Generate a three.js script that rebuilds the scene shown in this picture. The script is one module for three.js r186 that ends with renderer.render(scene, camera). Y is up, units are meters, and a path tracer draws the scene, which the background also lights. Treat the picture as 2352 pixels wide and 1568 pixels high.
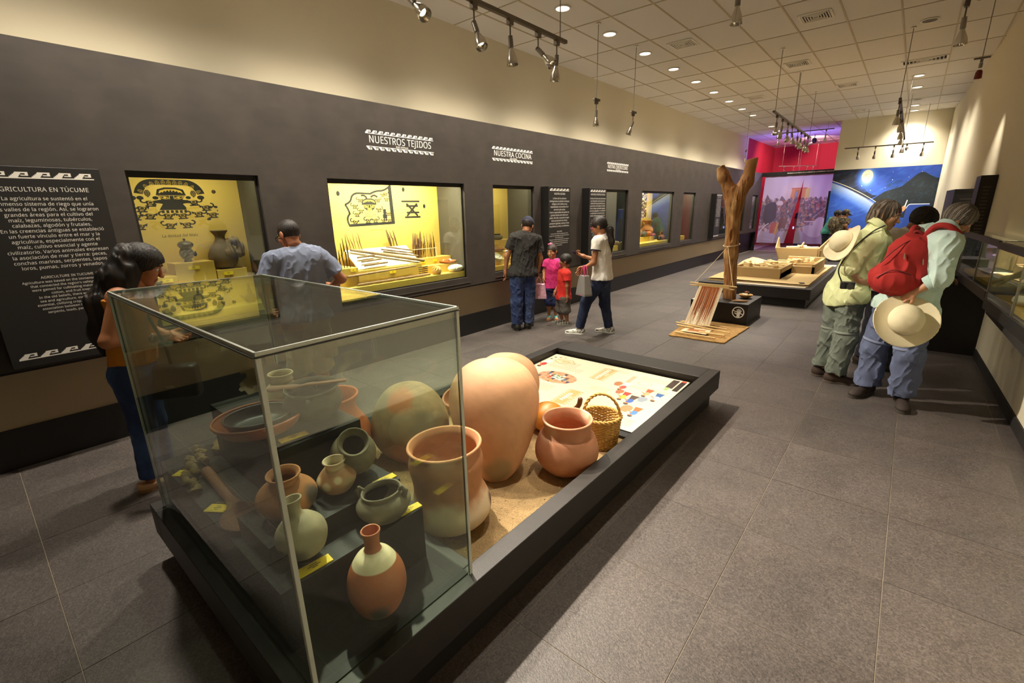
import * as THREE from 'three';
import { mergeGeometries, toCreasedNormals } from 'three/addons/utils/BufferGeometryUtils.js';
import { RoundedBoxGeometry } from 'three/addons/geometries/RoundedBoxGeometry.js';
import { RectAreaLightUniformsLib } from 'three/addons/lights/RectAreaLightUniformsLib.js';

// ---------------------------------------------------------------- camera, light, exposure
const scene = new THREE.Scene();
const W = 2352, H = 1568, D2R = Math.PI / 180;
const camera = new THREE.PerspectiveCamera(72.89, W / H, 0.05, 100);
camera.position.set(0, 1.72, 0);
camera.rotation.set(-15.9 * D2R, 40.2 * D2R, -1.187 * D2R, 'YXZ');
scene.add(camera);
scene.background = new THREE.Color(0x000000);
const renderer = new THREE.WebGLRenderer({ antialias: true });
renderer.toneMapping = THREE.LinearToneMapping;
renderer.toneMappingExposure = 1.22;
renderer.shadowMap.enabled = true;
RectAreaLightUniformsLib.init();
const WARM = 0xfff4e0, WARM2 = 0xfff1dc, VIOLET = 0x9486ff;
const LUX = {                        // light of each kind of lamp (candela, or nits for tubes)
  down: 22, track: 30, cove: 6.2, niche: [32, 200, 36, 7, 75, 70, 16, 14, 18], violet: 60, wallspot: 7, moon: 6,
};
const CEIL = 4.15, XP = -4.55, XL = -5.2;   // ceiling height, display wall face, room wall behind it
const xRight = (z) => 0.43 + (z + 18.2) * 0.0335;   // the right wall runs a little askew

// ---------------------------------------------------------------- helpers
let seed = 7;
function rnd() { seed = (seed + 0x6D2B79F5) | 0; let t = Math.imul(seed ^ (seed >>> 15), 1 | seed); t = (t + Math.imul(t ^ (t >>> 7), 61 | t)) ^ t; return ((t ^ (t >>> 14)) >>> 0) / 4294967296; }
const rr = (a, b) => a + (b - a) * rnd();
const clamp = (x, a = 0, b = 1) => Math.min(b, Math.max(a, x));
const sstep = (a, b, x) => { const t = clamp((x - a) / (b - a)); return t * t * (3 - 2 * t); };
const lerp = (a, b, t) => a + (b - a) * t;
const V = (x, y, z) => new THREE.Vector3(x, y, z);
function hash(i, j, k) { let h = (i * 374761393 + j * 668265263 + k * 2147483647) | 0; h = Math.imul(h ^ (h >>> 13), 1274126177); return ((h ^ (h >>> 16)) >>> 0) / 4294967296; }
function noise(x, y, z = 0) {
  const i = Math.floor(x), j = Math.floor(y), k = Math.floor(z); x -= i; y -= j; z -= k;
  const u = x * x * (3 - 2 * x), v = y * y * (3 - 2 * y), w = z * z * (3 - 2 * z);
  const n = (a, b, c) => hash(i + a, j + b, k + c);
  return lerp(lerp(lerp(n(0, 0, 0), n(1, 0, 0), u), lerp(n(0, 1, 0), n(1, 1, 0), u), v), lerp(lerp(n(0, 0, 1), n(1, 0, 1), u), lerp(n(0, 1, 1), n(1, 1, 1), u), v), w);
}
function fbm(x, y, z = 0, o = 4) { let s = 0, a = 0.5; for (let i = 0; i < o; i++) { s += a * noise(x, y, z); x *= 2.03; y *= 2.03; z *= 2.03; a *= 0.5; } return s / (1 - 2 * a); }
const used = {};
function numbered(n) { used[n] = (used[n] ?? -1) + 1; return used[n] ? n + '_' + String(used[n]).padStart(3, '0') : n; }
function tag(o, label, category, group) { o.userData = { label, category }; if (group) o.userData.group = group; return o; }
function thing(name, label, category, pos = [0, 0, 0], turn = 0, group) {
  const o = new THREE.Group(); o.name = numbered(name); o.position.set(...pos); o.rotation.y = turn; scene.add(o);
  return tag(o, label, category, group);
}
function mesh(name, geo, mat, parent = scene) {
  const g = Array.isArray(geo) ? mergeG(geo) : geo;
  const m = new THREE.Mesh(g, mat); m.name = parent === scene ? numbered(name) : name; m.castShadow = m.receiveShadow = true; parent.add(m); return m;
}
function single(name, label, category, geo, mat, pos = [0, 0, 0], turn = 0, group) { const m = mesh(name, geo, mat); m.position.set(...pos); m.rotation.y = turn; return tag(m, label, category, group); }
function struct(name, geo, mat, parent = scene) { const m = mesh(name, geo, mat, parent); m.userData.kind = 'structure'; return m; }
function structGroup(name) { const o = new THREE.Group(); o.name = name; o.userData.kind = 'structure'; scene.add(o); return o; }
function dup(root, label, pos, turn, group) {
  const r = root.clone(); r.name = numbered(root.name.replace(/_\d{3}$/, '')); r.userData = { ...root.userData, label }; if (group) r.userData.group = group;
  if (pos) r.position.set(...pos); if (turn !== undefined) r.rotation.y = turn; scene.add(r); return r;
}
function mergeG(list) {
  const attrs = ['position', 'normal', 'uv'], col = list.some((g) => g.attributes.color);
  return mergeGeometries(list.map((g) => {
    g = g.index ? g.toNonIndexed() : g.clone();
    for (const k of Object.keys(g.attributes)) if (!attrs.includes(k) && !(col && k === 'color')) g.deleteAttribute(k);
    const n = g.attributes.position.count;
    if (!g.attributes.uv) g.setAttribute('uv', new THREE.BufferAttribute(new Float32Array(n * 2), 2));
    if (col && !g.attributes.color) g.setAttribute('color', new THREE.BufferAttribute(new Float32Array(n * 3).fill(1), 3));
    return g;
  }));
}
function box(w, h, d, x = 0, y = 0, z = 0) { return metres(new THREE.BoxGeometry(w, h, d).translate(x, y, z)); }      // centred at x, y, z
function rbox(w, h, d, r, x = 0, y = 0, z = 0, s = 2) { return metres(new RoundedBoxGeometry(w, h, d, s, Math.min(r, w / 2.01, h / 2.01, d / 2.01)).translate(x, y, z)); }
function span(x0, x1, y0, y1, z0, z1, r = 0) { const a = [x1 - x0, y1 - y0, z1 - z0], c = [(x0 + x1) / 2, (y0 + y1) / 2, (z0 + z1) / 2]; return r ? rbox(...a, r, ...c) : box(...a, ...c); }
function metres(g) {   // uv in metres by the way each face points
  const p = g.attributes.position, n = g.attributes.normal, uv = g.attributes.uv;
  for (let i = 0; i < p.count; i++) {
    const ax = Math.abs(n.getX(i)), ay = Math.abs(n.getY(i)), az = Math.abs(n.getZ(i));
    if (ay >= ax && ay >= az) uv.setXY(i, p.getX(i), p.getZ(i)); else if (ax >= az) uv.setXY(i, p.getZ(i), p.getY(i)); else uv.setXY(i, p.getX(i), p.getY(i));
  }
  return g;
}
function cyl(r0, r1, h, x = 0, y = 0, z = 0, seg = 20) { return new THREE.CylinderGeometry(r1, r0, h, seg).translate(x, y, z); }
function tube(pts, r, seg = 24, rad = 8, closed = false) { return new THREE.TubeGeometry(new THREE.CatmullRomCurve3(pts.map((p) => V(...p)), closed), seg, r, rad, closed); }
function rod(a, b, r0, r1 = r0, seg = 8) { const A = V(...a), B = V(...b), d = B.clone().sub(A), g = new THREE.CylinderGeometry(r1, r0, d.length(), seg); g.applyQuaternion(new THREE.Quaternion().setFromUnitVectors(V(0, 1, 0), d.clone().normalize())); return g.translate(...A.add(B).multiplyScalar(0.5).toArray()); }
function lathe(prof, seg = 48, steps = 0) {   // prof: [r, y] outline, smoothed when steps > 0
  let pts = prof.map((p) => new THREE.Vector2(p[0], p[1]));
  if (steps) pts = new THREE.SplineCurve(pts).getPoints(steps).map((p) => new THREE.Vector2(Math.max(p.x, 0), p.y));
  return new THREE.LatheGeometry(pts, seg);
}
function sphere(r, x = 0, y = 0, z = 0, a = 18, b = 12) { return new THREE.SphereGeometry(r, a, b).translate(x, y, z); }
function paint(g, fn) {   // vertex colours from a function of the place on the thing
  const p = g.attributes.position, c = new Float32Array(p.count * 3), k = new THREE.Color();
  for (let i = 0; i < p.count; i++) { fn(k, p.getX(i), p.getY(i), p.getZ(i), i); c[i * 3] = k.r; c[i * 3 + 1] = k.g; c[i * 3 + 2] = k.b; }
  g.setAttribute('color', new THREE.BufferAttribute(c, 3)); return g;
}
const C = (h) => new THREE.Color(h);
function std(color, roughness = 0.7, extra = {}) { return new THREE.MeshStandardMaterial({ color, roughness, ...extra }); }
function dataTex(n, fn, srgb = true, rep = 1) {
  const d = new Uint8Array(n * n * 4);
  for (let j = 0; j < n; j++) for (let i = 0; i < n; i++) { const c = fn(i / n, j / n, i, j), o = (j * n + i) * 4; for (let k = 0; k < 3; k++) d[o + k] = clamp(Array.isArray(c) ? c[k] : c) * 255; d[o + 3] = 255; }
  const t = new THREE.DataTexture(d, n, n); t.wrapS = t.wrapT = THREE.RepeatWrapping; t.magFilter = THREE.LinearFilter; t.minFilter = THREE.LinearMipmapLinearFilter; t.generateMipmaps = true;
  if (srgb) t.colorSpace = THREE.SRGBColorSpace; t.repeat.set(rep, rep); t.needsUpdate = true; return t;
}
const per = (f, u, v, n) => lerp(lerp(f(u * n, v * n), f((u - 1) * n, v * n), u), lerp(f(u * n, (v - 1) * n), f((u - 1) * n, (v - 1) * n), u), v);   // tiles without a seam
function canvasTex(w, h, draw) {
  const c = document.createElement('canvas'); c.width = w; c.height = h; const x = c.getContext('2d'); draw(x, w, h);
  const t = new THREE.CanvasTexture(c); t.colorSpace = THREE.SRGBColorSpace; t.anisotropy = 8; return t;
}
function plate(w, h, mat) { const g = new THREE.PlaneGeometry(w, h); return g; }
const q3 = (n) => (((n * 7919) % 997) / 997);

// ---------------------------------------------------------------- signed distance modelling (people, cloth, driftwood)
function smin(a, b, k) { const h = Math.max(k - Math.abs(a - b), 0) / k; return Math.min(a, b) - h * h * k * 0.25; }
function capsule(a, b, ra, rb) {
  const bx = b[0] - a[0], by = b[1] - a[1], bz = b[2] - a[2], l2 = bx * bx + by * by + bz * bz || 1e-9;
  return (x, y, z) => { const px = x - a[0], py = y - a[1], pz = z - a[2], t = clamp((px * bx + py * by + pz * bz) / l2), dx = px - bx * t, dy = py - by * t, dz = pz - bz * t; return Math.sqrt(dx * dx + dy * dy + dz * dz) - ra - (rb - ra) * t; };
}
function ell(c, r) { return (x, y, z) => { const px = (x - c[0]) / r[0], py = (y - c[1]) / r[1], pz = (z - c[2]) / r[2], k0 = Math.sqrt(px * px + py * py + pz * pz), qx = px / r[0], qy = py / r[1], qz = pz / r[2], k1 = Math.sqrt(qx * qx + qy * qy + qz * qz) || 1e-6; return k0 * (k0 - 1) / k1; }; }
function blend(list, k) { return (x, y, z) => { let d = list[0](x, y, z); for (let i = 1; i < list.length; i++) d = smin(d, list[i](x, y, z), k); return d; }; }
function nets(f, lo, hi, h) {   // surface nets
  const nx = Math.ceil((hi[0] - lo[0]) / h) + 1, ny = Math.ceil((hi[1] - lo[1]) / h) + 1, nz = Math.ceil((hi[2] - lo[2]) / h) + 1, g = new Float32Array(nx * ny * nz);
  for (let k = 0, o = 0; k < nz; k++) for (let j = 0; j < ny; j++) for (let i = 0; i < nx; i++, o++) {
    if (i && g[o - 1] > 3 * h && !(i % 2 === 0)) { g[o] = g[o - 1] - h; continue; }   // far outside: no need to look closely
    g[o] = f(lo[0] + i * h, lo[1] + j * h, lo[2] + k * h);
  }
  const idx = new Int32Array(nx * ny * nz).fill(-1), pos = [], tri = [], sx = 1, sy = nx, sz = nx * ny, off = [0, sx, sy, sx + sy, sz, sz + sx, sz + sy, sz + sx + sy];
  const E = [[0, 1], [2, 3], [4, 5], [6, 7], [0, 2], [1, 3], [4, 6], [5, 7], [0, 4], [1, 5], [2, 6], [3, 7]];
  for (let k = 0; k < nz - 1; k++) for (let j = 0; j < ny - 1; j++) for (let i = 0; i < nx - 1; i++) {
    const o = i + j * sy + k * sz; let m = 0; for (let c = 0; c < 8; c++) if (g[o + off[c]] < 0) m |= 1 << c;
    if (m === 0 || m === 255) continue;
    let x = 0, y = 0, z = 0, n = 0;
    for (const [a, b] of E) { const va = g[o + off[a]], vb = g[o + off[b]]; if ((va < 0) === (vb < 0)) continue; const t = va / (va - vb); x += lerp(a & 1, b & 1, t); y += lerp((a >> 1) & 1, (b >> 1) & 1, t); z += lerp((a >> 2) & 1, (b >> 2) & 1, t); n++; }
    idx[o] = pos.length / 3; pos.push(lo[0] + (i + x / n) * h, lo[1] + (j + y / n) * h, lo[2] + (k + z / n) * h);
  }
  const quad = (a, b, c, d, flip) => { if (a < 0 || b < 0 || c < 0 || d < 0) return; if (flip) tri.push(a, b, c, a, c, d); else tri.push(a, c, b, a, d, c); };
  for (let k = 1; k < nz - 1; k++) for (let j = 1; j < ny - 1; j++) for (let i = 1; i < nx - 1; i++) {
    const o = i + j * sy + k * sz, s = g[o] < 0;
    if (s !== g[o + sx] < 0) quad(idx[o - sy - sz], idx[o - sz], idx[o], idx[o - sy], s);
    if (s !== g[o + sy] < 0) quad(idx[o - sx - sz], idx[o - sx], idx[o], idx[o - sz], s);
    if (s !== g[o + sz] < 0) quad(idx[o - sx - sy], idx[o - sy], idx[o], idx[o - sx], s);
  }
  const P = new Float32Array(pos), N = new Float32Array(pos.length), e = h * 0.5;
  for (let i = 0; i < P.length; i += 3) {
    const x = P[i], y = P[i + 1], z = P[i + 2], a = f(x + e, y, z) - f(x - e, y, z), b = f(x, y + e, z) - f(x, y - e, z), c = f(x, y, z + e) - f(x, y, z - e), l = Math.hypot(a, b, c) || 1;
    N[i] = a / l; N[i + 1] = b / l; N[i + 2] = c / l;
  }
  const geo = new THREE.BufferGeometry();
  geo.setAttribute('position', new THREE.BufferAttribute(P, 3)); geo.setAttribute('normal', new THREE.BufferAttribute(N, 3));
  geo.setAttribute('uv', new THREE.BufferAttribute(new Float32Array(P.length / 3 * 2), 2)); geo.setIndex(tri); return geo;
}
// ---------------------------------------------------------------- surfaces
const grain = dataTex(256, (u, v) => 0.5 + 0.5 * (per((a, b) => fbm(a, b, 3, 4), u, v, 24) - 0.5) + 0.3 * (hash((u * 256) | 0, (v * 256) | 0, 9) - 0.5), false);
const stoneMap = dataTex(512, (u, v, i, j) => {
  const big = per((a, b) => fbm(a, b, 1, 4), u, v, 5), fine = 0.5 * hash(i, j, 2) + 0.8 * hash(i >> 1, j >> 1, 6) + 0.7 * hash(i >> 2, j >> 2, 7) - 1.0, brush = per((a, b) => noise(a * 0.35 + b * 1.2, b * 5 - a * 2.2, 5), u, v, 60) - 0.5;
  const k = 0.80 + 0.24 * (big - 0.5) + 0.26 * fine + 0.16 * brush, w = per((a, b) => fbm(a, b, 8, 3), u, v, 4);
  return [k * lerp(0.98, 1, w), k * lerp(0.97, 0.95, w), k * lerp(0.98, 0.92, w)];
});
const stoneBump = dataTex(512, (u, v, i, j) => 0.5 + 0.35 * (hash(i >> 1, j >> 1, 4) - 0.5) + 0.4 * (per((a, b) => noise(a * 0.35 + b * 1.2, b * 5 - a * 2.2, 5), u, v, 60) - 0.5), false);
const M = {};
M.tile = [0.96, 1.0, 1.05, 0.9].map((k) => std(new THREE.Color(0.135 * k, 0.121 * k, 0.113 * k), 0.5, { map: stoneMap, bumpMap: stoneBump, bumpScale: 0.0012, roughnessMap: null }));
M.grout = std(0x8f8472, 0.9);
const plaster = dataTex(256, (u, v) => 0.5 + 0.5 * (per((a, b) => fbm(a, b, 6, 4), u, v, 12) - 0.5), false);
M.cream = std(0xddd5bd, 0.85, { bumpMap: plaster, bumpScale: 0.003 });
M.creamLow = std(0xa8987e, 0.75, { bumpMap: plaster, bumpScale: 0.003 });
M.red = std(0xb52a3c, 0.8, { bumpMap: plaster, bumpScale: 0.003 });
const blackMap = dataTex(512, (u, v) => { const a = per((p, q) => fbm(p, q, 2, 5), u, v, 6), b = per((p, q) => fbm(p * 0.6, q * 2.4, 4, 3), u, v, 10); return 0.8 + 0.34 * (a - 0.5) + 0.12 * (b - 0.5); });
M.panel = std(0x4b433d, 0.62, { map: blackMap, bumpMap: plaster, bumpScale: 0.002 });
M.black = std(0x1b1918, 0.5, { map: blackMap });
M.blackMatt = std(0x26221f, 0.75, { map: blackMap });
M.rim = std(0x2d2926, 0.5, { map: blackMap, bumpMap: grain, bumpScale: 0.0006 });
M.ceil = [1, 0.965].map((k) => std(new THREE.Color(0.74 * k, 0.712 * k, 0.665 * k), 0.9, { bumpMap: grain, bumpScale: 0.0015 }));
M.grid = std(0xbfb398, 0.6);
M.white = std(0xe9e4d8, 0.6);
M.metal = std(0x8f8a82, 0.32, { metalness: 0.85 });
M.bronze = std(0x6f675a, 0.45, { metalness: 0.5 });
M.chrome = std(0xd8d4cc, 0.16, { metalness: 1 });
M.glow = std(0xffffff, 0.5, { emissive: 0xfff0d4, emissiveIntensity: 3.2 });
M.glowDim = std(0xffffff, 0.5, { emissive: 0xffe2b0, emissiveIntensity: 1.2 });
M.glass = new THREE.MeshPhysicalMaterial({ color: 0xf4faf4, roughness: 0.01, transmission: 1, thickness: 0, ior: 1.5 });
M.glassEdge2 = new THREE.MeshPhysicalMaterial({ color: 0xa9bdb0, roughness: 0.25, transmission: 0.35, thickness: 0, ior: 1.5 });
M.acrylic = new THREE.MeshPhysicalMaterial({ color: 0xffffff, roughness: 0.03, transmission: 1, thickness: 0, ior: 1.45 });
M.yellow = std(0xe2bf5a, 0.75, { bumpMap: plaster, bumpScale: 0.001 });
M.yellowLabel = std(0xf2d21c, 0.6);
M.clay = std(0xffffff, 0.72, { vertexColors: true, bumpMap: grain, bumpScale: 0.0006 });
M.clayShiny = std(0xffffff, 0.35, { vertexColors: true });
M.vc = std(0xffffff, 0.8, { vertexColors: true });
M.wood = std(0xffffff, 0.7, { vertexColors: true });
M.straw = std(0xc9a155, 0.75); M.strawDark = std(0xa67c38, 0.8);
M.cord = std(0xd8c49a, 0.9);
const sandMap = dataTex(512, (u, v, i, j) => { const b = per((p, q) => fbm(p, q, 1, 4), u, v, 8), s = hash(i >> 1, j >> 1, 3); const k = 0.78 + 0.3 * (b - 0.5) + 0.16 * (s - 0.5) - (s > 0.965 ? 0.2 : 0); return [k * 0.84, k * 0.705, k * 0.49]; });
const sandBump = dataTex(512, (u, v, i, j) => 0.5 + 0.5 * (per((p, q) => fbm(p, q, 1, 5), u, v, 16) - 0.5) + 0.3 * (hash(i >> 1, j >> 1, 5) - 0.5), false);
M.sand = std(0xffffff, 0.95, { map: sandMap, bumpMap: sandBump, bumpScale: 0.01 });
M.adobe = std(0xc2a673, 0.9, { bumpMap: sandBump, bumpScale: 0.006 });
M.adobeDark = std(0xa98f62, 0.92, { bumpMap: sandBump, bumpScale: 0.006 });
// ---------------------------------------------------------------- floor of stone tiles
{
  const floor = struct('floor', span(-5.6, 1.9, -0.2, -0.0025, -26.5, 3.2), M.grout);
  const px = 0.6, pz = 0.627, gap = 0.0028, geos = [];
  for (let v = 0; v < 6; v++) {
    const g = rbox(px - gap, 0.02, pz - gap, 0.0014, 0, -0.01, 0, 1), uv = g.attributes.uv, ox = rnd(), oz = rnd();
    for (let i = 0; i < uv.count; i++) uv.setXY(i, uv.getX(i) + ox, uv.getY(i) + oz);
    geos.push(g);
  }
  const all = [], inv = camera.matrixWorldInverse; camera.updateMatrixWorld(); camera.updateProjectionMatrix();
  for (let i = -9; i < 4; i++) for (let j = -39; j < 8; j++) {
    const x = -0.43 + px * (i + 0.5), z = -1.845 + pz * (j + 0.5);
    if (x < XP - 0.35 || x > 1.6 || z < -26 || z > 3) continue;
    const p = V(x, 0, z).project(camera), seen = Math.abs(p.x) < 1.08 && Math.abs(p.y) < 1.12 && p.z < 1;
    all.push({ x, z, d: (seen ? 0 : 100) + Math.hypot(x, z) });
  }
  all.sort((a, b) => a.d - b.d);
  const rest = [];
  all.forEach((t, n) => {
    const g = geos[n % 6], m = M.tile[Math.floor(rnd() * 4)];
    if (n < 300) { const k = mesh('tile', g, m, floor); k.position.set(t.x, rr(-0.0004, 0.0004), t.z); } else rest.push(g.clone().translate(t.x, 0, t.z));
  });
  const far = mesh('tile', rest, M.tile[0], floor); far.userData.kind = 'stuff';
}
// ---------------------------------------------------------------- ceiling of grid panels
{
  const ceil = struct('ceiling', span(-5.6, 1.9, CEIL + 0.03, CEIL + 0.2, -26.5, 3.2), M.white);
  const px = 0.59, pz = 1.22, x0 = -0.535, z0 = -8.73, geos = [0, 1].map(() => rbox(px - 0.014, 0.022, pz - 0.014, 0.003, 0, 0, 0, 1));
  for (let i = -8; i < 3; i++) for (let j = -15; j < 10; j++) {
    const x = x0 + px * (i + 0.5), z = z0 + pz * (j + 0.5); if (z < -26 || z > 2.8 || x > 1.2) continue;
    const k = mesh('ceiling_tile', geos[0], M.ceil[Math.floor(rnd() * 2)], ceil); k.position.set(x, CEIL + 0.013, z);
    if (Math.abs(x + 4.37) < 0.2 && Math.abs(z + 11.8) < 0.62) { k.rotation.z = 0.055; k.position.y += 0.012; }   // the tile that has slipped
  }
  for (let i = -8; i <= 3; i++) mesh('grid_bar', box(0.02, 0.012, 29, x0 + px * i, CEIL, -11.6), M.grid, ceil);
  for (let j = -15; j <= 10; j++) mesh('grid_bar', box(6.6, 0.009, 0.015, -2, CEIL, z0 + pz * j), M.grid, ceil);
}
// ---------------------------------------------------------------- walls
struct('wall_left', span(XL - 0.2, XL, 0, CEIL + 0.1, -20.28, 3.2), M.cream);
struct('wall_left_red', span(XL - 0.2, XL, 0, CEIL + 0.1, -26.5, -20.28), M.red);
struct('wall_far', span(-5.6, -1.9, 0, CEIL + 0.1, -24.9, -24.7), M.red);
struct('wall_near', span(-5.6, 1.9, 0, CEIL + 0.1, 3.0, 3.2), M.cream);
{ // right wall, a little askew
  const s = new THREE.Shape([[0, 0], [0.25, 0], [0.25, CEIL + 0.1], [0, CEIL + 0.1]].map((p) => new THREE.Vector2(...p)));
  const L = 21.6, g = metres(box(0.25, CEIL + 0.1, L, 0.125, (CEIL + 0.1) / 2, 0)); const m = struct('wall_right', g, M.cream);
  m.rotation.y = Math.atan(0.0335); m.position.set(xRight(-7.6), 0, -7.6);
  const base = struct('baseboard_right', span(-0.012, 0, 0, 0.1, -5.0, 10), M.blackMatt); base.rotation.y = m.rotation.y; base.position.set(xRight(-2.2) , 0, -2.2);
}
struct('wall_back', span(-2.12, 0.62, 0, CEIL + 0.1, -18.62, -18.42), M.cream);
struct('wall_corridor', span(-2.12, -2.0, 0, CEIL + 0.1, -24.7, -18.62), M.red);
// the long display wall: a black front with openings, closed towards the room wall
const NICHE = [[-0.96, -1.91], [-2.57, -4.48], [-5.04, -5.99], [-8.23, -9.19], [-9.85, -11.65], [-12.27, -13.16], [-15.42, -16.4], [-16.95, -18.17], [-19.06, -19.82]];
const WY0 = 0.84, WY1 = 2.06;
{
  const s = new THREE.Shape(); s.moveTo(-3, 0.72); s.lineTo(20.1, 0.72); s.lineTo(20.1, 2.84); s.lineTo(-3, 2.84); s.closePath();
  for (const [a, b] of NICHE) { const h = new THREE.Path(); h.moveTo(-a, WY0); h.lineTo(-b, WY0); h.lineTo(-b, WY1); h.lineTo(-a, WY1); h.closePath(); s.holes.push(h); }
  const g = new THREE.ExtrudeGeometry(s, { depth: 0.05, bevelEnabled: false }); g.rotateY(Math.PI / 2); g.translate(XP - 0.05, 0, 0); metres(g);
  const wall = struct('wall_display', g, M.panel);
  mesh('soffit', span(XL, XP - 0.02, 0.70, 0.72, -20.1, 3), M.blackMatt, wall);
  mesh('ledge', span(XL + 0.2, XP - 0.001, 2.80, 2.84, -20.1, 3), M.panel, wall);
  mesh('end_panel', span(XL, XP, 0, 2.84, -20.16, -20.1), M.black, wall);
  struct('wall_plinth', span(XL, XP - 0.1, 0.29, 0.71, -16.9, 3), M.creamLow);
  struct('baseboard_left', span(XL, XP - 0.085, 0, 0.295, -16.9, 3), M.black);
  struct('baseboard_left_far', span(XL, XP - 0.14, 0, 0.71, -20.1, -16.9), M.black);
}
// window niches: dark lining, yellow back board, black frame, pane
const sideMat = std(0x4a4538, 0.7, { bumpMap: plaster, bumpScale: 0.002 }), headMat = std(0x14110f, 0.6);
const NB = -5.12;     // face of the back board
const DARKBACK = [3, 5, 6, 7, 8];
NICHE.forEach(([a, b], n) => {
  const w = structGroup('window_' + (n + 1)), za = a + 0.03, zb = b - 0.03;
  mesh('back_panel', span(NB - 0.03, NB, 0.76, 2.22, zb, za), DARKBACK.includes(n) ? sideMat : M.yellow, w);
  for (const [p, q] of [[za, za + 0.02], [zb - 0.02, zb]]) mesh('side_panel', span(NB - 0.03, XP - 0.05, 0.76, 2.22, p, q), sideMat, w);
  mesh('top_panel', span(NB - 0.03, XP - 0.05, 2.2, 2.22, zb, za), headMat, w);
  mesh('floor_panel', span(NB, XP - 0.05, 0.76, 0.835, zb, za), M.black, w);
  mesh('glass_pane', span(XP - 0.058, XP - 0.05, WY0 - 0.02, WY1 + 0.02, b - 0.015, a + 0.015), M.glass, w);
  mesh('header', span(XP - 0.056, XP - 0.046, WY1 - 0.045, WY1, b, a), headMat, w);
  mesh('frame', [span(XP - 0.046, XP - 0.036, WY0, WY0 + 0.014, b, a), span(XP - 0.046, XP - 0.036, WY0, WY1, b, b + 0.022), span(XP - 0.046, XP - 0.036, WY0, WY1, a - 0.022, a)], M.black, w);
  mesh('sill_edge', span(XP, XP + 0.006, WY0 - 0.075, WY0 - 0.069, b - 0.04, a), M.metal, w);
  // the strip lamp behind the header
  const len = (a - b) * 0.8, strip = mesh('strip_lamp', span(XP - 0.2, XP - 0.14, 2.17, 2.195, (a + b) / 2 - len / 2, (a + b) / 2 + len / 2), M.glowDim, w);
  const l = new THREE.RectAreaLight(WARM, LUX.niche[n], len, 0.06); l.position.set(XP - 0.17, 2.165, (a + b) / 2); w.add(l);
  l.lookAt(XP - 0.34, 1.2, (a + b) / 2);
});
// hidden tubes on top of the display wall wash the cream wall above it
for (let k = 0; k < 11; k++) {
  const z = 1.0 - k * 1.95;
  single('cove_lamp', 'hidden tube lamp on top of the black display wall', 'lamp', [box(0.04, 0.03, 1.25)], M.glowDim, [XP - 0.32, 2.87, z], 0, 'tube lamps above the display wall');
  const l = new THREE.RectAreaLight(WARM2, LUX.cove, 1.25, 0.05); l.position.set(XP - 0.34, 2.9, z); scene.add(l); l.lookAt(XL, 3.2, z);
}
// ---------------------------------------------------------------- ceiling downlights
const discG = cyl(0.085, 0.085, 0.008, 0, 0, 0, 28), ringG = lathe([[0.086, 0.004], [0.105, 0.004], [0.108, -0.004], [0.1, -0.012], [0.086, -0.008]], 28);
function downlight(x, z, label, group, on = true) {
  const t = thing('downlight', label, 'ceiling light', [x, CEIL - 0.004, z], 0, group);
  mesh('trim_ring', ringG, M.white, t); mesh('diffuser', discG, on ? M.glow : std(0x6d6454, 0.6), t);
  if (!on) return;
  const l = new THREE.SpotLight(WARM, LUX.down, 0, 1.12, 0.9, 2); l.position.set(0, -0.03, 0); l.target.position.set(0, -4, 0); l.castShadow = true; l.shadow.radius = 4; t.add(l, l.target);
}
const ORD = ['nearest', 'second', 'third', 'fourth', 'fifth', 'sixth', 'seventh', 'eighth', 'ninth', 'tenth', 'farthest'];
[-5.62, -6.84, -8.04, -9.26, -10.47, -11.68, -12.91, -14.16, -15.35, -17.9, -19.15].forEach((z, i) => downlight(-3.8 - Math.max(0, -z - 10) * 0.02, z, ORD[i] + ' glowing round downlight in the long row along the left of the ceiling'));
for (const z of [-0.74, -1.96, -3.18, -4.4]) downlight(-3.8, z, 'lit downlight of the left row, nearer than the picture shows', 'left row downlights out of view');
[[-13.23, 'nearest lit'], [-14.49, 'second lit'], [-17.07, 'third lit'], [-18.0, 'farthest lit']].forEach(([z, w]) => downlight(-0.35 - (-z - 13) * 0.015, z, w + ' round downlight in the short row at the right of the ceiling'));
downlight(-0.25, -9.47, 'unlit round downlight near the dark right corner of the ceiling', undefined, false);
downlight(-0.36, -16.1, 'unlit round downlight among the lit ones at the right', undefined, false);
// ---------------------------------------------------------------- air vents
function vent(x, z, w, d, label, straight) {
  const t = thing('air_vent', label, 'vent', [x, CEIL - 0.006, z]);
  mesh('frame', [box(w, 0.012, 0.03, 0, 0, d / 2), box(w, 0.012, 0.03, 0, 0, -d / 2), box(0.03, 0.012, d, w / 2), box(0.03, 0.012, d, -w / 2)], M.white, t);
  mesh('backing', box(w, 0.004, d, 0, 0.006, 0), std(0x1f1b16, 0.9), t);
  if (straight) { for (let i = 0; i < 19; i++) mesh('slat', box(0.012, 0.012, d - 0.04, -w / 2 + 0.03 + i * (w - 0.06) / 18), M.white, t); return; }
  for (let k = 1; k < 6; k++) { const f = k / 6, W = w * (1 - f), D = d * (1 - f); const s = 0.012; mesh('slat', [box(W, 0.014, s, 0, -0.004, D / 2), box(W, 0.014, s, 0, -0.004, -D / 2), box(s, 0.014, D, W / 2, -0.004), box(s, 0.014, D, -W / 2, -0.004)], M.white, t); }
}
vent(-1.43, -8.19, 0.36, 0.36, 'square louvred air vent nearest the camera, right of the middle');
vent(-3.17, -8.03, 0.36, 0.36, 'square louvred air vent just right of the downlight row');
vent(-2.03, -10.54, 0.36, 0.36, 'square louvred air vent above the long hanging spotlight rail');
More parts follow.
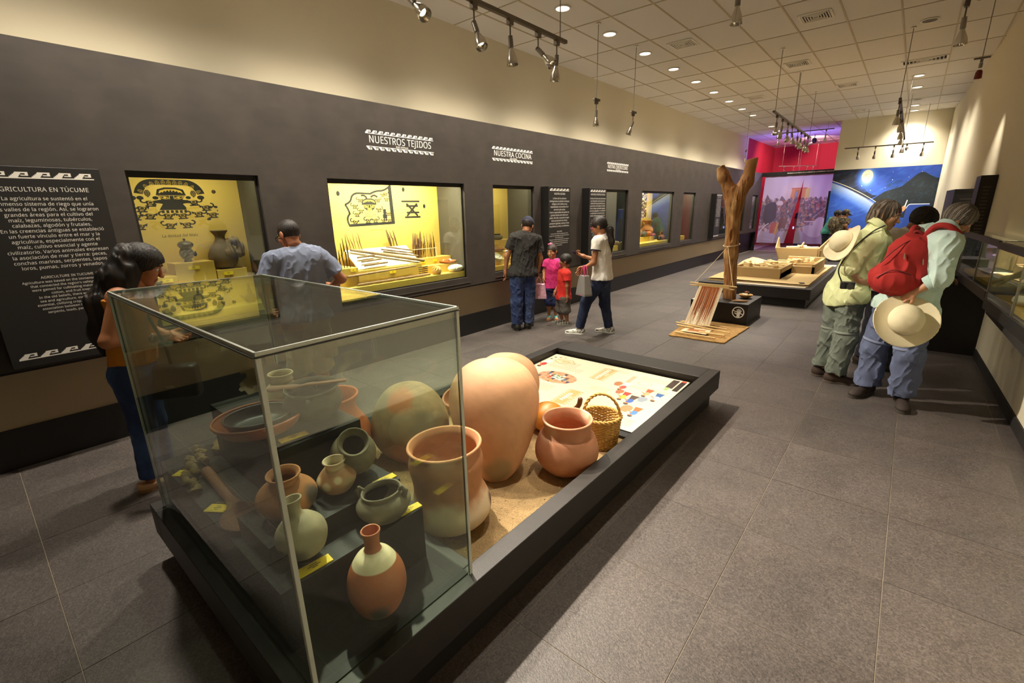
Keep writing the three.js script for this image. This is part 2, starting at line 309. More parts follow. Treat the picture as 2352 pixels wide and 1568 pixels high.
vent(-3.28, -12.98, 0.36, 0.36, 'square louvred air vent close beside the far downlights');
vent(-1.52, -13.12, 0.36, 0.36, 'square louvred air vent in the middle of the far ceiling');
vent(-1.61, -16.85, 0.36, 0.36, 'farthest square louvred air vent, near the blue mural wall');
vent(-0.28, -11.92, 0.62, 0.3, 'wide rectangular air vent with straight parallel slats');
// ---------------------------------------------------------------- spotlights on rails
const headG = {
  clip: [box(0.035, 0.045, 0.05, 0, -0.035, 0), cyl(0.006, 0.006, 0.1, 0, -0.1, 0, 8)],
  socket: cyl(0.02, 0.02, 0.07, 0, -0.035, 0, 14), neck: cyl(0.016, 0.02, 0.02, 0, 0.005, 0, 14),
  bulb: lathe([[0.014, 0], [0.02, -0.02], [0.03, -0.045], [0.04, -0.075], [0.044, -0.1], [0.046, -0.125], [0.043, -0.125], [0.04, -0.1], [0.02, -0.085], [0, -0.083]], 22),
};
function head(parent, x, y, z, aim, power, cone = 0.42, open = true) {
  const g = new THREE.Group(); g.name = 'spot_head'; g.position.set(x, y, z); parent.add(g);
  mesh('clip', headG.clip, M.bronze, g);
  const q = new THREE.Quaternion().setFromUnitVectors(V(0, -1, 0), V(...aim).normalize()), at = V(0, -0.15, 0);
  const sg = mergeG([headG.socket, headG.neck]).applyQuaternion(q).translate(...at.toArray()); mesh('socket', sg, M.metal, g);
  const off = at.clone().add(V(...aim).normalize().multiplyScalar(0.07));
  mesh('bulb', headG.bulb.clone().applyQuaternion(q).translate(...off.toArray()), M.chrome, g);
  if (power) {
    const face = off.clone().add(V(...aim).normalize().multiplyScalar(0.088)); mesh('lamp_face', cyl(0.03, 0.03, 0.003, 0, 0, 0, 16).applyQuaternion(q).translate(...face.toArray()), M.glow, g);
    const l = new THREE.SpotLight(WARM2, power, 0, cone, 0.75, 2); l.position.copy(face).add(V(...aim).normalize().multiplyScalar(0.042)); l.target.position.copy(l.position).add(V(...aim)); l.castShadow = true; l.shadow.radius = 1.8; g.add(l, l.target);
  }
}
function rail(label, x0, z0, x1, z1, rods, heads, y = 3.2) {
  const t = thing('spotlight_rail', label, 'track light', [(x0 + x1) / 2, y, (z0 + z1) / 2]), cx = (x0 + x1) / 2, cz = (z0 + z1) / 2;
  const dx = x1 - x0, dz = z1 - z0, L = Math.hypot(dx, dz), bar = box(L, 0.028, 0.034); bar.rotateY(-Math.atan2(dz, dx)); mesh('rail', bar, M.bronze, t);
  for (const f of rods) { mesh('rod', cyl(0.005, 0.005, CEIL - y, dx * (f - 0.5), (CEIL - y) / 2, dz * (f - 0.5), 8), M.metal, t); mesh('ceiling_cap', cyl(0.035, 0.03, 0.012, dx * (f - 0.5), CEIL - y - 0.012, dz * (f - 0.5), 14), M.white, t); }
  for (const [f, aim, p, cone] of heads) head(t, dx * (f - 0.5), 0, dz * (f - 0.5), aim, p, cone);
}
const TR = LUX.track;
rail('hanging bronze rail with four spotlights at the top, nearest the camera', -2.72, -1.4, -2.72, -4.08, [0.1, 0.965], [[0.12, [1.02, -1, 0.2], TR * 1.7, 0.54], [0.32, [1.08, -1, -0.05], TR * 1.7, 0.54], [0.545, [0.5, -1, 0.1], TR * 0.22, 0.5], [0.7, [0.1, -1, 0], 0], [0.84, [1.0, -1, -0.15], TR * 1.5, 0.6], [0.945, [-0.1, -1, 0], 0]]);
rail('rail beyond the upper edge with one chrome spotlight dipping into view', -1.3, -1.2, -1.3, -4.75, [0.1, 0.9], [[0.2, [-0.1, -1, 0.1], TR * 0.3, 0.5], [0.5, [-0.25, -1, 0.15], TR * 0.3, 0.5], [0.88, [0.02, -1, 0.05], 0]], 3.42);
rail('short single spotlight hanging on a long rod above the black-shirted man', -3.71, -6.28, -3.71, -6.44, [0.5], [[0.5, [0, -1, 0], 0]]);
rail('short single spotlight on a long rod, its lamp tilted to the left', -3.74, -7.5, -3.74, -7.68, [0.5], [[0.5, [-0.35, -1, 0.1], 0]]);
rail('thin white pendant rod ending in a lit spotlight right above the forked trunk', -3.87, -14.84, -3.87, -14.98, [0.5], [[0.5, [0, -1, 0], TR * 0.4, 0.5]]);
rail('long rail with eight spotlights hanging in the middle of the hall', -2.04, -9.25, -2.12, -13.45, [0.03, 0.45, 0.47, 0.97], [0.08, 0.2, 0.33, 0.44, 0.6, 0.7, 0.82, 0.93].map((f, i) => [f, [[0.1, -1, 0.5], [-0.1, -1, 0.2], [0, -1, -0.3], [0.2, -1, 0], [0.1, -1, -0.2], [0, -1, 0.1], [0.1, -1, 0], [0, -1, -0.2]][i], i % 2 === 0 ? TR * 0.85 : 0, 0.55]));
rail('rail with five spotlights hanging across in front of the blue mural', -1.78, -16.9, 0.12, -17.05, [0.22, 0.88], [[0.17, [0.1, -1, -1.1], TR * 0.3, 0.6], [0.37, [0, -1, -0.9], TR * 0.3, 0.6], [0.58, [0, -1, -0.9], 0], [0.72, [0.0, 0.25, -1], LUX.moon, 0.55], [0.9, [0, -1, -0.8], TR * 0.2, 0.6]]);
rail('dark rail seen end on, its spotlights strung one behind the other', -0.42, -9.6, -0.45, -15.6, [0.01, 0.6, 0.95], [[0.02, [0, -1, 0], 0], [0.2, [0.2, -1, 0.2], TR * 0.35, 0.5], [0.4, [0.1, -1, 0], 0], [0.6, [0, -1, 0], TR * 0.4, 0.5], [0.95, [0, -1, 0.1], 0]]);
rail('rail in the dark upper right corner with one chrome spotlight', 0.2, -4.2, 0.06, -6.1, [0.3], [[0.93, [0.05, -1, 0.05], 0], [0.3, [-0.45, -1, -0.3], TR * 0.25, 0.4]], 3.35);
rail('rail high up close to the ceiling before the red room', -3.95, -18.05, -2.26, -18.2, [0.1, 0.9], [[0.12, [0, -1, 0], 0], [0.88, [0, -1, 0], 0]], 3.92);
rail('rail with a cluster of lit spotlights hanging in the red room', -4.5, -22.3, -3.3, -23.4, [0.1, 0.5, 0.55, 0.95], [0.15, 0.4, 0.55, 0.75, 0.9].map((f) => [f, [0.2, -1, 0.7], f === 0.4 ? TR * 0.3 : 0, 0.6]), 3.2);
{
  const t = thing('wall_spotlight', 'small dark red spotlight on a rod washing the right wall', 'spotlight', [0.37, 3.5, -9.18]);
  mesh('rod', cyl(0.005, 0.005, 0.65, 0, 0.325, 0, 8), M.metal, t); mesh('rail', box(0.16, 0.02, 0.03), M.bronze, t);
  mesh('clip', [box(0.03, 0.05, 0.04, 0, -0.03, 0), cyl(0.02, 0.02, 0.06, 0, -0.09, 0, 12)], M.metal, t);
  mesh('lamp_hood', lathe([[0.02, 0], [0.034, -0.02], [0.04, -0.1], [0.034, -0.1], [0.015, -0.03]], 16).rotateX(0.35).translate(0, -0.14, 0), std(0x6d1414, 0.45), t);
  const l = new THREE.SpotLight(WARM2, LUX.wallspot, 0, 0.6, 1, 2); l.position.set(0.0, -0.28, -0.03); l.target.position.set(0.2, -2, -0.5); l.shadow.radius = 1.5; l.castShadow = true; t.add(l, l.target);
}
// violet tube in the red room, laid on the screen wall's top so that it washes the ceiling
{
  const t = single('violet_tube_lamp', 'violet tube lamp fixed behind the black beam over the painted curtain', 'lamp', [box(2.0, 0.04, 0.05), box(2.1, 0.03, 0.12, 0, -0.03, 0.03)], std(0x222222, 0.5, { emissive: VIOLET, emissiveIntensity: 1.2 }), [-3.4, 2.8, -20.32]);
  const l = new THREE.RectAreaLight(VIOLET, LUX.violet, 2.0, 0.1); l.position.set(-3.4, 2.835, -20.33); scene.add(l); l.lookAt(-3.4, 4.1, -21.2);
  for (const [x, z, c, p, tx, ty, tz, w] of [[-2.5, -22.6, 0xb7a6ff, 46, -3.6, 0.2, -20.2, 'violet stage lamp on the ceiling of the red room, turned to the curtain'], [-3.2, -21.2, 0xffc9c4, 26, -3.6, 3.2, -24.7, 'warm stage lamp on the ceiling of the red room, turned to the far wall'], [-3.4, -21.9, 0xffb9b4, 11, -5.2, 3.1, -22.4, 'warm stage lamp on the ceiling of the red room, turned to the left wall']]) {
    const s = thing('stage_lamp', w, 'lamp', [x, 3.95, z]), d = V(tx - x, ty - 3.95, tz - z).normalize(), q = new THREE.Quaternion().setFromUnitVectors(V(0, -1, 0), d);
    mesh('stem', cyl(0.012, 0.012, 0.2, 0, 0.1, 0, 10), M.bronze, s); mesh('can', lathe([[0.03, 0.06], [0.07, 0.05], [0.075, -0.1], [0.07, -0.1], [0.066, -0.03], [0, -0.03]], 24).applyQuaternion(q), M.black, s);
    mesh('lamp_face', cyl(0.06, 0.06, 0.003, 0, -0.034, 0, 20).applyQuaternion(q), std(0x333333, 0.4, { emissive: c, emissiveIntensity: 2 }), s);
    const f = new THREE.SpotLight(c, p, 0, 0.85, 1, 2); f.position.copy(d).multiplyScalar(0.11); f.target.position.copy(d).multiplyScalar(2); f.castShadow = true; f.shadow.radius = 3; s.add(f, f.target);
  }
}
// ---------------------------------------------------------------- printed signs and panels
const GRECA = (x, u, s, flip) => {   // one stepped wave of the frieze, u wide
  x.save(); if (flip) { x.translate(0, s); x.scale(1, -1); }
  x.fillRect(0, s * 0.82, u, s * 0.18);
  for (let i = 0; i < 4; i++) x.fillRect(u * (0.02 + 0.075 * i), s * (0.64 - 0.16 * i), u * (0.95 - 0.075 * i) * 0.42, s * 0.2);
  x.fillRect(u * 0.3, 0, u * 0.58, s * 0.2); x.fillRect(u * 0.74, 0, u * 0.14, s * 0.58); x.fillRect(u * 0.54, s * 0.42, u * 0.34, s * 0.16);
  x.restore();
};
function frieze(x, x0, y0, w, s, n, flip) { for (let i = 0; i < n; i++) { x.save(); x.translate(x0 + w * i / n, y0); GRECA(x, w / n + 0.6, s, flip); x.restore(); } }
const decal = (tex, rough = 0.8, extra = {}) => new THREE.MeshStandardMaterial({ map: tex, roughness: rough, transparent: true, polygonOffset: true, polygonOffsetFactor: -1, ...extra });
const print = (tex, rough = 0.6) => std(0xffffff, rough, { map: tex });
function sign(za, zb, y0, y1, big, small, label) {
  const t = canvasTex(1024, 256, (x, w, h) => {
    x.fillStyle = '#f4f1ea'; frieze(x, 4, 4, w - 8, 46, 12); frieze(x, 4, h - 50, w - 8, 46, 12, true);
    x.textAlign = 'center'; x.textBaseline = 'middle'; x.font = '128px sans-serif'; const k = (w * 0.92) / x.measureText(big).width;
    x.save(); x.translate(w / 2, h * 0.46); x.scale(Math.min(k, 1.3), 1); x.fillText(big, 0, 0); x.restore();
    x.font = 'bold 28px sans-serif'; x.fillText(small, w / 2, h * 0.735);
  });
  const g = new THREE.PlaneGeometry(za - zb, y1 - y0).rotateY(Math.PI / 2);
  single('wall_sign', label, 'sign', g, decal(t), [XP, (y0 + y1) / 2, (za + zb) / 2]);
}
sign(-3.06, -4.0, 2.365, 2.565, 'NUESTROS TEJIDOS', 'OUR TEXTILES', 'white lettering NUESTROS TEJIDOS between two friezes on the black wall');
sign(-5.04, -5.96, 2.375, 2.565, 'NUESTRA COCINA', 'OUR CUISINE', 'white lettering NUESTRA COCINA between two friezes on the black wall');
sign(-8.25, -9.14, 2.38, 2.55, 'NUESTRAS CONSTRUCCIONES', 'OUR BUILDINGS', 'white lettering NUESTRAS CONSTRUCCIONES between two friezes on the black wall');
function panel(za, zb, y0, y1, depth, title, es, titleEn, en, label, o2 = {}) {
  const { tp = 48, bp = 43, lh = 53, ty = 148, ep = 28, el = 38, cx = 0.5 } = o2;
  const w = 760, h = Math.round(w * (y1 - y0) / (za - zb));
  const t = canvasTex(w, h, (x) => {
    x.fillStyle = '#1c1a19'; x.fillRect(0, 0, w, h);
    x.fillStyle = '#ece8e0'; frieze(x, 40, 34, w - 80, 44, 6); frieze(x, 40, h - 96, w - 80, 44, 6);
    x.textAlign = 'center'; const mx = w * cx; let y = ty; x.font = tp + 'px sans-serif'; x.fillText(title, mx, y, w - 70);
    x.font = bp + 'px sans-serif'; y += lh * 1.6;
    for (const l of es) { x.fillText(l, mx, y, w - 50); y += lh; }
    y += lh * 0.9; x.font = (ep + 2) + 'px sans-serif'; x.fillText(titleEn, mx, y, w - 80); y += el * 1.1; x.font = ep + 'px sans-serif';
    for (const l of en) { x.fillText(l, mx, y, w - 60); y += el; }
  });
  const o = thing('info_panel', label, 'sign', [XP, (y0 + y1) / 2, (za + zb) / 2]);
  mesh('board', rbox(depth, y1 - y0, za - zb, 0.004, depth / 2, 0, 0), M.black, o);
  const f = mesh('print', new THREE.PlaneGeometry(za - zb - 0.006, y1 - y0 - 0.006).rotateY(Math.PI / 2).translate(depth + 0.0012, 0, 0), print(t, 0.55), o); f.castShadow = false;
}
panel(-0.09, -0.79, 0.76, 2.05, 0.13, 'AGRICULTURA EN TÚCUME', ['La agricultura se sustentó en el', 'inmenso sistema de riego que unía', 'los valles de la región. Así, se lograron', 'grandes áreas para el cultivo del', 'maíz, leguminosas, tubérculos,', 'calabazas, algodón y frutales.', 'En las creencias antiguas se estableció', 'un fuerte vínculo entre el mar y la', 'agricultura, especialmente con el', 'maíz, cultivo esencial y agente', 'civilizatorio. Varios animales expresan', 'la asociación de mar y tierra: peces,', 'conchas marinas, serpientes, sapos,', 'loros, pumas, zorros y venados.'], 'AGRICULTURE IN TUCUME',
  ['Agriculture was based on the immense irrigation', "that connected the region's valleys. These", 'were gained for cultivating maize, pulses,', 'cotton, and fruit trees.', 'In the old beliefs, there was a strong', 'sea and agriculture, especially in the', 'essential, civilizing crop. Several animals', 'association between the sea and the', 'serpents, toads, parrots, pumas'], 'black text panel AGRICULTURA EN TÚCUME behind the long-haired woman', { tp: 41, bp: 32.5, lh: 37, ty: 165, ep: 23, el: 28, cx: 0.56 });
const LOREM = ['The fame of the chefs from Lambayeque is lost in', 'antiquity. They were highly specialized and renowned in', 'the art of haute cuisine.', 'They were in charge of the great feasts of the ruling elite', 'and they required the best of the chicha producers,', 'farm and sea products, very diverse fruits, meats', 'and condiments.'];
panel(-6.16, -6.78, 0.74, 2.06, 0.15, 'NUESTRA COCINA', ['La fama de los cocineros', 'lambayecanos se pierde en tiempos', 'antiguos. Eran señores muy', 'especializados reconocidos en el', 'arte de la alta cocina.', 'Fueron responsables de atender los', 'grandes festines de la élite en el', 'poder. Para ello, requerían lo mejor', 'de los productores de chicha,', 'productos agrícolas, marinos, frutos', 'muy diversos, carnes y condimentos.'], 'OUR CUISINE', LOREM, 'black protruding text pillar NUESTRA COCINA behind the two children');
panel(-7.39, -8.0, 0.74, 2.06, 0.15, 'NUESTRAS CONSTRUCCIONES', ['El sitio de Túcume está conformado', 'por 26 grandes construcciones de', 'adobe de forma piramidal trunca,', 'que servían como palacios rituales.', 'Cerro La Raya, la montaña sagrada,', 'es el centro geográfico. A su alrededor', 'se distribuyen las construcciones', 'dando al asentamiento una forma', 'única en la región.', 'Las grandes pirámides y los', 'edificios menores se unían por', 'calles, patios y plazas.'], 'OUR BUILDINGS', ['The site of Tucume is formed by twenty six', 'monumental adobe constructions', 'in the shape of truncated pyramids,', 'which served as ritual palaces.', 'La Raya, the sacred mountain,', 'is the geographic centre.'], 'black protruding text pillar NUESTRAS CONSTRUCCIONES behind the woman in white');
panel(-14.45, -14.98, 0.8, 2.05, 0.15, 'NUESTRAS CREENCIAS', Array.from({ length: 14 }, (_, i) => ['los dioses del mar y de la tierra', 'las aves y los peces sagrados', 'en las fiestas de cada año', 'con música, danza y chicha'][i % 4]), 'OUR BELIEFS', Array.from({ length: 8 }, (_, i) => ['the gods of the sea and of the land', 'the sacred birds and fish', 'in the feasts of every year'][i % 3]), 'small black text pillar far along the wall, left of the forked trunk');

// motifs on the yellow back boards
const INK = '#15130d', YEL = '#d9b338';
function creature(x, cx, cy, s, f) {   // a little curled animal with a ringed eye
  x.save(); x.translate(cx, cy); x.scale(f ? -s : s, s); x.fillStyle = x.strokeStyle = INK; x.lineCap = 'round'; x.lineWidth = 13;
  x.beginPath(); x.arc(-42, -18, 22, 0.4, 4.6); x.stroke(); x.beginPath(); x.ellipse(0, 6, 34, 22, 0.25, 0, 7); x.fill(); x.beginPath(); x.moveTo(20, -4); x.lineTo(56, -22); x.lineTo(48, 12); x.fill();
  x.fillRect(-28, 18, 12, 24); x.fillRect(10, 20, 12, 22); x.beginPath(); x.moveTo(-34, 40); x.lineTo(30, 44); x.stroke();
  x.strokeStyle = x.fillStyle = YEL; x.lineWidth = 5; x.beginPath(); x.ellipse(2, 4, 17, 13, 0, 0, 7); x.stroke(); x.restore();
}
function face(x, cx, cy, s) {
  x.save(); x.translate(cx, cy); x.scale(s, s); x.fillStyle = x.strokeStyle = INK; x.lineWidth = 10;
  x.beginPath(); x.moveTo(-110, 10); x.lineTo(-95, -55); x.lineTo(-40, -78); x.lineTo(40, -78); x.lineTo(95, -55); x.lineTo(110, 10); x.closePath(); x.fill();
  x.fillStyle = YEL; x.beginPath(); x.moveTo(-88, -12); x.lineTo(-78, -42); x.lineTo(-36, -58); x.lineTo(36, -58); x.lineTo(78, -42); x.lineTo(88, -12); x.lineTo(30, -30); x.lineTo(-30, -30); x.fill();
  x.fillStyle = INK; for (let i = -3; i <= 3; i++) { x.beginPath(); x.arc(i * 22, -38 + i * i * 2.4, 8.5, 0, 7); x.fill(); }
  x.beginPath(); x.moveTo(-100, 14); x.lineTo(100, 14); x.lineTo(74, 60); x.lineTo(34, 96); x.lineTo(-34, 96); x.lineTo(-74, 60); x.fill();
  x.strokeStyle = x.fillStyle = YEL; x.lineWidth = 6; for (const k of [-1, 1]) { x.beginPath(); x.moveTo(k * 92, 22); x.quadraticCurveTo(k * 60, 62, k * 26, 46); x.quadraticCurveTo(k * 30, 18, k * 92, 22); x.stroke(); x.beginPath(); x.ellipse(k * 50, 36, 11, 9, 0, 0, 7); x.fill(); }
  x.beginPath(); x.moveTo(-16, 14); x.lineTo(-18, 58); x.lineTo(18, 58); x.lineTo(16, 14); x.stroke(); x.strokeRect(-30, 64, 60, 26); x.fillRect(-20, 74, 40, 6); x.restore();
}
function corn(x, cx, cy) { x.fillStyle = INK; for (let j = 0; j < 7; j++) { const w = 34 * Math.sin(Math.PI * (0.18 + j * 0.12)); for (let i = 0; i < 3; i++) x.fillRect(cx - w + i * w * 0.68, cy + j * 17, w * 0.6, 14); } }
const deityTex = canvasTex(1024, 900, (x, w, h) => {
  x.translate(w / 2, 0); x.fillStyle = x.strokeStyle = INK; x.lineCap = 'round';
  x.lineWidth = 92; x.lineCap = 'butt'; x.beginPath(); x.moveTo(-340, 250); x.quadraticCurveTo(-300, 62, -170, 58); x.lineTo(170, 58); x.quadraticCurveTo(300, 62, 340, 250); x.stroke();
  x.strokeStyle = YEL; x.lineWidth = 4; for (let i = 0; i < 11; i++) { const a = -1 + i / 5, px = a * 310, py = 62 + Math.pow(Math.abs(a), 3.2) * 150; x.save(); x.translate(px, py); x.rotate(a * 0.9 * Math.abs(a)); x.beginPath(); x.moveTo(-20, 34); x.quadraticCurveTo(-22, -30, 0, -36); x.quadraticCurveTo(22, -30, 20, 34); x.closePath(); x.moveTo(0, -30); x.lineTo(0, 34); x.moveTo(-18, 4); x.lineTo(18, 4); x.stroke(); x.restore(); }
  face(x, 0, 260, 1.5); corn(x, -250, 190); corn(x, 250, 190);
  x.fillStyle = INK; for (const [a, b, r] of [[-420, 320, 46], [-335, 318, 36], [-175, 318, 32], [185, 312, 30], [330, 310, 42], [-200, 430, 22], [240, 420, 20], [420, 480, 28], [490, 476, 24], [380, 690, 26]]) { x.beginPath(); x.ellipse(a, b, r, r * 0.86, 0, 0, 7); x.fill(); }
  x.beginPath(); x.moveTo(-210, 370); x.quadraticCurveTo(-90, 330, 0, 340); x.quadraticCurveTo(90, 330, 210, 370); x.lineTo(230, 410); x.quadraticCurveTo(140, 400, 110, 420); x.lineTo(160, 520); x.lineTo(-160, 520); x.lineTo(-110, 420); x.quadraticCurveTo(-140, 400, -230, 410); x.fill();
  for (let i = 0; i < 6; i++) x.fillRect(-140 + i * 50, 526, 30, 46);
  x.lineWidth = 26; x.beginPath(); x.moveTo(-330, 520); x.lineTo(-200, 500); x.lineTo(-185, 650); x.moveTo(190, 650); x.lineTo(150, 500); x.lineTo(290, 480); x.moveTo(-350, 656); x.lineTo(400, 640); x.stroke();
  for (const [a, b, f] of [[-340, 480, 0], [-420, 610, 0], [-270, 600, 0], [-80, 606, 0], [80, 606, 1], [270, 580, 1], [370, 470, 1], [440, 600, 1], [-400, 770, 0], [-80, 770, 0], [110, 765, 1], [-240, 390, 0], [240, 380, 1]]) creature(x, a, b, 1.5, f);
  x.lineWidth = 30; x.beginPath(); x.moveTo(-290, 720); x.lineTo(-200, 720); x.lineTo(-270, 800); x.lineTo(-230, 850); x.moveTo(-200, 740); x.lineTo(-150, 830); x.moveTo(260, 720); x.lineTo(330, 700); x.lineTo(250, 800); x.moveTo(300, 740); x.lineTo(370, 800); x.stroke();
});
const textTex = (s, w = 640, h = 96, color = INK, font = '68px sans-serif') => canvasTex(w, h, (x) => { x.fillStyle = color; x.font = font; x.textAlign = 'center'; x.textBaseline = 'middle'; x.fillText(s, w / 2, h / 2, w - 10); });
function onBack(n, tex, za, zb, y0, y1, name = 'print', X = NB) { const w = scene.getObjectByName('window_' + n), m = mesh(name, new THREE.PlaneGeometry(za - zb, y1 - y0).rotateY(Math.PI / 2), decal(tex), w); m.position.set(X, (y0 + y1) / 2, (za + zb) / 2); m.castShadow = false; }
onBack(1, deityTex, -1.02, -1.73, 1.585, 2.045); onBack(1, textTex('La deidad del Maíz'), -1.22, -1.54, 1.53, 1.578);
const spotTex = canvasTex(64, 64, (x) => { x.fillStyle = INK; x.beginPath(); x.ellipse(32, 32, 28, 30, 0.4, 0, 7); x.fill(); });
onBack(1, spotTex, -1.7, -1.74, 1.92, 1.96);
const clothTex = canvasTex(1024, 800, (x, w, h) => {
  x.strokeStyle = x.fillStyle = INK; x.lineWidth = 34; x.lineJoin = 'round';
  x.beginPath(); x.moveTo(40, 390); x.quadraticCurveTo(150, 350, 165, 280); x.quadraticCurveTo(190, 190, 300, 180); x.lineTo(540, 190); x.quadraticCurveTo(640, 130, 760, 130); x.quadraticCurveTo(880, 110, 960, 20); x.lineTo(985, 760); x.lineTo(90, 780); x.quadraticCurveTo(20, 640, 110, 560); x.quadraticCurveTo(90, 450, 40, 390); x.stroke();
  x.lineWidth = 40; x.beginPath(); x.moveTo(90, 766); x.lineTo(985, 748); x.moveTo(930, 60); x.lineTo(945, 750); x.stroke();
  face(x, 500, 380, 1.35); x.lineWidth = 34; for (const k of [-1, 1]) { x.beginPath(); x.arc(500 + k * 110, 290, 70, k > 0 ? 3.6 : 4.2, k > 0 ? 5.8 : 6.2); x.stroke(); }
  for (const [a, b, f, s] of [[220, 410, 0, 0.9], [250, 560, 0, 0.9], [330, 500, 0, 0.8], [330, 300, 0, 0.8], [680, 300, 1, 0.8], [690, 480, 1, 0.9], [450, 680, 0, 1], [590, 680, 1, 1], [200, 700, 0, 1.1], [790, 200, 1, 0.7], [860, 280, 1, 0.8], [850, 180, 1, 0.7], [760, 690, 1, 0.8], [880, 560, 1, 0.8], [880, 690, 1, 0.8]]) creature(x, a, b, s * 1.3, f);
  for (let j = 0; j < 4; j++) for (let i = 0; i < 9; i++) { x.save(); x.translate(400 + i * 26, 520 + j * 30); x.rotate(0.7); x.fillRect(0, 0, 18, 9); x.restore(); }
  x.fillRect(770, 480, 60, 50); x.beginPath(); x.arc(800, 550, 34, 0, 7); x.fill(); x.fillRect(756, 580, 88, 80); x.fillRect(770, 660, 22, 60); x.fillRect(808, 660, 22, 60);
});
onBack(2, clothTex, -3.05, -3.78, 1.56, 2.06);
const loomTex = canvasTex(400, 400, (x) => { x.strokeStyle = INK; x.lineCap = 'round'; x.lineWidth = 40; x.beginPath(); for (const [a, b, c, d] of [[30, 30, 370, 30], [80, 370, 370, 370], [120, 90, 320, 330], [320, 90, 120, 330], [120, 130, 330, 130], [120, 270, 350, 270]]) { x.moveTo(a, b); x.lineTo(c, d); } x.stroke(); });
onBack(2, loomTex, -3.88, -4.2, 1.635, 1.87); for (const [z, y] of [[-2.98, 1.94], [-3.91, 2.0], [-4.24, 1.79]]) onBack(2, spotTex, z, z - 0.05, y - 0.03, y + 0.03);
onBack(2, textTex('La trama del Tejer', 640, 96, '#c9a83a'), -3.34, -3.62, 1.49, 1.535);
onBack(3, canvasTex(128, 512, (x) => { x.fillStyle = '#7d6620'; x.strokeStyle = '#7d6620'; x.lineWidth = 5; x.beginPath(); x.arc(64, 30, 22, 0, 7); x.stroke(); for (let i = 0; i < 12; i++) x.fillRect(20 + (i % 3) * 8, 110 + i * 32, 60 - (i % 4) * 10, 7); }), -5.56, -5.72, 1.4, 2.05);
onBack(5, canvasTex(256, 512, (x, w, h) => { x.fillStyle = '#8f744e'; x.fillRect(0, 0, w, h); for (let i = 0; i < 900; i++) { const a = rnd(); x.fillStyle = ['#2a1c12', '#6a4a2a', '#c9b089', '#4a3220', '#e4d9c0'][Math.floor(rnd() * 5)]; x.fillRect(rnd() * w, a * h, 6 + rnd() * 20, 4 + rnd() * 34); } }), -10.3, -11.36, 1.46, 2.1);
// ---------------------------------------------------------------- pottery
function patina(g, base, spots = [], amt = 0.12, freq = 9) {   // uneven firing: tone patches and smoke clouds
  const b = C(base);
  return paint(g, (k, x, y, z) => {
    k.copy(b).multiplyScalar(1 + amt * 2.6 * (fbm(x * freq + 11, y * freq, z * freq, 4) - 0.5) + amt * 1.2 * (fbm(x * freq * 5, y * freq * 5 + 3, z * freq * 5, 3) - 0.5) + 0.05 * (hash(x * 900 | 0, y * 900 | 0, z * 900 | 0) - 0.5));
    for (const [sx, sy, sz, r, col, hard = 0.5] of spots) { const d = Math.hypot(x - sx, y - sy, z - sz) / r + 0.5 * (fbm(x * 16, y * 16, z * 16 + sx * 9, 3) - 0.5); k.lerp(C(col), 1 - sstep(hard, 1, d)); }
  });
}
const CAT = 'pot';
// outline of outer wall from the foot up, then the wall thickness: returns the closed shell
function shell(out, wall, seg = 64, steps = 46) {
  const o = new THREE.SplineCurve(out.map((p) => new THREE.Vector2(...p))).getPoints(steps), n = o.length, inn = [];
  for (let i = 0; i < n; i++) { const a = o[Math.max(i - 1, 0)], b = o[Math.min(i + 1, n - 1)], tx = b.x - a.x, ty = b.y - a.y, l = Math.hypot(tx, ty) || 1; inn.push(new THREE.Vector2(Math.max(0.0005, o[i].x - ty / l * wall), o[i].y + tx / l * wall)); }
  const top = o[n - 1], it = inn[n - 1], dx = top.x - it.x, dy = top.y - it.y, mid = new THREE.Vector2((top.x + it.x) / 2 - dy * 0.35, (top.y + it.y) / 2 + Math.abs(dx) * 0.45);
  const pts = [new THREE.Vector2(0.0005, o[0].y), ...o, mid, ...inn.reverse(), new THREE.Vector2(0.0005, inn[inn.length - 1].y)].map((p) => new THREE.Vector2(Math.max(0.0005, p.x), p.y));
  return new THREE.LatheGeometry(pts, seg);
}
function pot(name, label, cat, geo, mat, pos, tilt = [0, 0, 0], group) { const o = single(name, label, cat, geo, mat, pos, 0, group); o.rotation.set(...tilt); return o; }
const S = 0.205;   // height of the sand
// --- on the sand of the long platform
{
  const g = shell([[0.05, 0], [0.12, 0.02], [0.178, 0.09], [0.188, 0.16], [0.165, 0.235], [0.14, 0.268], [0.138, 0.31], [0.15, 0.342]], 0.013, 72);
  pot('round_olla', 'round red-brown clay pot with a wide neck beside the basket', CAT, patina(g, 0xb77f5e, [[-0.1, 0.3, 0.1, 0.1, 0xc79c7c], [0.1, 0.05, 0.14, 0.13, 0xa96a49], [0.09, 0.34, -0.1, 0.05, 0xd0b096]], 0.14), M.clay, [-1.365, S - 0.008, -2.1], [0.02, 0.4, -0.02]);
}
{
  const g = patina(lathe([[0.001, 0], [0.07, 0.02], [0.15, 0.11], [0.225, 0.27], [0.268, 0.44], [0.262, 0.56], [0.205, 0.665], [0.11, 0.725], [0.001, 0.74]], 72, 60), 0xcf9f76, [[0.2, 0.1, 0.2, 0.22, 0xb78a62], [0, 0.62, 0.1, 0.2, 0xd9b08a], [0.1, 0.06, 0.1, 0.12, 0x8f7a58]], 0.13);
  const o = pot('large_storage_jar', 'huge smooth pale clay jar standing mouth down, leaning on another', CAT, g, M.clay, [-1.63, S - 0.03, -1.76], [-0.3, 0, 0.26]);
  dup(o, 'second large pale clay jar, half hidden behind the biggest one', [-2.0, S - 0.1, -2.26]).rotation.set(-0.34, 0, 0.2); scene.children[scene.children.length - 1].scale.setScalar(0.88);
}
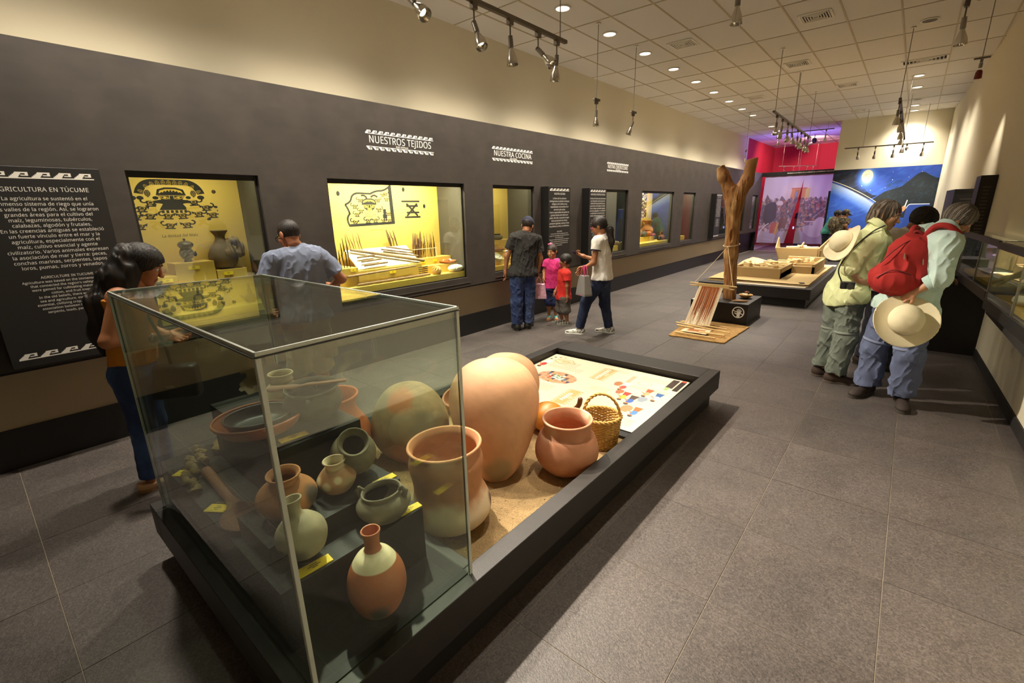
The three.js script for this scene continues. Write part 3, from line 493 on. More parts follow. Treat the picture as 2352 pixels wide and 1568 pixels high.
{
  const g = shell([[0.06, 0], [0.13, 0.012], [0.19, 0.06], [0.205, 0.11], [0.188, 0.17], [0.17, 0.22], [0.173, 0.29], [0.182, 0.35], [0.172, 0.395], [0.168, 0.415], [0.182, 0.44]], 0.014, 80, 56);
  pot('wide_mouth_jar', 'tall wide-mouthed clay jar with a pale bulging base, behind the glass corner', CAT, patina(g, 0xb98259, [[0.12, 0.06, 0.14, 0.17, 0xdcc8a6, 0.6], [-0.12, 0.08, 0.14, 0.17, 0xd2bd98, 0.6], [0.17, 0.07, -0.08, 0.17, 0xdcc8a6, 0.6], [0.14, 0.12, -0.13, 0.055, 0x6d5348, 0.4], [0, 0.38, 0.1, 0.2, 0xc6895f]], 0.12), M.clay, [-1.55, S - 0.006, -1.335], [0.03, 0, 0.02]);
}
{
  const g = patina(lathe([[0.001, 0], [0.13, 0.03], [0.215, 0.14], [0.235, 0.26], [0.2, 0.39], [0.13, 0.485], [0.05, 0.525], [0.001, 0.53]], 72, 60).scale(1.04, 0.97, 1.04), 0xa08a66, [[0.05, 0.5, 0.15, 0.13, 0xb87a4f], [0.1, 0.08, 0.15, 0.22, 0xa86b3e], [-0.12, 0.4, 0.12, 0.14, 0x8d8468], [0.16, 0.3, 0.1, 0.12, 0x8a8064]], 0.24, 13);
  pot('mottled_urn', 'mottled green-grey and orange egg-shaped urn standing mouth down in the sand', CAT, g, M.clay, [-2.26, S - 0.03, -1.66], [0.05, 0.3, 0]);
}
pot('clay_bowl', 'open pink clay bowl tilted behind the huge pale jar', 'bowl', patina(shell([[0.04, 0], [0.09, 0.02], [0.126, 0.075], [0.136, 0.13]], 0.016, 56), 0xb98663, [], 0.1), M.clay, [-2.5, S + 0.004, -2.33], [0.32, 0, -0.1]);
pot('orange_jar', 'orange clay jar with a flared neck behind the glass case', CAT, patina(shell([[0.06, 0], [0.15, 0.04], [0.205, 0.16], [0.19, 0.27], [0.14, 0.36], [0.132, 0.41], [0.155, 0.47]], 0.013, 56), 0xb8693a, [], 0.12), M.clay, [-2.5, S - 0.005, -1.28], [0.02, 0, 0]);
{ // gourd with a bent brown neck
  const t = thing('gourd', 'glossy orange gourd with a bent brown neck behind the round pot', 'gourd', [-1.74, S, -2.44]);
  mesh('body', patina(new THREE.SphereGeometry(0.115, 40, 28).scale(1.15, 0.95, 1).translate(0, 0.105, 0), 0xc9822e, [[0, 0.02, 0, 0.09, 0xa35c1c]], 0.12), M.clayShiny, t);
  const nk = new THREE.TubeGeometry(new THREE.CatmullRomCurve3([V(0.06, 0.16, 0), V(0.12, 0.19, -0.015), V(0.19, 0.205, -0.03), V(0.225, 0.245, -0.035), V(0.235, 0.285, -0.035)]), 30, 0.017, 10); mesh('neck', [paint(nk, (k, x) => k.copy(C(0xb0702c)).lerp(C(0x5d3520), sstep(0.08, 0.2, x))), paint(sphere(0.017, 0.235, 0.287, -0.035), (k) => k.copy(C(0x5d3520)))], M.clayShiny, t);
}
{ // woven basket
  const t = thing('wicker_basket', 'yellow woven basket with a tall twisted handle beside the round pot', 'basket', [-1.355, S, -2.5], 0.35);
  const R = (y) => lerp(0.098, 0.122, Math.pow(y / 0.2, 0.8)), st = [];
  for (let k = 0; k < 22; k++) { const y = 0.006 + k * 0.0092, pts = []; for (let i = 0; i < 72; i++) { const a = i / 72 * Math.PI * 2, w = ((i + (k % 2) * 2) % 4 < 2 ? 1 : -1) * 0.0032; pts.push([Math.cos(a) * (R(y) + w), y + 0.0016 * Math.sin(a * 9 + k), Math.sin(a) * (R(y) + w)]); } st.push(tube(pts, 0.0052, 108, 5, true)); }
  const wv = mesh('weave', st, M.straw, t); wv.userData.kind = 'stuff';
  for (let i = 0; i < 18; i++) { const a = (i + 0.5) / 18 * Math.PI * 2; mesh('stake', rod([Math.cos(a) * 0.098, 0.003, Math.sin(a) * 0.098], [Math.cos(a) * 0.123, 0.205, Math.sin(a) * 0.123], 0.0034), M.strawDark, t); }
  mesh('base', cyl(0.096, 0.098, 0.008, 0, 0.005, 0, 32), M.strawDark, t);
  for (const ph of [0, Math.PI]) { const pts = []; for (let i = 0; i < 90; i++) { const a = i / 90 * Math.PI * 2, tw = a * 14 + ph; pts.push([Math.cos(a) * (0.125 + 0.006 * Math.cos(tw)), 0.208 + 0.007 * Math.sin(tw), Math.sin(a) * (0.125 + 0.006 * Math.cos(tw))]); } mesh('rim', tube(pts, 0.0068, 180, 6, true), M.straw, t); }
  for (const ph of [0, Math.PI]) { const pts = []; for (let i = 0; i <= 60; i++) { const a = i / 60 * Math.PI, tw = a * 14 + ph; pts.push([Math.cos(a) * 0.118 + 0.005 * Math.cos(tw), 0.2 + Math.sin(a) * 0.155 + 0.005 * Math.sin(tw), 0.006 * Math.sin(tw + 1)]); } mesh('handle', tube(pts, 0.0072, 120, 6), M.straw, t); }
}
// --- in the glass case
const ringG2 = (r, h) => new THREE.CylinderGeometry(r, r, h, 36, 1, true).translate(0, h / 2, 0);
function ring(pos, r, h, label) { single('acrylic_ring', label, 'stand', [ringG2(r, h), new THREE.TorusGeometry(r, 0.0012, 6, 40).rotateX(Math.PI / 2).translate(0, h, 0), new THREE.TorusGeometry(r, 0.0012, 6, 40).rotateX(Math.PI / 2)], M.acrylic, pos); }
const B0 = 0.325, T3 = 0.565, T2 = 0.645, T1 = 0.84;
{
  const g = patina(shell([[0.03, 0], [0.08, 0.03], [0.112, 0.1], [0.108, 0.17], [0.07, 0.235], [0.034, 0.262], [0.03, 0.3], [0.038, 0.335]], 0.006, 64, 120), 0xb1663c, [[0.01, 0.055, 0.105, 0.062, 0x5c5344, 0.35], [0.08, 0.14, -0.02, 0.1, 0xa85f3a]], 0.1);
  const col = g.attributes.color, p = g.attributes.position, cr = C(0xe6d7b4);
  for (let i = 0; i < p.count; i++) { const y = p.getY(i), x = p.getX(i), z = p.getZ(i), r = Math.hypot(x, z); if (y > 0.214 && r > 0.034 && y < 0.268) col.setXYZ(i, cr.r, cr.g, cr.b); }
  pot('collared_bottle', 'red clay bottle with a cream collar at the front of the glass case', 'bottle', g, std(0xffffff, 0.42, { vertexColors: true, bumpMap: grain, bumpScale: 0.0003 }), [-1.238, B0 + 0.02, -0.705], [-0.02, 0.9, 0.03]).scale.set(0.88, 1, 0.88);
  ring([-1.238, B0, -0.705], 0.052, 0.036, 'clear acrylic ring under the red bottle with the cream collar');
}
pot('pale_flask', 'round pale grey bottle with a flared neck behind the case edge', 'bottle', patina(shell([[0.03, 0], [0.07, 0.022], [0.094, 0.078], [0.088, 0.13], [0.058, 0.168], [0.03, 0.188], [0.026, 0.222], [0.04, 0.252]], 0.006, 56, 50).scale(0.88, 0.84, 0.88), 0xa3967a, [[0.06, 0.03, 0.06, 0.06, 0x6b6250], [0.02, 0.05, 0.08, 0.03, 0x565044]], 0.16), M.clay, [-1.42, T3 + 0.022, -0.56], [0.06, 0, 0.16]);
ring([-1.41, T3, -0.56], 0.055, 0.034, 'clear acrylic ring under the round pale bottle');
{ // carinated grey bowl with lug handles
  const t = thing('lugged_bowl', 'grey bowl with two small modelled lugs on the lower step', 'bowl', [-1.4, T3, -0.87], 0.55); t.rotation.z = 0.1;
  mesh('body', patina(shell([[0.03, 0], [0.07, 0.012], [0.1, 0.05], [0.104, 0.076], [0.088, 0.1], [0.074, 0.108], [0.078, 0.12]], 0.007, 64), 0x7d7460, [[0.06, 0.02, 0.06, 0.07, 0x565042]], 0.2, 14), M.clay, t);
  for (const s of [1, -1]) mesh('lug', patina(nets(blend([capsule([s * 0.086, 0.09, 0], [s * 0.1, 0.118, 0], 0.014, 0.009), capsule([s * 0.1, 0.118, 0], [s * 0.088, 0.136, 0.004], 0.009, 0.006), capsule([s * 0.088, 0.136, 0.004], [s * 0.076, 0.122, 0], 0.006, 0.008)], 0.006), [s * 0.09 - 0.04, 0.06, -0.03], [s * 0.09 + 0.04, 0.16, 0.03], 0.003), 0x7d7460, [], 0.15), M.clay, t);
}
pot('tilted_grey_jar', 'dark grey-brown jar tipped towards the viewer on a clear ring', CAT, patina(shell([[0.03, 0], [0.07, 0.02], [0.092, 0.075], [0.082, 0.125], [0.056, 0.15], [0.05, 0.162], [0.064, 0.188]], 0.007, 60), 0x6f6650, [], 0.26, 20), M.clay, [-1.695, T2 + 0.04, -0.92], [0.32, 0, -0.62]);
ring([-1.63, T2, -0.915], 0.05, 0.045, 'clear acrylic ring under the tipped dark jar');
pot('smoked_olla', 'orange-brown round pot with dark smoke patches on the middle step', CAT, patina(shell([[0.03, 0], [0.08, 0.015], [0.118, 0.065], [0.112, 0.105], [0.072, 0.142], [0.056, 0.152], [0.054, 0.165], [0.068, 0.18]], 0.008, 64).scale(0.88, 0.92, 0.88), 0xae7444, [[0.075, 0.08, -0.06, 0.06, 0x4a3f36, 0.5], [0.1, 0.03, 0.01, 0.04, 0x4a3f36, 0.6], [0.05, 0.03, -0.09, 0.06, 0x54463a, 0.5]], 0.16), M.clay, [-1.618, T2, -0.6], [0.03, 0, -0.06]);
{
  const g = patina(shell([[0.02, 0], [0.05, 0.012], [0.074, 0.05], [0.07, 0.072], [0.046, 0.102], [0.036, 0.108], [0.034, 0.118], [0.044, 0.136]], 0.006, 60), 0xb98a64, [[0, 0.06, 0.075, 0.02, 0xe3d3ae], [-0.05, 0.06, 0.05, 0.035, 0xe0cfa8], [0.07, 0.05, 0.02, 0.04, 0xa38d66], [0, 0.13, 0, 0.06, 0xd8caa8], [0.04, 0.08, 0.05, 0.02, 0xe0cfa8]], 0.18, 14);
  pot('cream_pot', 'small pinkish pot with cream painted bands on the middle step', CAT, g, M.clay, [-1.6, T2, -0.79], [0.03, 0.5, 0]);
}
{ // big dark cooking pot with lug and a wooden paddle across its mouth
  const t = thing('dark_cooking_pot', 'wide black cooking pot with a looped lug on the top step', CAT, [-1.91, T1, -0.885], -0.6);
  mesh('body', patina(shell([[0.04, 0], [0.1, 0.02], [0.14, 0.07], [0.137, 0.105], [0.118, 0.13], [0.132, 0.148]], 0.008, 64).scale(1, 1, 0.86), 0x4b4437, [[0, 0.02, 0, 0.16, 0x33302a]], 0.3, 12), M.clay, t);
  for (const s of [1, -1]) mesh('lug', patina(new THREE.TorusGeometry(0.018, 0.008, 10, 20).translate(s * 0.138, 0.115, 0), 0x4b4437, [], 0.2), M.clay, t);
}
{
  const g = nets(blend([capsule([-0.165, 0, 0], [-0.07, 0.004, 0.006], 0.026, 0.022), capsule([-0.08, 0.004, 0.006], [0.02, 0.01, 0], 0.012, 0.012), capsule([0, 0.01, 0], [0.17, 0.014, -0.006], 0.013, 0.015)], 0.02), [-0.22, -0.06, -0.05], [0.22, 0.06, 0.05], 0.005).scale(1, 0.55, 1);
  const o = single('wooden_ladle', 'long brown wooden ladle lying across the black cooking pot', 'ladle', paint(g, (k, x, y, z) => k.copy(C(0x7d5638)).multiplyScalar(0.7 + 0.6 * fbm(x * 12, y * 90, z * 90))), M.wood, [-1.93, T1 + 0.15, -0.88]); o.rotation.set(0, 0.86, 0.03); o.scale.setScalar(0.9);
}
{ // red basin with a black dish in it
  pot('red_basin', 'shallow red-brown basin on the top step holding a black dish', 'bowl', patina(shell([[0.06, 0], [0.13, 0.02], [0.168, 0.06], [0.176, 0.075]], 0.009, 72), 0xa55d33, [[0.1, 0.04, 0.14, 0.1, 0x8a4a26], [-0.1, 0.03, -0.1, 0.1, 0x6f4527]], 0.14), std(0xffffff, 0.45, { vertexColors: true }), [-1.955, T1, -0.67], [0.0, 0, 0.04]);
  pot('black_dish', 'black shallow dish resting inside the red-brown basin', 'bowl', patina(shell([[0.05, 0], [0.1, 0.008], [0.126, 0.04], [0.132, 0.055]], 0.008, 64), 0x3e3c38, [], 0.2), std(0xffffff, 0.4, { vertexColors: true }), [-1.96, T1 + 0.024, -0.67], [0, 0, 0.04]);
}
pot('cream_jar', 'small cream jar with a ribbed neck half behind the black cooking pot', CAT, patina(shell([[0.03, 0], [0.07, 0.02], [0.085, 0.06], [0.07, 0.1], [0.05, 0.122], [0.052, 0.136], [0.048, 0.15], [0.056, 0.165]], 0.007, 48), 0xb5a67f, [], 0.18), M.clay, [-2.15, T1, -0.86]);
{ // broken shard: part of a jar wall with a torn edge
  const g = lathe([[0.1, 0], [0.15, 0.05], [0.165, 0.12], [0.14, 0.18], [0.13, 0.2]], 40, 24), p = g.attributes.position, idx = [], ix = g.index;
  for (let i = 0; i < ix.count; i += 3) { let keep = true; for (let k = 0; k < 3; k++) { const v = ix.getX(i + k), a = Math.atan2(p.getX(v), p.getZ(v)), y = p.getY(v); if (Math.abs(a) > 0.95 + 0.2 * Math.sin(y * 60) || y > 0.15 + 0.05 * Math.sin(a * 5 + 1) + 0.03 * Math.sin(a * 11)) keep = false; } if (keep) idx.push(ix.getX(i), ix.getX(i + 1), ix.getX(i + 2)); }
  g.setIndex(idx); const inner = g.clone().scale(0.95, 1, 0.95);
  const o = single('broken_shard', 'large broken grey potsherd standing upright behind the red-brown basin', 'potsherd', [patina(g, 0x8c7a62, [], 0.3, 16), patina(inner, 0x8c7a62, [], 0.3, 16)], new THREE.MeshStandardMaterial({ vertexColors: true, roughness: 0.8, side: THREE.DoubleSide }), [-2.36, T1, -0.84]); o.rotation.set(0.0, -2.2, 0);
}
{ // wooden paddle and bead strings lying on the left of the case
  const g = nets(blend([ell([0, 0, 0.2], [0.085, 0.012, 0.1]), capsule([0, 0, 0.12], [0, 0.004, -0.28], 0.016, 0.024)], 0.04), [-0.12, -0.04, -0.34], [0.12, 0.05, 0.33], 0.006);
  const o = single('wooden_paddle', 'old brown wooden paddle with a rounded blade lying in the glass case', 'paddle', paint(g, (k, x, y, z) => k.copy(C(0x8b6044)).multiplyScalar(0.75 + 0.5 * fbm(x * 60, y * 60, z * 9))), M.wood, [-2.02, T3 + 0.022, -0.515]); o.rotation.set(0, 1.52, 0);
  const bell = lathe([[0.002, 0.02], [0.01, 0.016], [0.014, 0.004], [0.018, -0.012], [0.014, -0.012], [0.009, 0.004], [0.002, 0.012]], 14);
  const strings = [[[-2.6, -0.68], [-2.5, -0.64]], [[-2.6, -0.585], [-2.42, -0.56]], [[-2.5, -0.515], [-2.33, -0.495]], [[-2.36, -0.455], [-2.16, -0.445]]];
  strings.forEach(([a, b], n) => {
    const t = thing('bell_string', ['string of tan bell beads beside the stepped black plinth', 'string of tan bell beads next to the paddle handle', 'short string of tan bell beads close to the left glass', 'string of tan bell beads near the front left corner of the case'][n], 'beads', [a[0], T3 + 0.02, a[1]], 0, 'bell bead strings in the glass case');
    for (let i = 0; i < 9; i++) { const f = i / 8, m = mesh('bell', bell, std(0x9b8458, 0.8), t); m.position.set((b[0] - a[0]) * f, rr(0, 0.01), (b[1] - a[1]) * f + rr(-0.012, 0.012)); m.rotation.set(rr(-0.8, 0.8), 0, rr(-1.2, 1.2)); }
    mesh('thread', rod([0, 0, 0], [b[0] - a[0], 0, b[1] - a[1]], 0.0015), M.cord, t);
  });
}
// yellow captions
const capTex = canvasTex(256, 80, (x, w, h) => { x.fillStyle = '#f0d01e'; x.fillRect(0, 0, w, h); x.fillStyle = '#5d5012'; for (const [y, a] of [[18, 60], [34, 100], [50, 44]]) x.fillRect(w / 2 - a / 2, y, a, 7); });
const capMat = print(capTex, 0.5), capG = (w, d) => { const g = new THREE.PlaneGeometry(w, d).rotateX(-Math.PI / 2).translate(0, 0.0022, 0); return g; };
function caption(pos, w, d, turn, label, tiltX = 0) { const t = thing('caption_card', label, 'label', pos, turn, undefined); mesh('card', box(w, 0.004, d), M.yellowLabel, t); mesh('print', capG(w, d), capMat, t); if (tiltX) t.rotation.set(tiltX, turn, 0, 'YXZ'); return t; }
caption([-1.365, T3 + 0.003, -0.955], 0.095, 0.035, 1.45, 'yellow caption card at the far corner of the lower step');
caption([-1.37, T3 + 0.003, -0.555], 0.115, 0.042, 1.5, 'yellow caption card below the round pale bottle');
caption([-1.515, T2 + 0.003, -0.95], 0.095, 0.035, 1.5, 'yellow caption card at the far corner of the middle step');
caption([-1.8, T1 + 0.003, -0.73], 0.11, 0.038, 1.5, 'yellow caption card below the black cooking pot');
caption([-1.99, T3 + 0.004, -0.465], 0.085, 0.05, 0.6, 'yellow caption card beside the wooden paddle');
caption([-2.42, T3 + 0.004, -0.46], 0.06, 0.05, 0.6, 'small yellow caption card beside the bell beads');
// ---------------------------------------------------------------- long low platform with sand, panel and glass case
const PX0 = -2.74, PX1 = -1.08, PZ0 = -4.12, PZ1 = -0.36, PH = 0.32;
{
  const t = thing('display_platform', 'long low black platform filled with sand in the foreground', 'platform', [0, 0, 0]);
  const i0 = PX0 + 0.11, i1 = PX1 - 0.09, j0 = PZ0 + 0.27, j1 = -1.1;
  for (const b of [[PX0, i0, PZ0, PZ1], [i1, PX1, PZ0, PZ1], [i0, i1, PZ0, j0], [i0, i1, j1, PZ1]]) mesh('rim', span(b[0], b[1], 0.15, PH, b[2], b[3], 0.004), M.rim, t);
  mesh('base', span(PX0 + 0.05, PX1 - 0.05, 0, 0.16, PZ0 + 0.06, PZ1 - 0.05), M.black, t);
  const sand = new THREE.PlaneGeometry(i1 - i0, j1 - j0, 160, 250).rotateX(-Math.PI / 2).translate((i0 + i1) / 2, 0, (j0 + j1) / 2), p = sand.attributes.position, uv = sand.attributes.uv;
  for (let i = 0; i < p.count; i++) { const x = p.getX(i), z = p.getZ(i); p.setY(i, S - 0.016 + 0.032 * fbm(x * 3, z * 3, 1, 4) + 0.007 * (fbm(x * 22, z * 22, 2, 3) - 0.5)); uv.setXY(i, x, z); }
  sand.computeVertexNormals(); const bed = mesh('sand', sand, M.sand, t); bed.userData.kind = 'stuff';
  const pebble = new THREE.IcosahedronGeometry(1, 0), pm = std(0xb29a70, 0.95), im = new THREE.InstancedMesh(pebble, pm, 1500), m4 = new THREE.Matrix4();
  for (let i = 0; i < 1500; i++) { const x = rr(i0 + 0.01, i1 - 0.01), z = rr(-2.9, j1 - 0.01), s = 0.0016 + 0.0045 * Math.pow(rnd(), 3); m4.compose(V(x, S - 0.016 + 0.032 * fbm(x * 3, z * 3, 1, 4) + 0.001, z), new THREE.Quaternion().setFromEuler(new THREE.Euler(rnd() * 6, rnd() * 6, 0)), V(s, s * 0.7, s)); im.setMatrixAt(i, m4); }
  im.name = 'pebbles'; im.userData.kind = 'stuff'; im.castShadow = im.receiveShadow = true; t.add(im);
}
{ // illustrated panel lying inside the far end
  const t = thing('illustrated_panel', 'cream illustrated information panel lying at the far end of the platform', 'sign', [-1.93, 0.225, -3.27]);
  t.rotation.x = 0.03;
  const w = 1.4, d = 1.1;
  mesh('board', [box(w, 0.02, d, 0, 0.012, 0), box(w, 0.018, 0.07, 0, 0.008, d / 2 + 0.035)], M.black, t);
  const tex = canvasTex(1400, 1100, (x, W2, H2) => {
    const g = x.createLinearGradient(0, 0, W2, H2); x.fillStyle = '#ddd2b6'; x.fillRect(0, 0, W2, H2);
    x.translate(W2 / 2, H2 / 2); x.rotate(Math.PI); x.translate(-W2 / 2, -H2 / 2);   // it is read from the far side
    const text = (x0, y0, w0, n, lh = 15) => { x.fillStyle = '#8c7a5c'; for (let i = 0; i < n; i++) { let a = x0; const e = x0 + w0 * (i === n - 1 ? 0.6 : 0.9 + 0.1 * rnd()); while (a < e) { const k = rr(8, 32); x.fillRect(a, y0 + i * lh, Math.min(k, e - a), 4); a += k + 6; } } };
    x.fillStyle = '#e6d8b4'; x.beginPath(); x.moveTo(0, 470); x.quadraticCurveTo(600, 380, 1400, 470); x.lineTo(1400, 640); x.quadraticCurveTo(700, 560, 0, 620); x.fill();
    for (const [a, b, s1, s2] of [[560, 640, 'HORNADO', 'OVEN'], [60, 560, 'PARED', 'FIRE']]) {
      x.save(); x.translate(700, a === 560 ? 860 : 250); x.rotate(Math.PI / 2); x.fillStyle = '#bfa568'; x.fillRect(-150, -46, 300, 92); for (let i = 0; i < 9; i++) { x.beginPath(); x.moveTo(-150 + i * 34, -50); x.lineTo(-136 + i * 34, -82); x.lineTo(-120 + i * 34, -50); x.moveTo(-150 + i * 34, 50); x.lineTo(-136 + i * 34, 80); x.lineTo(-120 + i * 34, 50); x.fill(); }
      x.fillStyle = '#fffaf0'; x.font = 'bold 54px sans-serif'; x.textAlign = 'center'; x.fillText(s1, 0, 8); x.font = '28px sans-serif'; x.fillText(s2, 0, 38); x.restore();
    }
    const figure = (px, py, s, cloth, skirt) => { x.fillStyle = skirt; x.beginPath(); x.moveTo(px - 22 * s, py + 60 * s); x.lineTo(px + 22 * s, py + 60 * s); x.lineTo(px + 12 * s, py); x.lineTo(px - 12 * s, py); x.fill(); x.fillStyle = cloth; x.beginPath(); x.ellipse(px, py - 10 * s, 18 * s, 26 * s, 0, 0, 7); x.fill(); x.strokeStyle = '#b87a50'; x.lineWidth = 7 * s; x.beginPath(); x.moveTo(px + 8 * s, py - 18 * s); x.lineTo(px + 34 * s, py + 4 * s); x.stroke(); x.fillStyle = '#b87a50'; x.beginPath(); x.arc(px + 6 * s, py - 44 * s, 12 * s, 0, 7); x.fill(); x.fillStyle = '#2c201a'; x.beginPath(); x.arc(px + 2 * s, py - 50 * s, 12 * s, 2.6, 6.4); x.fill(); };
    const jar = (px, py, s, c) => { x.fillStyle = c; x.beginPath(); x.ellipse(px, py, 24 * s, 30 * s, 0, 0, 7); x.fill(); x.fillRect(px - 14 * s, py - 36 * s, 28 * s, 10 * s); };
    x.save(); x.beginPath(); x.ellipse(1020, 560, 200, 130, 0, 0, 7); x.clip(); x.fillStyle = '#c79673'; x.fillRect(800, 400, 460, 330); x.fillStyle = '#9a5c3c'; for (let i = 0; i < 30; i++) x.fillRect(820 + (i % 6) * 70, 430 + Math.floor(i / 6) * 50 + (i % 2) * 12, 34, 9); x.fillStyle = '#f5f0e2'; x.beginPath(); x.ellipse(1010, 560, 100, 40, 0.3, 0, 7); x.fill(); x.fillStyle = '#5d8a3c'; for (let i = 0; i < 24; i++) { x.beginPath(); x.arc(900 + i * 8 + rr(-8, 8), 540 + rr(-30, 30) + i * 2, rr(5, 14), 0, 7); x.fill(); } for (let i = 0; i < 7; i++) figure(870 + i * 52, 480 + (i % 3) * 70, 0.8, ['#c8352e', '#3b5f9a', '#e8e2d2', '#d8a23c'][i % 4], ['#33425f', '#7b3b2d', '#2d2a2a'][i % 3]); x.restore();
    text(60, 60, 330, 8); text(900, 250, 380, 9); text(900, 760, 380, 6); text(1000, 850, 300, 8); text(60, 720, 340, 5); text(480, 120, 150, 9); text(80, 930, 330, 7); text(520, 980, 200, 4); text(480, 500, 180, 6);
    figure(1230, 330, 1.3, '#c8443a', '#e6ded0'); figure(1330, 800, 1.7, '#c8352e', '#e8e2d6'); figure(1120, 330, 1.3, '#3f66a8', '#d8cdb8'); figure(420, 700, 1.5, '#c0453a', '#e9e3d6'); jar(490, 740, 1.5, '#a86a44');
    figure(250, 480, 1.6, '#3d64b4', '#4b3a30'); figure(330, 520, 1.5, '#d9b93e', '#c0392f'); jar(180, 550, 1.6, '#8d97a4'); jar(400, 590, 1.4, '#a9653f'); figure(130, 300, 1.5, '#4f83c4', '#b0662d'); jar(210, 330, 1.9, '#c98a5c'); figure(100, 640, 1.5, '#e9e3d6', '#35609a'); figure(200, 680, 1.4, '#c9a277', '#b5532d');
    x.fillStyle = '#c9b287'; x.beginPath(); x.ellipse(360, 190, 120, 60, 0.1, 0, 7); x.fill(); for (let i = 0; i < 5; i++) jar(290 + i * 34, 180 + (i % 2) * 22, 0.7, ['#b9754a', '#caa06c', '#7d4a2c'][i % 3]);
    x.strokeStyle = '#b59b6c'; x.lineWidth = 6; x.beginPath(); x.ellipse(300, 860, 60, 40, 0, 0, 7); x.stroke(); x.fillStyle = '#b8a688'; x.fillRect(420, 800, 40, 170); x.beginPath(); x.arc(440, 790, 40, 3.4, 6); x.stroke();
    x.fillStyle = '#ddc9a0'; x.strokeStyle = '#7a6640'; x.lineWidth = 5; x.beginPath(); x.moveTo(1060, 940); x.lineTo(1130, 1010); x.lineTo(1270, 990); x.lineTo(1300, 930); x.lineTo(1210, 880); x.closePath(); x.fill(); x.stroke(); x.strokeRect(1140, 925, 60, 40); x.beginPath(); x.moveTo(1080, 945); x.lineTo(1280, 965); x.stroke();
    x.fillStyle = '#2a1f1c'; x.fillRect(14, 840, 46, 240); x.fillStyle = '#c9bda6'; x.fillRect(62, 850, 8, 200); x.fillStyle = '#3c2c26'; x.fillRect(72, 880, 60, 200); x.fillStyle = '#93b06a'; x.fillRect(92, 820, 34, 70); x.fillStyle = '#b8442f'; x.fillRect(20, 1060, 40, 34);
    for (const [a, b, c] of [[1340, 1010, '#31241c'], [1290, 1030, '#a85a2a'], [1240, 1040, '#c98f4a'], [1350, 950, '#2c3a3c']]) { x.fillStyle = c; x.beginPath(); x.ellipse(a, b, 16, 10, 0, 0, 7); x.fill(); }
  });
  const g = new THREE.PlaneGeometry(w - 0.01, d - 0.01).rotateX(-Math.PI / 2).translate(0, 0.0232, 0); const m = mesh('print', g, print(tex, 0.35), t); m.castShadow = false;
}
{ // the glass case
  const x0 = -2.66, x1 = -1.125, z0 = -1.055, z1 = -0.4, top = 1.41, e = 0.01;
  const t = thing('glass_case', 'large frameless glass case standing on the near end of the platform', 'display case', [0, 0, 0]);
  const y0 = PH + 0.004;
  mesh('glass_pane', span(x0, x1, y0, top - e, z1 - e, z1), M.glass, t); mesh('glass_pane', span(x0, x1, y0, top - e, z0, z0 + e), M.glass, t);
  mesh('glass_pane', span(x0, x0 + e, y0, top - e, z0 + e + 0.001, z1 - e - 0.001), M.glass, t); mesh('glass_pane', span(x1 - e, x1, y0, top - e, z0 + e + 0.001, z1 - e - 0.001), M.glass, t);
  mesh('glass_top', span(x0, x1, top - e + 0.001, top, z0, z1), M.glass, t);
  const s = 0.0016, g = 0.012;   // ground edges, with the dark glue line between
  const edge = std(0xc6cec6, 0.3), glue = std(0x22261f, 0.5);
  for (const [x, sx] of [[x0, -1], [x1, 1]]) for (const [z, sz] of [[z0, -1], [z1, 1]]) {
    mesh('ground_edge', [span(Math.min(x, x - sx * g), Math.max(x, x - sx * g), y0, top, z - 0.0006, z + 0.0012, 0), span(x - 0.0006, x + 0.0012, y0, top, Math.min(z, z - sz * g), Math.max(z, z - sz * g))], edge, t);
    mesh('glue_line', span(x - sx * g * 0.75 - 0.0015, x - sx * g * 0.75 + 0.0015, y0, top - e, z - sz * g * 0.75 - 0.0015, z - sz * g * 0.75 + 0.0015), glue, t);
  }
  for (const z of [z0, z1]) { mesh('ground_edge', [span(x0, x1, top - g, top + 0.0006, z - 0.0008, z + 0.0008), span(x0, x1, top, top + 0.001, z - (z > -0.7 ? g * 0.5 : 0), z + (z > -0.7 ? 0 : g * 0.5))], edge, t); mesh('glue_line', span(x0, x1, top - g - 0.001, top - g + 0.002, z - 0.006, z + 0.006), glue, t); }
  for (const x of [x0, x1]) { mesh('ground_edge', [span(x - 0.0008, x + 0.0008, top - g, top + 0.0006, z0, z1), span(x - (x > -2 ? g * 0.5 : 0), x + (x > -2 ? 0 : g * 0.5), top, top + 0.001, z0, z1)], edge, t); mesh('glue_line', span(x - 0.006, x + 0.006, top - g - 0.001, top - g + 0.002, z0, z1), glue, t); }
  const floorMat = std(0x171411, 0.6, { map: blackMap });
  const st = thing('stepped_plinth', 'black stepped plinth inside the glass case carrying the pots', 'plinth', [0, 0, 0]);
  mesh('base', span(x0 + 0.012, x1 - 0.012, PH + 0.001, B0, z0 + 0.012, z1 - 0.012), floorMat, st);
  mesh('lower_step', span(-2.64, -1.338, B0, T3, -0.998, -0.425, 0.002), floorMat, st);
  mesh('middle_step', span(-1.74, -1.474, T3, T2, -0.997, -0.46, 0.002), floorMat, st);
  mesh('top_step', span(-2.47, -1.735, T3, T1, -0.998, -0.64, 0.002), floorMat, st);
}
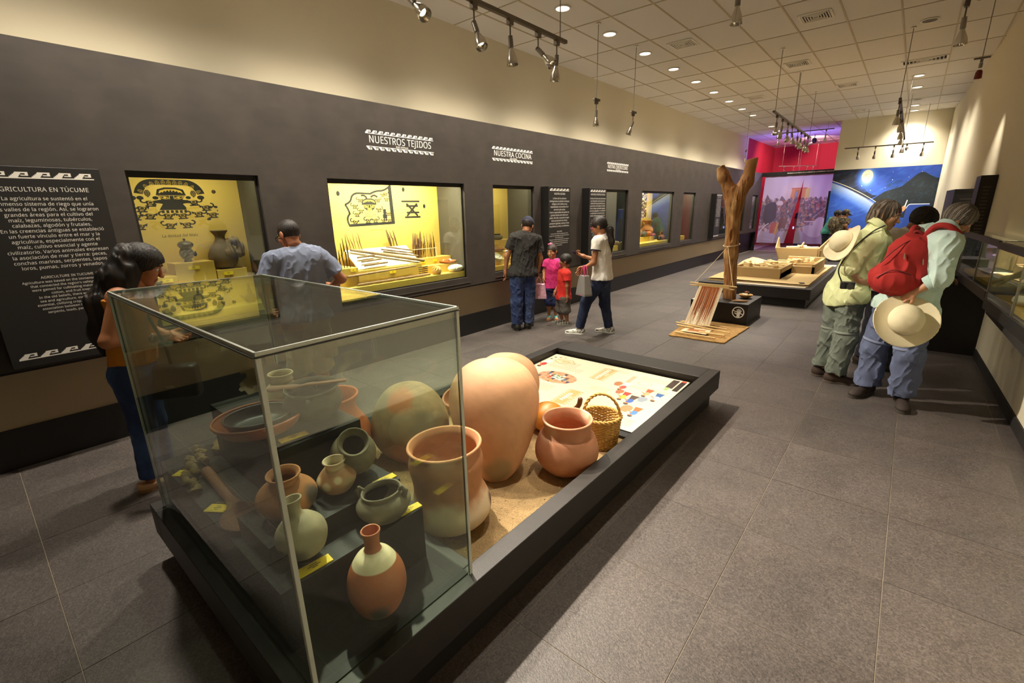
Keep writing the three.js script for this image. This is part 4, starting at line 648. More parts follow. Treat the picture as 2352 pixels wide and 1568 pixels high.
// ---------------------------------------------------------------- black plinth with forked trunk and loom
{
  single('black_plinth', 'low black plinth carrying the forked trunk, with a white no-touching emblem', 'plinth', rbox(0.83, 0.315, 0.84, 0.004, 0, 0.1575, 0), M.black, [-2.045, 0, -7.71]);
  const tex = canvasTex(512, 512, (x) => {
    x.strokeStyle = x.fillStyle = '#eeeae4'; x.lineCap = 'round'; x.lineWidth = 38; x.beginPath(); x.arc(256, 256, 212, 0, 7); x.stroke();
    x.lineWidth = 32; x.beginPath(); x.moveTo(64, 190); x.lineTo(450, 330); x.stroke();
    x.beginPath(); x.moveTo(205, 470); x.lineTo(215, 350); x.quadraticCurveTo(150, 330, 120, 300); x.quadraticCurveTo(108, 270, 140, 272); x.quadraticCurveTo(190, 300, 232, 292); x.lineTo(330, 300); x.quadraticCurveTo(340, 370, 310, 470); x.fill();
    for (const [a, b, c, d] of [[240, 300, 214, 150], [272, 296, 268, 120], [300, 300, 322, 136], [322, 310, 368, 180]]) { x.lineWidth = 30; x.beginPath(); x.moveTo(a, b); x.lineTo(c, d); x.stroke(); }
  });
  single('no_touching_emblem', 'round white crossed-out hand emblem on the front of the black plinth', 'emblem', new THREE.PlaneGeometry(0.19, 0.19), decal(tex), [-1.755, 0.188, -7.29]);
}
{ // forked algarrobo trunk
  const P = (x, y, z = -7.64) => [x + 2.0, y - 0.32, z + 7.64];
  const b = blend([capsule(P(-1.985, 0.25), P(-2.03, 1.0), 0.095, 0.085), capsule(P(-2.03, 1.0), P(-2.06, 1.75), 0.086, 0.105), capsule(P(-2.06, 1.7), P(-2.13, 1.92), 0.11, 0.09), capsule(P(-2.13, 1.9), P(-2.245, 2.14, -7.6), 0.088, 0.07), capsule(P(-2.245, 2.14, -7.6), P(-2.3, 2.28, -7.58), 0.07, 0.055), capsule(P(-2.05, 1.78), P(-1.93, 2.05, -7.68), 0.1, 0.085), capsule(P(-1.93, 2.05, -7.68), P(-1.89, 2.42, -7.7), 0.085, 0.078)], 0.06);
  const cuts = [[-2.03, 1.28, -7.53, 0.05, 0.1], [-1.93, 2.02, -7.58, 0.02, 0.06], [-2.0, 1.85, -7.54, 0.025, 0.06]].map(([x, y, z, r, h]) => ell(P(x, y, z), [r * 0.45, h, r]));
  const f = (x, y, z) => {
    let d = b(x, y, z); const a = Math.atan2(z, x + 0.03);
    d += 0.016 * (fbm(a * 2.2 + 5, y * 1.4, 1, 3) - 0.5) + 0.02 * Math.pow(Math.abs(noise(a * 3.5 + 9, y * 0.9, 3) - 0.5) * 2, 0.5) - 0.012 + 0.007 * (fbm(x * 30, y * 5, z * 30, 3) - 0.5);
    d = Math.max(d, y - (x < -0.15 ? 1.95 + (x + 0.3) * 0.6 : 2.02 + x * 0.2), -y + 0.0);
    for (const c of cuts) d = Math.max(d, -c(x, y, z));
    return d;
  };
  const g = nets(f, [-0.45, -0.02, -0.2], [0.28, 2.1, 0.2], 0.011);
  paint(g, (k, x, y, z) => { const s = fbm(x * 40, y * 5, z * 40, 4), w = fbm(x * 6, y * 3, z * 6, 3); k.copy(C(0xa87440)).lerp(C(0xd0a66c), sstep(0.45, 0.7, w)).lerp(C(0x6b4424), sstep(0.58, 0.75, s)).multiplyScalar(0.8 + 0.4 * noise(x * 60, y * 9, z * 60)); });
  single('forked_trunk', 'tall weathered forked tree trunk standing on the black plinth', 'tree trunk', g, M.wood, [-2.0, 0.315, -7.64]);
}
{ // backstrap loom hung from the trunk
  const t = thing('backstrap_loom', 'backstrap loom with brown and white warp hung from the forked trunk', 'loom', [-2.1, 0, -6.9]), L = (x, y, z) => [x + 2.1, y, z + 6.9];
  const wood = std(0xdcbb7c, 0.65);
  const topA = L(-2.36, 0.60, -7.05), topB = L(-1.8, 0.585, -7.05), botA = L(-2.13, 0.055, -6.42), botB = L(-1.77, 0.05, -6.42);
  mesh('warp_bar', [rod([topA[0] - 0.05, topA[1] + 0.012, topA[2]], [topB[0] + 0.05, topB[1] + 0.012, topB[2]], 0.009), box(0.46, 0.045, 0.014, (topA[0] + topB[0]) / 2, topA[1] - 0.006, topA[2] + 0.012), rod([topA[0] - 0.05, topA[1] - 0.022, topA[2]], [topB[0] + 0.02, topB[1] - 0.03, topB[2]], 0.008)], wood, t);
  // the warp: single threads, spread from the upper bar to the rods on the mat
  const nT = 84, white = std(0xe9dcc0, 0.95), brown = std(0x9a5526, 0.95), tan = std(0xc9a578, 0.95), W3 = [[], [], []];
  for (let i = 0; i < nT; i++) {
    const f = i / (nT - 1), xa = lerp(L(-2.27, 0, 0)[0], L(-1.93, 0, 0)[0], f), xm = lerp(L(-2.3, 0, 0)[0], L(-1.95, 0, 0)[0], f), edgeT = f < 0.13 || f > 0.87, sag = rr(-0.006, 0.006);
    const yT = 0.57, zT = -7.03 + 6.9, yB = 0.075, zB = -6.62 + 6.9, split = edgeT ? 0 : clamp(rr(0.35, 0.95));
    const at = (s) => [lerp(xa, xm, s) + sag * 0.3 * Math.sin(s * 3), lerp(yT, yB, s) - 0.02 * Math.sin(Math.PI * s) + sag, lerp(zT, zB, s)];
    if (edgeT) { W3[i % 3 ? 0 : 2].push(rod(at(0), at(1), 0.0022, 0.0022, 5)); continue; }
    W3[1].push(rod(at(0.0), at(split), 0.0044, 0.0038, 5)); W3[rnd() < 0.75 ? 0 : 2].push(rod(at(split), at(1), 0.0026, 0.0033, 5));
    if (rnd() < 0.22) { const o = at(0.03), e = at(1); o[1] += 0.005; e[1] += 0.006; W3[0].push(rod(o, e, 0.0011, 0.0014, 4)); }
  }
  ['white_warp', 'brown_warp', 'tan_warp'].forEach((n, k) => { const m = mesh(n, W3[k], [white, brown, tan][k], t); m.userData.kind = 'stuff'; });
  // woven end on the mat
  const cloth = new THREE.PlaneGeometry(0.35, 0.26, 20, 14).rotateX(-Math.PI / 2).translate(L(-2.06, 0, 0)[0], 0.045, -6.42 + 6.9), p = cloth.attributes.position; for (let i = 0; i < p.count; i++) p.setY(i, 0.045 + 0.02 * Math.max(0, -(p.getZ(i) - 0.42)) * 6 + 0.004 * noise(p.getX(i) * 30, p.getZ(i) * 30)); cloth.computeVertexNormals();
  mesh('woven_cloth', paint(cloth, (k, x, y, z) => k.copy(C(Math.abs(x - L(-2.06, 0, 0)[0]) > 0.12 ? 0xd8c3a0 : z > 0.52 || z < 0.42 ? 0xcdb28c : 0xa3622f))), new THREE.MeshStandardMaterial({ vertexColors: true, roughness: 0.95, side: THREE.DoubleSide }), t);
  for (const [a, b, r] of [[[-2.42, 0.075, -6.63], [-1.64, 0.06, -6.5], 0.011], [[-2.41, 0.06, -6.84], [-1.74, 0.05, -6.84], 0.009], [[-2.37, 0.09, -6.66], [-1.7, 0.08, -6.6], 0.009], [[-2.27, 0.045, -6.2], [-1.73, 0.04, -6.2], 0.014], [[-2.0, 0.05, -6.36], [-1.66, 0.05, -6.36], 0.018], [[-2.36, 0.07, -6.5], [-2.12, 0.06, -6.5], 0.014]]) mesh('loom_rod', rod(L(...a), L(...b), r, r * 0.8, 8), wood, t);
  // cords up to the trunk
  const k = L(-2.06, 1.12, -7.53); mesh('cord', [tube([topA, [(topA[0] + k[0]) / 2, (topA[1] + k[1]) / 2 - 0.01, (topA[2] + k[2]) / 2], k], 0.004, 16, 5), tube([topB, [(topB[0] + k[0]) / 2, (topB[1] + k[1]) / 2 - 0.01, (topB[2] + k[2]) / 2], k], 0.004, 16, 5), rod(k, topB, 0.003)], M.cord, t);
  const loop = []; for (let i = 0; i < 24; i++) { const a = i / 24 * Math.PI * 2; loop.push([L(-2.04, 0, 0)[0] + Math.cos(a) * 0.115, 1.14 + 0.02 * Math.cos(a + 1), L(0, 0, -7.64)[2] + Math.sin(a) * 0.11]); } mesh('cord', tube(loop, 0.005, 48, 6, true), M.cord, t);
}
{ // reed mat
  const sh = new THREE.Shape(), N = 60, pts = [[-2.32, -6.1], [-1.6, -6.13], [-1.56, -7.2], [-2.1, -7.22], [-2.36, -6.6]], out = [];
  for (let e = 0; e < pts.length; e++) for (let i = 0; i < N / 4; i++) { const f = i / (N / 4), a = pts[e], b = pts[(e + 1) % pts.length]; out.push([lerp(a[0], b[0], f) + rr(-0.006, 0.006), lerp(a[1], b[1], f) + rr(-0.012, 0.012)]); }
  out.forEach(([x, z], i) => (i ? sh.lineTo(x, -z) : sh.moveTo(x, -z)));
  const matTex = dataTex(256, (u, v) => { const a = Math.sin(u * 400) * 0.5 + 0.5, b = Math.sin(v * 120 + (Math.floor(u * 64) % 2) * 3.1) * 0.5 + 0.5, k = 0.7 + 0.18 * a * b + 0.22 * (noise(u * 40, v * 40) - 0.5); return [k * 0.86, k * 0.66, k * 0.36]; });
  matTex.repeat.set(2, 2);
  const g = metres(new THREE.ExtrudeGeometry(sh, { depth: 0.012, bevelEnabled: true, bevelSize: 0.004, bevelThickness: 0.003, bevelSegments: 1 }).rotateX(-Math.PI / 2)).translate(0, 0.004, 0);
  single('reed_mat', 'frayed tan reed mat under the loom in front of the plinth', 'mat', g, std(0xffffff, 0.9, { map: matTex, bumpMap: matTex, bumpScale: 0.004 }), [0, 0, 0]);
}
{ // things on the plinth
  const t = pot('gourd_bowl', 'shallow gourd bowl of cotton on the black plinth right of the trunk', 'bowl', patina(shell([[0.03, 0], [0.07, 0.02], [0.1, 0.055]], 0.006, 48, 20), 0xc9a25c, [], 0.1), M.clay, [-1.8, 0.316, -7.82]);
  for (let i = 0; i < 7; i++) { const a = i * 0.9, g = nets((x, y, z) => Math.hypot(x, y * 1.3, z) - 0.03 + 0.016 * fbm(x * 60 + i, y * 60, z * 60), [-0.05, -0.045, -0.05], [0.05, 0.045, 0.05], 0.007); single('cotton_tuft', i < 5 ? 'tuft of raw white cotton in the gourd bowl' : 'tuft of raw brown cotton on top of the gourd bowl', 'cotton', g, std(i < 5 ? 0xe6dac4 : 0x8d5428, 0.95), [-1.8 + 0.05 * Math.cos(a) * (i % 3 ? 1 : 0.2), 0.372 + (i > 4 ? 0.03 : 0), -7.82 + 0.05 * Math.sin(a)], 0, i < 5 ? 'white cotton tufts in the gourd bowl' : 'brown cotton tufts in the gourd bowl'); }
  single('spindle_whorl', 'dark round spindle whorl lying on the cotton', 'whorl', sphere(0.018), std(0x2a211c, 0.5), [-1.755, 0.405, -7.79]);
  for (let i = 0; i < 9; i++) { const o = single('weaving_spindle', 'thin brown weaving spindle in the bundle on the plinth', 'spindle', [rod([-0.11, 0, 0], [0.0, 0, 0], 0.002, 0.0065), rod([0, 0, 0], [0.11, 0, 0], 0.0065, 0.0015)], std(i % 2 ? 0x9a6a3c : 0xb98a58, 0.7), [-1.79 + rr(-0.015, 0.015), 0.324 + (i % 3) * 0.006, -7.46 + i * 0.011 - 0.045], 0.35 + rr(-0.1, 0.1), 'weaving spindles on the plinth'); }
  const c = thing('caption_card', 'white caption card on the left corner of the black plinth', 'label', [-2.36, 0.316, -7.36]); mesh('card', box(0.16, 0.003, 0.15, 0, 0.002, 0), M.white, c); mesh('print', new THREE.PlaneGeometry(0.15, 0.14).rotateX(-Math.PI / 2).translate(0, 0.0042, 0), print(canvasTex(128, 128, (x) => { x.fillStyle = '#ece8e0'; x.fillRect(0, 0, 128, 128); x.fillStyle = '#b9a79c'; for (let i = 0; i < 8; i++) x.fillRect(16, 18 + i * 12, 60 + (i * 37) % 40, 3); })), c);
  single('cotton_tuft', 'tuft of brown cotton at the left foot of the trunk', 'cotton', nets((x, y, z) => Math.hypot(x, y * 1.3, z) - 0.045 + 0.02 * fbm(x * 50, y * 50, z * 50), [-0.07, -0.05, -0.07], [0.07, 0.06, 0.07], 0.008), std(0x9a5f2c, 0.95), [-2.27, 0.34, -7.62]);
}
// ---------------------------------------------------------------- model table with the adobe palace
const TX0 = -2.95, TX1 = -1.1, TZ0 = -13.9, TZ1 = -9.08, TH = 0.33;
{
  const t = thing('model_table', 'long black low table carrying the sand-coloured architectural model', 'platform', [0, 0, 0]);
  mesh('top', span(TX0, TX1, 0.15, TH, TZ0, TZ1, 0.004), M.rim, t); mesh('base', span(TX0 + 0.06, TX1 - 0.06, 0, 0.16, TZ0 + 0.06, TZ1 - 0.06), M.black, t);
  single('caption_strip', 'pale caption strip along the near edge of the model table', 'label', span(-2.3, TX1 - 0.1, 0, 0.012, -9.3, -9.14), std(0xa59a86, 0.7), [0, TH, 0]);
  const m = thing('palace_model', 'sand-coloured model of an adobe palace with walled courts on the near table', 'model', [0, TH, 0]);
  const bx0 = TX0 + 0.1, bx1 = TX1 - 0.08, bz1 = -9.32, bz0 = -12.6;
  const ground = new THREE.PlaneGeometry(bx1 - bx0, bz1 - bz0, 50, 80).rotateX(-Math.PI / 2).translate((bx0 + bx1) / 2, 0, (bz0 + bz1) / 2), p = ground.attributes.position;
  for (let i = 0; i < p.count; i++) { const x = p.getX(i), z = p.getZ(i); p.setY(i, 0.035 + 0.03 * fbm(x * 2, z * 2) + 0.1 * sstep(-2.3, -2.85, x) * sstep(-10.6, -12, z)); } ground.computeVertexNormals();
  mesh('ground', [metres(ground), span(bx0, bx1, 0, 0.03, bz0, bz1)], M.adobe, m);
  const wall = (name, x0, x1, z0, z1, h, mat = M.adobe) => mesh(name, span(x0, x1, 0.02, h, z0, z1, 0.008), mat, m);
  wall('terrace', -2.6, -1.7, -11.2, -9.75, 0.16); wall('terrace', -1.75, -1.35, -12.1, -11.0, 0.12);
  for (const w of [[-2.6, -1.7, -9.79, -9.73, 0.24], [-1.76, -1.7, -10.9, -9.75, 0.24], [-2.6, -2.54, -11.2, -9.75, 0.22], [-1.72, -1.3, -10.86, -10.8, 0.19], [-1.36, -1.3, -12.1, -10.8, 0.24], [-2.0, -1.3, -12.16, -12.08, 0.26], [-1.72, -1.3, -11.3, -11.24, 0.2], [-1.72, -1.3, -11.7, -11.64, 0.2], [-1.76, -1.7, -12.1, -11.2, 0.2], [-2.1, -2.04, -11.0, -10.2, 0.21], [-2.54, -2.06, -10.6, -10.55, 0.21]]) wall('court_wall', ...w, M.adobeDark);
  for (let i = 0; i < 9; i++) { const z = -10.0 - i * 0.19; mesh('ramp', span(-2.5 + i * 0.05, -1.95 + i * 0.04, 0.1, 0.2 + 0.012 * (i % 3), z - 0.09, z, 0.01), i % 2 ? M.adobe : M.adobeDark, m); }
  for (let i = 0; i < 26; i++) { const x = rr(-2.5, -1.5), z = lerp(-10.1, -11.9, (x + 2.5)) + rr(-0.2, 0.2); const r = mesh('ruined_wall', rbox(rr(0.1, 0.34), rr(0.04, 0.1), rr(0.03, 0.08), 0.012), rnd() < 0.5 ? M.adobe : std(0xcbb58a, 0.95), m); r.position.set(x, 0.2 + rr(-0.03, 0.04), z); r.rotation.set(rr(-0.1, 0.1), -0.9 + rr(-0.3, 0.3), rr(-0.15, 0.15)); }
  single('round_badge', 'small dark round badge at the near right corner of the palace model', 'emblem', new THREE.CylinderGeometry(0.045, 0.045, 0.006, 24), std(0x2f2b2c, 0.5), [-1.3, TH + 0.055, -9.45]);
  // temple model with splayed walls
  const b = thing('temple_model', 'sand-coloured model shaped like an open box with splayed walls', 'model', [-1.95, TH, -13.35]);
  const slab = (pts, name) => { const g = new THREE.BufferGeometry(), v = []; const [a, c, d, e] = pts, th = 0.025, A = V(...a), B = V(...c), Cc = V(...d), Dd = V(...e), n = B.clone().sub(A).cross(Dd.clone().sub(A)).normalize().multiplyScalar(th); const q = [A, B, Cc, Dd], r = q.map((k) => k.clone().add(n)); const quad = (i, j, k, l) => { for (const w of [i, j, k, i, k, l]) v.push(w.x, w.y, w.z); }; quad(...q); quad(r[3], r[2], r[1], r[0]); for (let i = 0; i < 4; i++) quad(q[(i + 1) % 4], q[i], r[i], r[(i + 1) % 4]); g.setAttribute('position', new THREE.Float32BufferAttribute(v, 3)); g.computeVertexNormals(); g.setAttribute('uv', new THREE.BufferAttribute(new Float32Array(v.length / 3 * 2), 2)); metres(g); mesh(name, g, M.adobe, b); };
  slab([[-0.42, 0.02, 0.1], [0.36, 0.02, 0.1], [0.36, 0.36, 0.16], [-0.52, 0.36, 0.16]], 'front_wall');
  slab([[-0.42, 0.02, 0.1], [-0.52, 0.36, 0.16], [-0.6, 0.58, -0.5], [-0.5, 0.02, -0.5]], 'side_wall'); slab([[0.36, 0.02, 0.1], [0.44, 0.02, -0.6], [0.5, 0.6, -0.6], [0.36, 0.36, 0.16]], 'side_wall');
  mesh('floor', span(-0.48, 0.42, 0.02, 0.3, -0.55, 0.05), M.adobeDark, b);
  for (const [x, z, w, a] of [[-0.2, -0.1, 0.3, 0.2], [0.06, -0.15, 0.34, -0.3], [0.2, -0.05, 0.3, 0.15], [0.0, -0.3, 0.16, 1.2]]) { const r = mesh('stone_relief', rbox(w, 0.05, 0.08, 0.02), std(0xd8cbb0, 0.9), b); r.position.set(x, 0.36, z); r.rotation.set(0, a, 0.2 * a); }
  mesh('stone_relief', nets(blend([capsule([0, 0, 0], [0.03, 0.09, 0], 0.03, 0.02), capsule([0, 0, 0], [-0.08, 0.02, 0], 0.025, 0.02)], 0.02), [-0.14, -0.05, -0.06], [0.1, 0.14, 0.06], 0.012).translate(-0.02, 0.38, -0.12), std(0xd2c09a, 0.9), b);
}
{ // low dark showcase in front of the mural
  single('low_dark_plinth', 'low black display block in front of the blue mural, behind the models', 'plinth', rbox(0.75, 0.42, 0.8, 0.005, 0, 0.21, 0), M.black, [-1.15, 0, -15.2]);
  single('model_card', 'white caption card on the far corner of the model table', 'label', box(0.3, 0.01, 0.2), M.white, [-1.3, TH + 0.006, -12.9]);
}
// ---------------------------------------------------------------- blue night mural
{
  const t = thing('night_mural', 'large blue painted mural of a night lagoon with a robed man in a hat', 'mural', [-0.76, 1.36, -18.415]);
  const w = 2.72, h = 2.7;
  const tex = canvasTex(1400, 1390, (x, W2, H2) => {
    x.scale(1, 1.42); let g = x.createLinearGradient(0, 0, 0, H2); g.addColorStop(0, '#1b3f9c'); g.addColorStop(0.25, '#2450b4'); g.addColorStop(0.6, '#17357f'); g.addColorStop(1, '#0b1a3e'); x.fillStyle = g; x.fillRect(0, 0, W2, H2);
    x.fillStyle = '#0a1226'; x.beginPath(); x.moveTo(0, 0); x.lineTo(420, 0); x.quadraticCurveTo(360, 260, 620, 290); x.lineTo(520, 330); x.lineTo(0, 110); x.fill();
    x.globalAlpha = 0.5; for (let i = 0; i < 1400; i++) { const a = rnd() * W2, b = rnd() * H2; x.fillStyle = ['#3f78d8', '#0d2050', '#2f62c6', '#5b8fe0'][i % 4]; x.globalAlpha = 0.06 + 0.1 * rnd(); x.beginPath(); x.ellipse(a, b, rr(10, 60), rr(4, 18), -0.3, 0, 7); x.fill(); } x.globalAlpha = 1;
    g = x.createRadialGradient(450, 90, 40, 450, 90, 170); g.addColorStop(0, '#a8c0e4'); g.addColorStop(0.5, '#3564bf'); g.addColorStop(1, 'rgba(36,80,180,0)'); x.fillStyle = g; x.fillRect(260, 0, 400, 300);
    x.fillStyle = '#e9dfc4'; x.beginPath(); x.ellipse(450, 80, 72, 66, 0, 0, 7); x.fill(); x.fillStyle = '#c9bfa4'; for (const [a, b, r] of [[430, 70, 16], [470, 100, 12], [460, 56, 9]]) { x.beginPath(); x.arc(a, b, r, 0, 7); x.fill(); }
    x.fillStyle = '#ffffff'; for (const [a, b, r] of [[770, 130, 5], [760, 50, 3], [830, 150, 3], [400, 180, 5], [520, 230, 4], [960, 110, 3], [1330, 110, 6], [1100, 60, 3], [700, 210, 3]]) { x.beginPath(); x.arc(a, b, r, 0, 7); x.fill(); }
    x.fillStyle = '#0c1a24'; x.beginPath(); x.moveTo(560, 330); x.lineTo(700, 250); x.lineTo(900, 200); x.lineTo(1040, 90); x.quadraticCurveTo(1110, 40, 1180, 90); x.lineTo(1280, 130); x.lineTo(1400, 120); x.lineTo(1400, 560); x.lineTo(900, 520); x.lineTo(720, 420); x.fill();
    x.globalAlpha = 0.35; for (let i = 0; i < 260; i++) { x.fillStyle = ['#1d3a44', '#27506a', '#07101a', '#163038'][i % 4]; x.beginPath(); x.ellipse(rr(700, 1390), rr(140, 480), rr(6, 30), rr(3, 9), -0.5, 0, 7); x.fill(); } x.globalAlpha = 1;
    for (let i = 0; i < 14; i++) { x.globalAlpha = 0.13; x.strokeStyle = ['#f3e6c0', '#e8ddc0', '#9fb8e4', '#6a93dd'][Math.min(3, i >> 2)]; x.lineWidth = 8 + i * 8; x.beginPath(); x.moveTo(-40, 128 + i * 4); x.quadraticCurveTo(400, 250 + i * 6, 700, 420 + i * 9); x.stroke(); } x.globalAlpha = 1;
    x.strokeStyle = '#e9dcb4'; x.lineWidth = 6; x.beginPath(); x.moveTo(-10, 112); x.quadraticCurveTo(380, 220, 690, 396); x.stroke();
    x.fillStyle = '#1d3f92'; x.beginPath(); x.moveTo(980, 700); x.lineTo(1000, 420); x.quadraticCurveTo(1010, 384, 1050, 384); x.lineTo(1260, 384); x.lineTo(1280, 700); x.fill(); x.strokeStyle = '#cfd9ea'; x.lineWidth = 8; x.beginPath(); x.moveTo(1000, 430); x.quadraticCurveTo(1010, 386, 1050, 386); x.lineTo(1260, 386); x.stroke();
    x.fillStyle = '#2340b0'; x.beginPath(); x.moveTo(650, 400); x.lineTo(760, 470); x.lineTo(850, 470); x.lineTo(960, 420); x.lineTo(980, 460); x.lineTo(890, 560); x.lineTo(880, 830); x.lineTo(760, 830); x.lineTo(740, 560); x.lineTo(640, 460); x.fill();
    x.fillStyle = '#f1efe8'; x.fillRect(775, 470, 70, 150); x.fillStyle = '#b5302b'; x.fillRect(800, 470, 20, 90);
    x.fillStyle = '#d78f62'; for (const [a, b] of [[640, 400], [968, 430]]) { x.beginPath(); x.ellipse(a, b, 24, 34, 0.5, 0, 7); x.fill(); } x.fillStyle = '#f0eee4'; x.beginPath(); x.moveTo(972, 410); x.lineTo(990, 340); x.lineTo(1000, 345); x.lineTo(986, 412); x.fill();
    x.fillStyle = '#d79a55'; x.beginPath(); x.ellipse(805, 425, 76, 62, 0, 0, 7); x.fill(); x.fillStyle = '#a9542f'; x.beginPath(); x.ellipse(808, 446, 34, 38, 0, 0, 7); x.fill(); x.fillStyle = '#c77e45'; x.beginPath(); x.ellipse(808, 398, 36, 28, 0, 0, 7); x.fill();
    x.fillStyle = '#cfd6dd'; x.beginPath(); x.ellipse(330, 760, 62, 80, 0.4, 0, 7); x.fill(); x.fillStyle = '#c9805a'; x.beginPath(); x.arc(350, 670, 34, 0, 7); x.fill(); x.lineWidth = 24; x.strokeStyle = '#c9805a'; x.beginPath(); x.moveTo(310, 740); x.lineTo(390, 690); x.stroke(); x.fillStyle = '#27313f'; x.fillRect(300, 800, 110, 200);
    x.fillStyle = '#091326'; x.fillRect(0, 1050, W2, 340); x.fillStyle = '#3a2a20'; x.fillRect(1180, 520, 60, 300);
  });
  mesh('board', box(w, h, 0.02, 0, 0, -0.012), M.black, t); const m = mesh('print', new THREE.PlaneGeometry(w, h), print(tex, 0.6), t); m.castShadow = false;
}
// ---------------------------------------------------------------- painted curtain with a slit before the red room
{
  const z0 = -20.2, xa = -4.45, xb = -2.2, xs = -3.2, y0 = 0.3, y1 = 2.72;
  single('black_beam', 'black beam with a line of white lettering above the painted curtain', 'beam', span(XL + 0.02, -2.13, 2.72, 2.86, z0 - 0.06, z0 + 0.03, 0.004), M.black, [0, 0, 0]);
  single('beam_lettering', 'white lettering INGRESO A LA FIESTA on the black beam', 'lettering', new THREE.PlaneGeometry(1.5, 0.075), decal(canvasTex(1400, 70, (x, w, h) => { x.fillStyle = '#e8e4dc'; x.font = 'bold 44px sans-serif'; x.textAlign = 'center'; x.textBaseline = 'middle'; x.fillText('INGRESO A LA FIESTA DE LA VIRGEN DE LA PURÍSIMA CONCEPCIÓN', w / 2, h / 2, w - 10); })), [-3.0, 2.795, z0 + 0.03]);
  const tex = canvasTex(1500, 1600, (x, w, h) => {
    let g = x.createLinearGradient(0, 0, 0, h); g.addColorStop(0, '#b9b0c6'); g.addColorStop(0.32, '#d2c8d4'); g.addColorStop(1, '#a89cae'); x.fillStyle = g; x.fillRect(0, 0, w, h);
    g = x.createRadialGradient(800, 420, 40, 800, 420, 420); g.addColorStop(0, '#f2e0c4'); g.addColorStop(1, 'rgba(240,224,200,0)'); x.fillStyle = g; x.fillRect(0, 0, w, h);
    x.fillStyle = '#d8843f'; x.fillRect(660, 300, 260, 260); x.fillStyle = '#b5702c'; x.fillRect(740, 340, 90, 180); x.fillStyle = '#6f86b8'; x.fillRect(760, 380, 46, 130); x.fillStyle = '#d9c25a'; x.fillRect(920, 300, 90, 250); x.fillStyle = '#cf5b3d'; x.fillRect(640, 290, 300, 30);
    x.fillStyle = '#55484f'; x.beginPath(); x.moveTo(0, 560); for (let i = 0; i <= 30; i++) x.lineTo(i * 50, 560 + 60 * Math.sin(i * 1.7) + (i % 7 === 2 ? -120 : 0)); x.lineTo(w, 1100); x.lineTo(0, 1100); x.fill();
    for (let i = 0; i < 1100; i++) { const py = 540 + 760 * rnd(), px = rnd() * w; x.globalAlpha = 0.55; x.fillStyle = ['#2c2428', '#6d4a44', '#c98a72', '#e2d6d0', '#8e5a3a', '#3f4658', '#b0413c', '#d2a45a', '#49382f', '#8a7a88'][Math.floor(rnd() * 10)]; x.beginPath(); x.ellipse(px, py, rr(8, 34), rr(10, 44), rr(-0.5, 0.5), 0, 7); x.fill(); } x.globalAlpha = 1;
    x.fillStyle = '#2b2226'; x.beginPath(); x.moveTo(80, 700); x.quadraticCurveTo(200, 560, 360, 640); x.lineTo(420, 1000); x.lineTo(180, 1200); x.lineTo(60, 1000); x.fill();
    x.fillStyle = '#d9c9c6'; x.beginPath(); x.ellipse(440, 640, 95, 60, 0.1, 0, 7); x.fill(); x.fillStyle = '#a04a3c'; x.fillRect(380, 690, 90, 30); x.strokeStyle = '#ddd2d0'; x.lineWidth = 26; x.beginPath(); x.moveTo(20, 1440); x.quadraticCurveTo(60, 1200, 240, 1120); x.stroke();
    x.fillStyle = '#b3452f'; x.fillRect(300, 1100, 190, 260); x.fillStyle = '#c7993a'; x.beginPath(); x.moveTo(500, 1100); x.lineTo(600, 1130); x.lineTo(560, 1400); x.lineTo(460, 1380); x.fill();
    x.fillStyle = '#d9d3da'; x.beginPath(); x.ellipse(1180, 1300, 200, 120, 0.5, 0, 7); x.fill(); x.beginPath(); x.ellipse(1300, 1150, 120, 180, 0.2, 0, 7); x.fill(); x.fillRect(1000, 1060, 260, 30); x.strokeStyle = '#d8d0c8'; x.lineWidth = 10; x.beginPath(); x.moveTo(1160, 1000); x.lineTo(1380, 760); x.stroke();
    x.fillStyle = '#6b4436'; x.fillRect(560, 1000, 200, 240); x.strokeStyle = '#c8bcc0'; x.lineWidth = 16; x.beginPath(); x.moveTo(120, 1500); x.lineTo(720, 1560); x.stroke(); x.globalAlpha = 0.34; x.fillStyle = '#b3a6c4'; x.fillRect(0, 0, w, h); x.globalAlpha = 1;
  });
  const half = (name, label, f0, f1, slitL) => {   // cloth that hangs from the beam, drawn aside at the slit
    const nx = 60, ny = 60, g = new THREE.PlaneGeometry(1, 1, nx, ny), p = g.attributes.position, uv = g.attributes.uv;
    for (let i = 0; i < p.count; i++) {
      const u = lerp(f0, f1, uv.getX(i)), v = uv.getY(i); let x = lerp(xa, xb, u) - 0.05 * (1 - v);
      const pull = Math.pow(1 - v, 1.15) * (slitL ? -0.34 : -0.02), near = slitL ? sstep(0.05, 0.55, u) : sstep(0.95, 0.55, u); x += pull * near;
      p.setXYZ(i, x, lerp(y0, y1, v), z0 + 0.02 * Math.sin(u * 40) * (1 - v * 0.7) + 0.03 * Math.sin(u * 17 + 2) * (1 - v)); uv.setXY(i, u, v);
    }
    g.computeVertexNormals(); single(name, label, 'curtain', g, new THREE.MeshPhysicalMaterial({ color: 0xffffff, roughness: 0.95, map: tex, side: THREE.DoubleSide, transmission: 0.4, thickness: 0 }), [0, 0, 0]);
  };
  half('painted_curtain', 'left half of the printed curtain showing a crowd and a masked dancer', 0, 0.565, true); half('painted_curtain', 'right half of the printed curtain, drawn aside by a passing visitor', 0.56, 1, false);
  single('black_door_frame', 'black upright frame at the edge of the blue mural wall', 'frame', span(-2.2, -2.13, 0.6, 2.1, -18.75, -18.6), M.black, [0, 0, 0]);
}
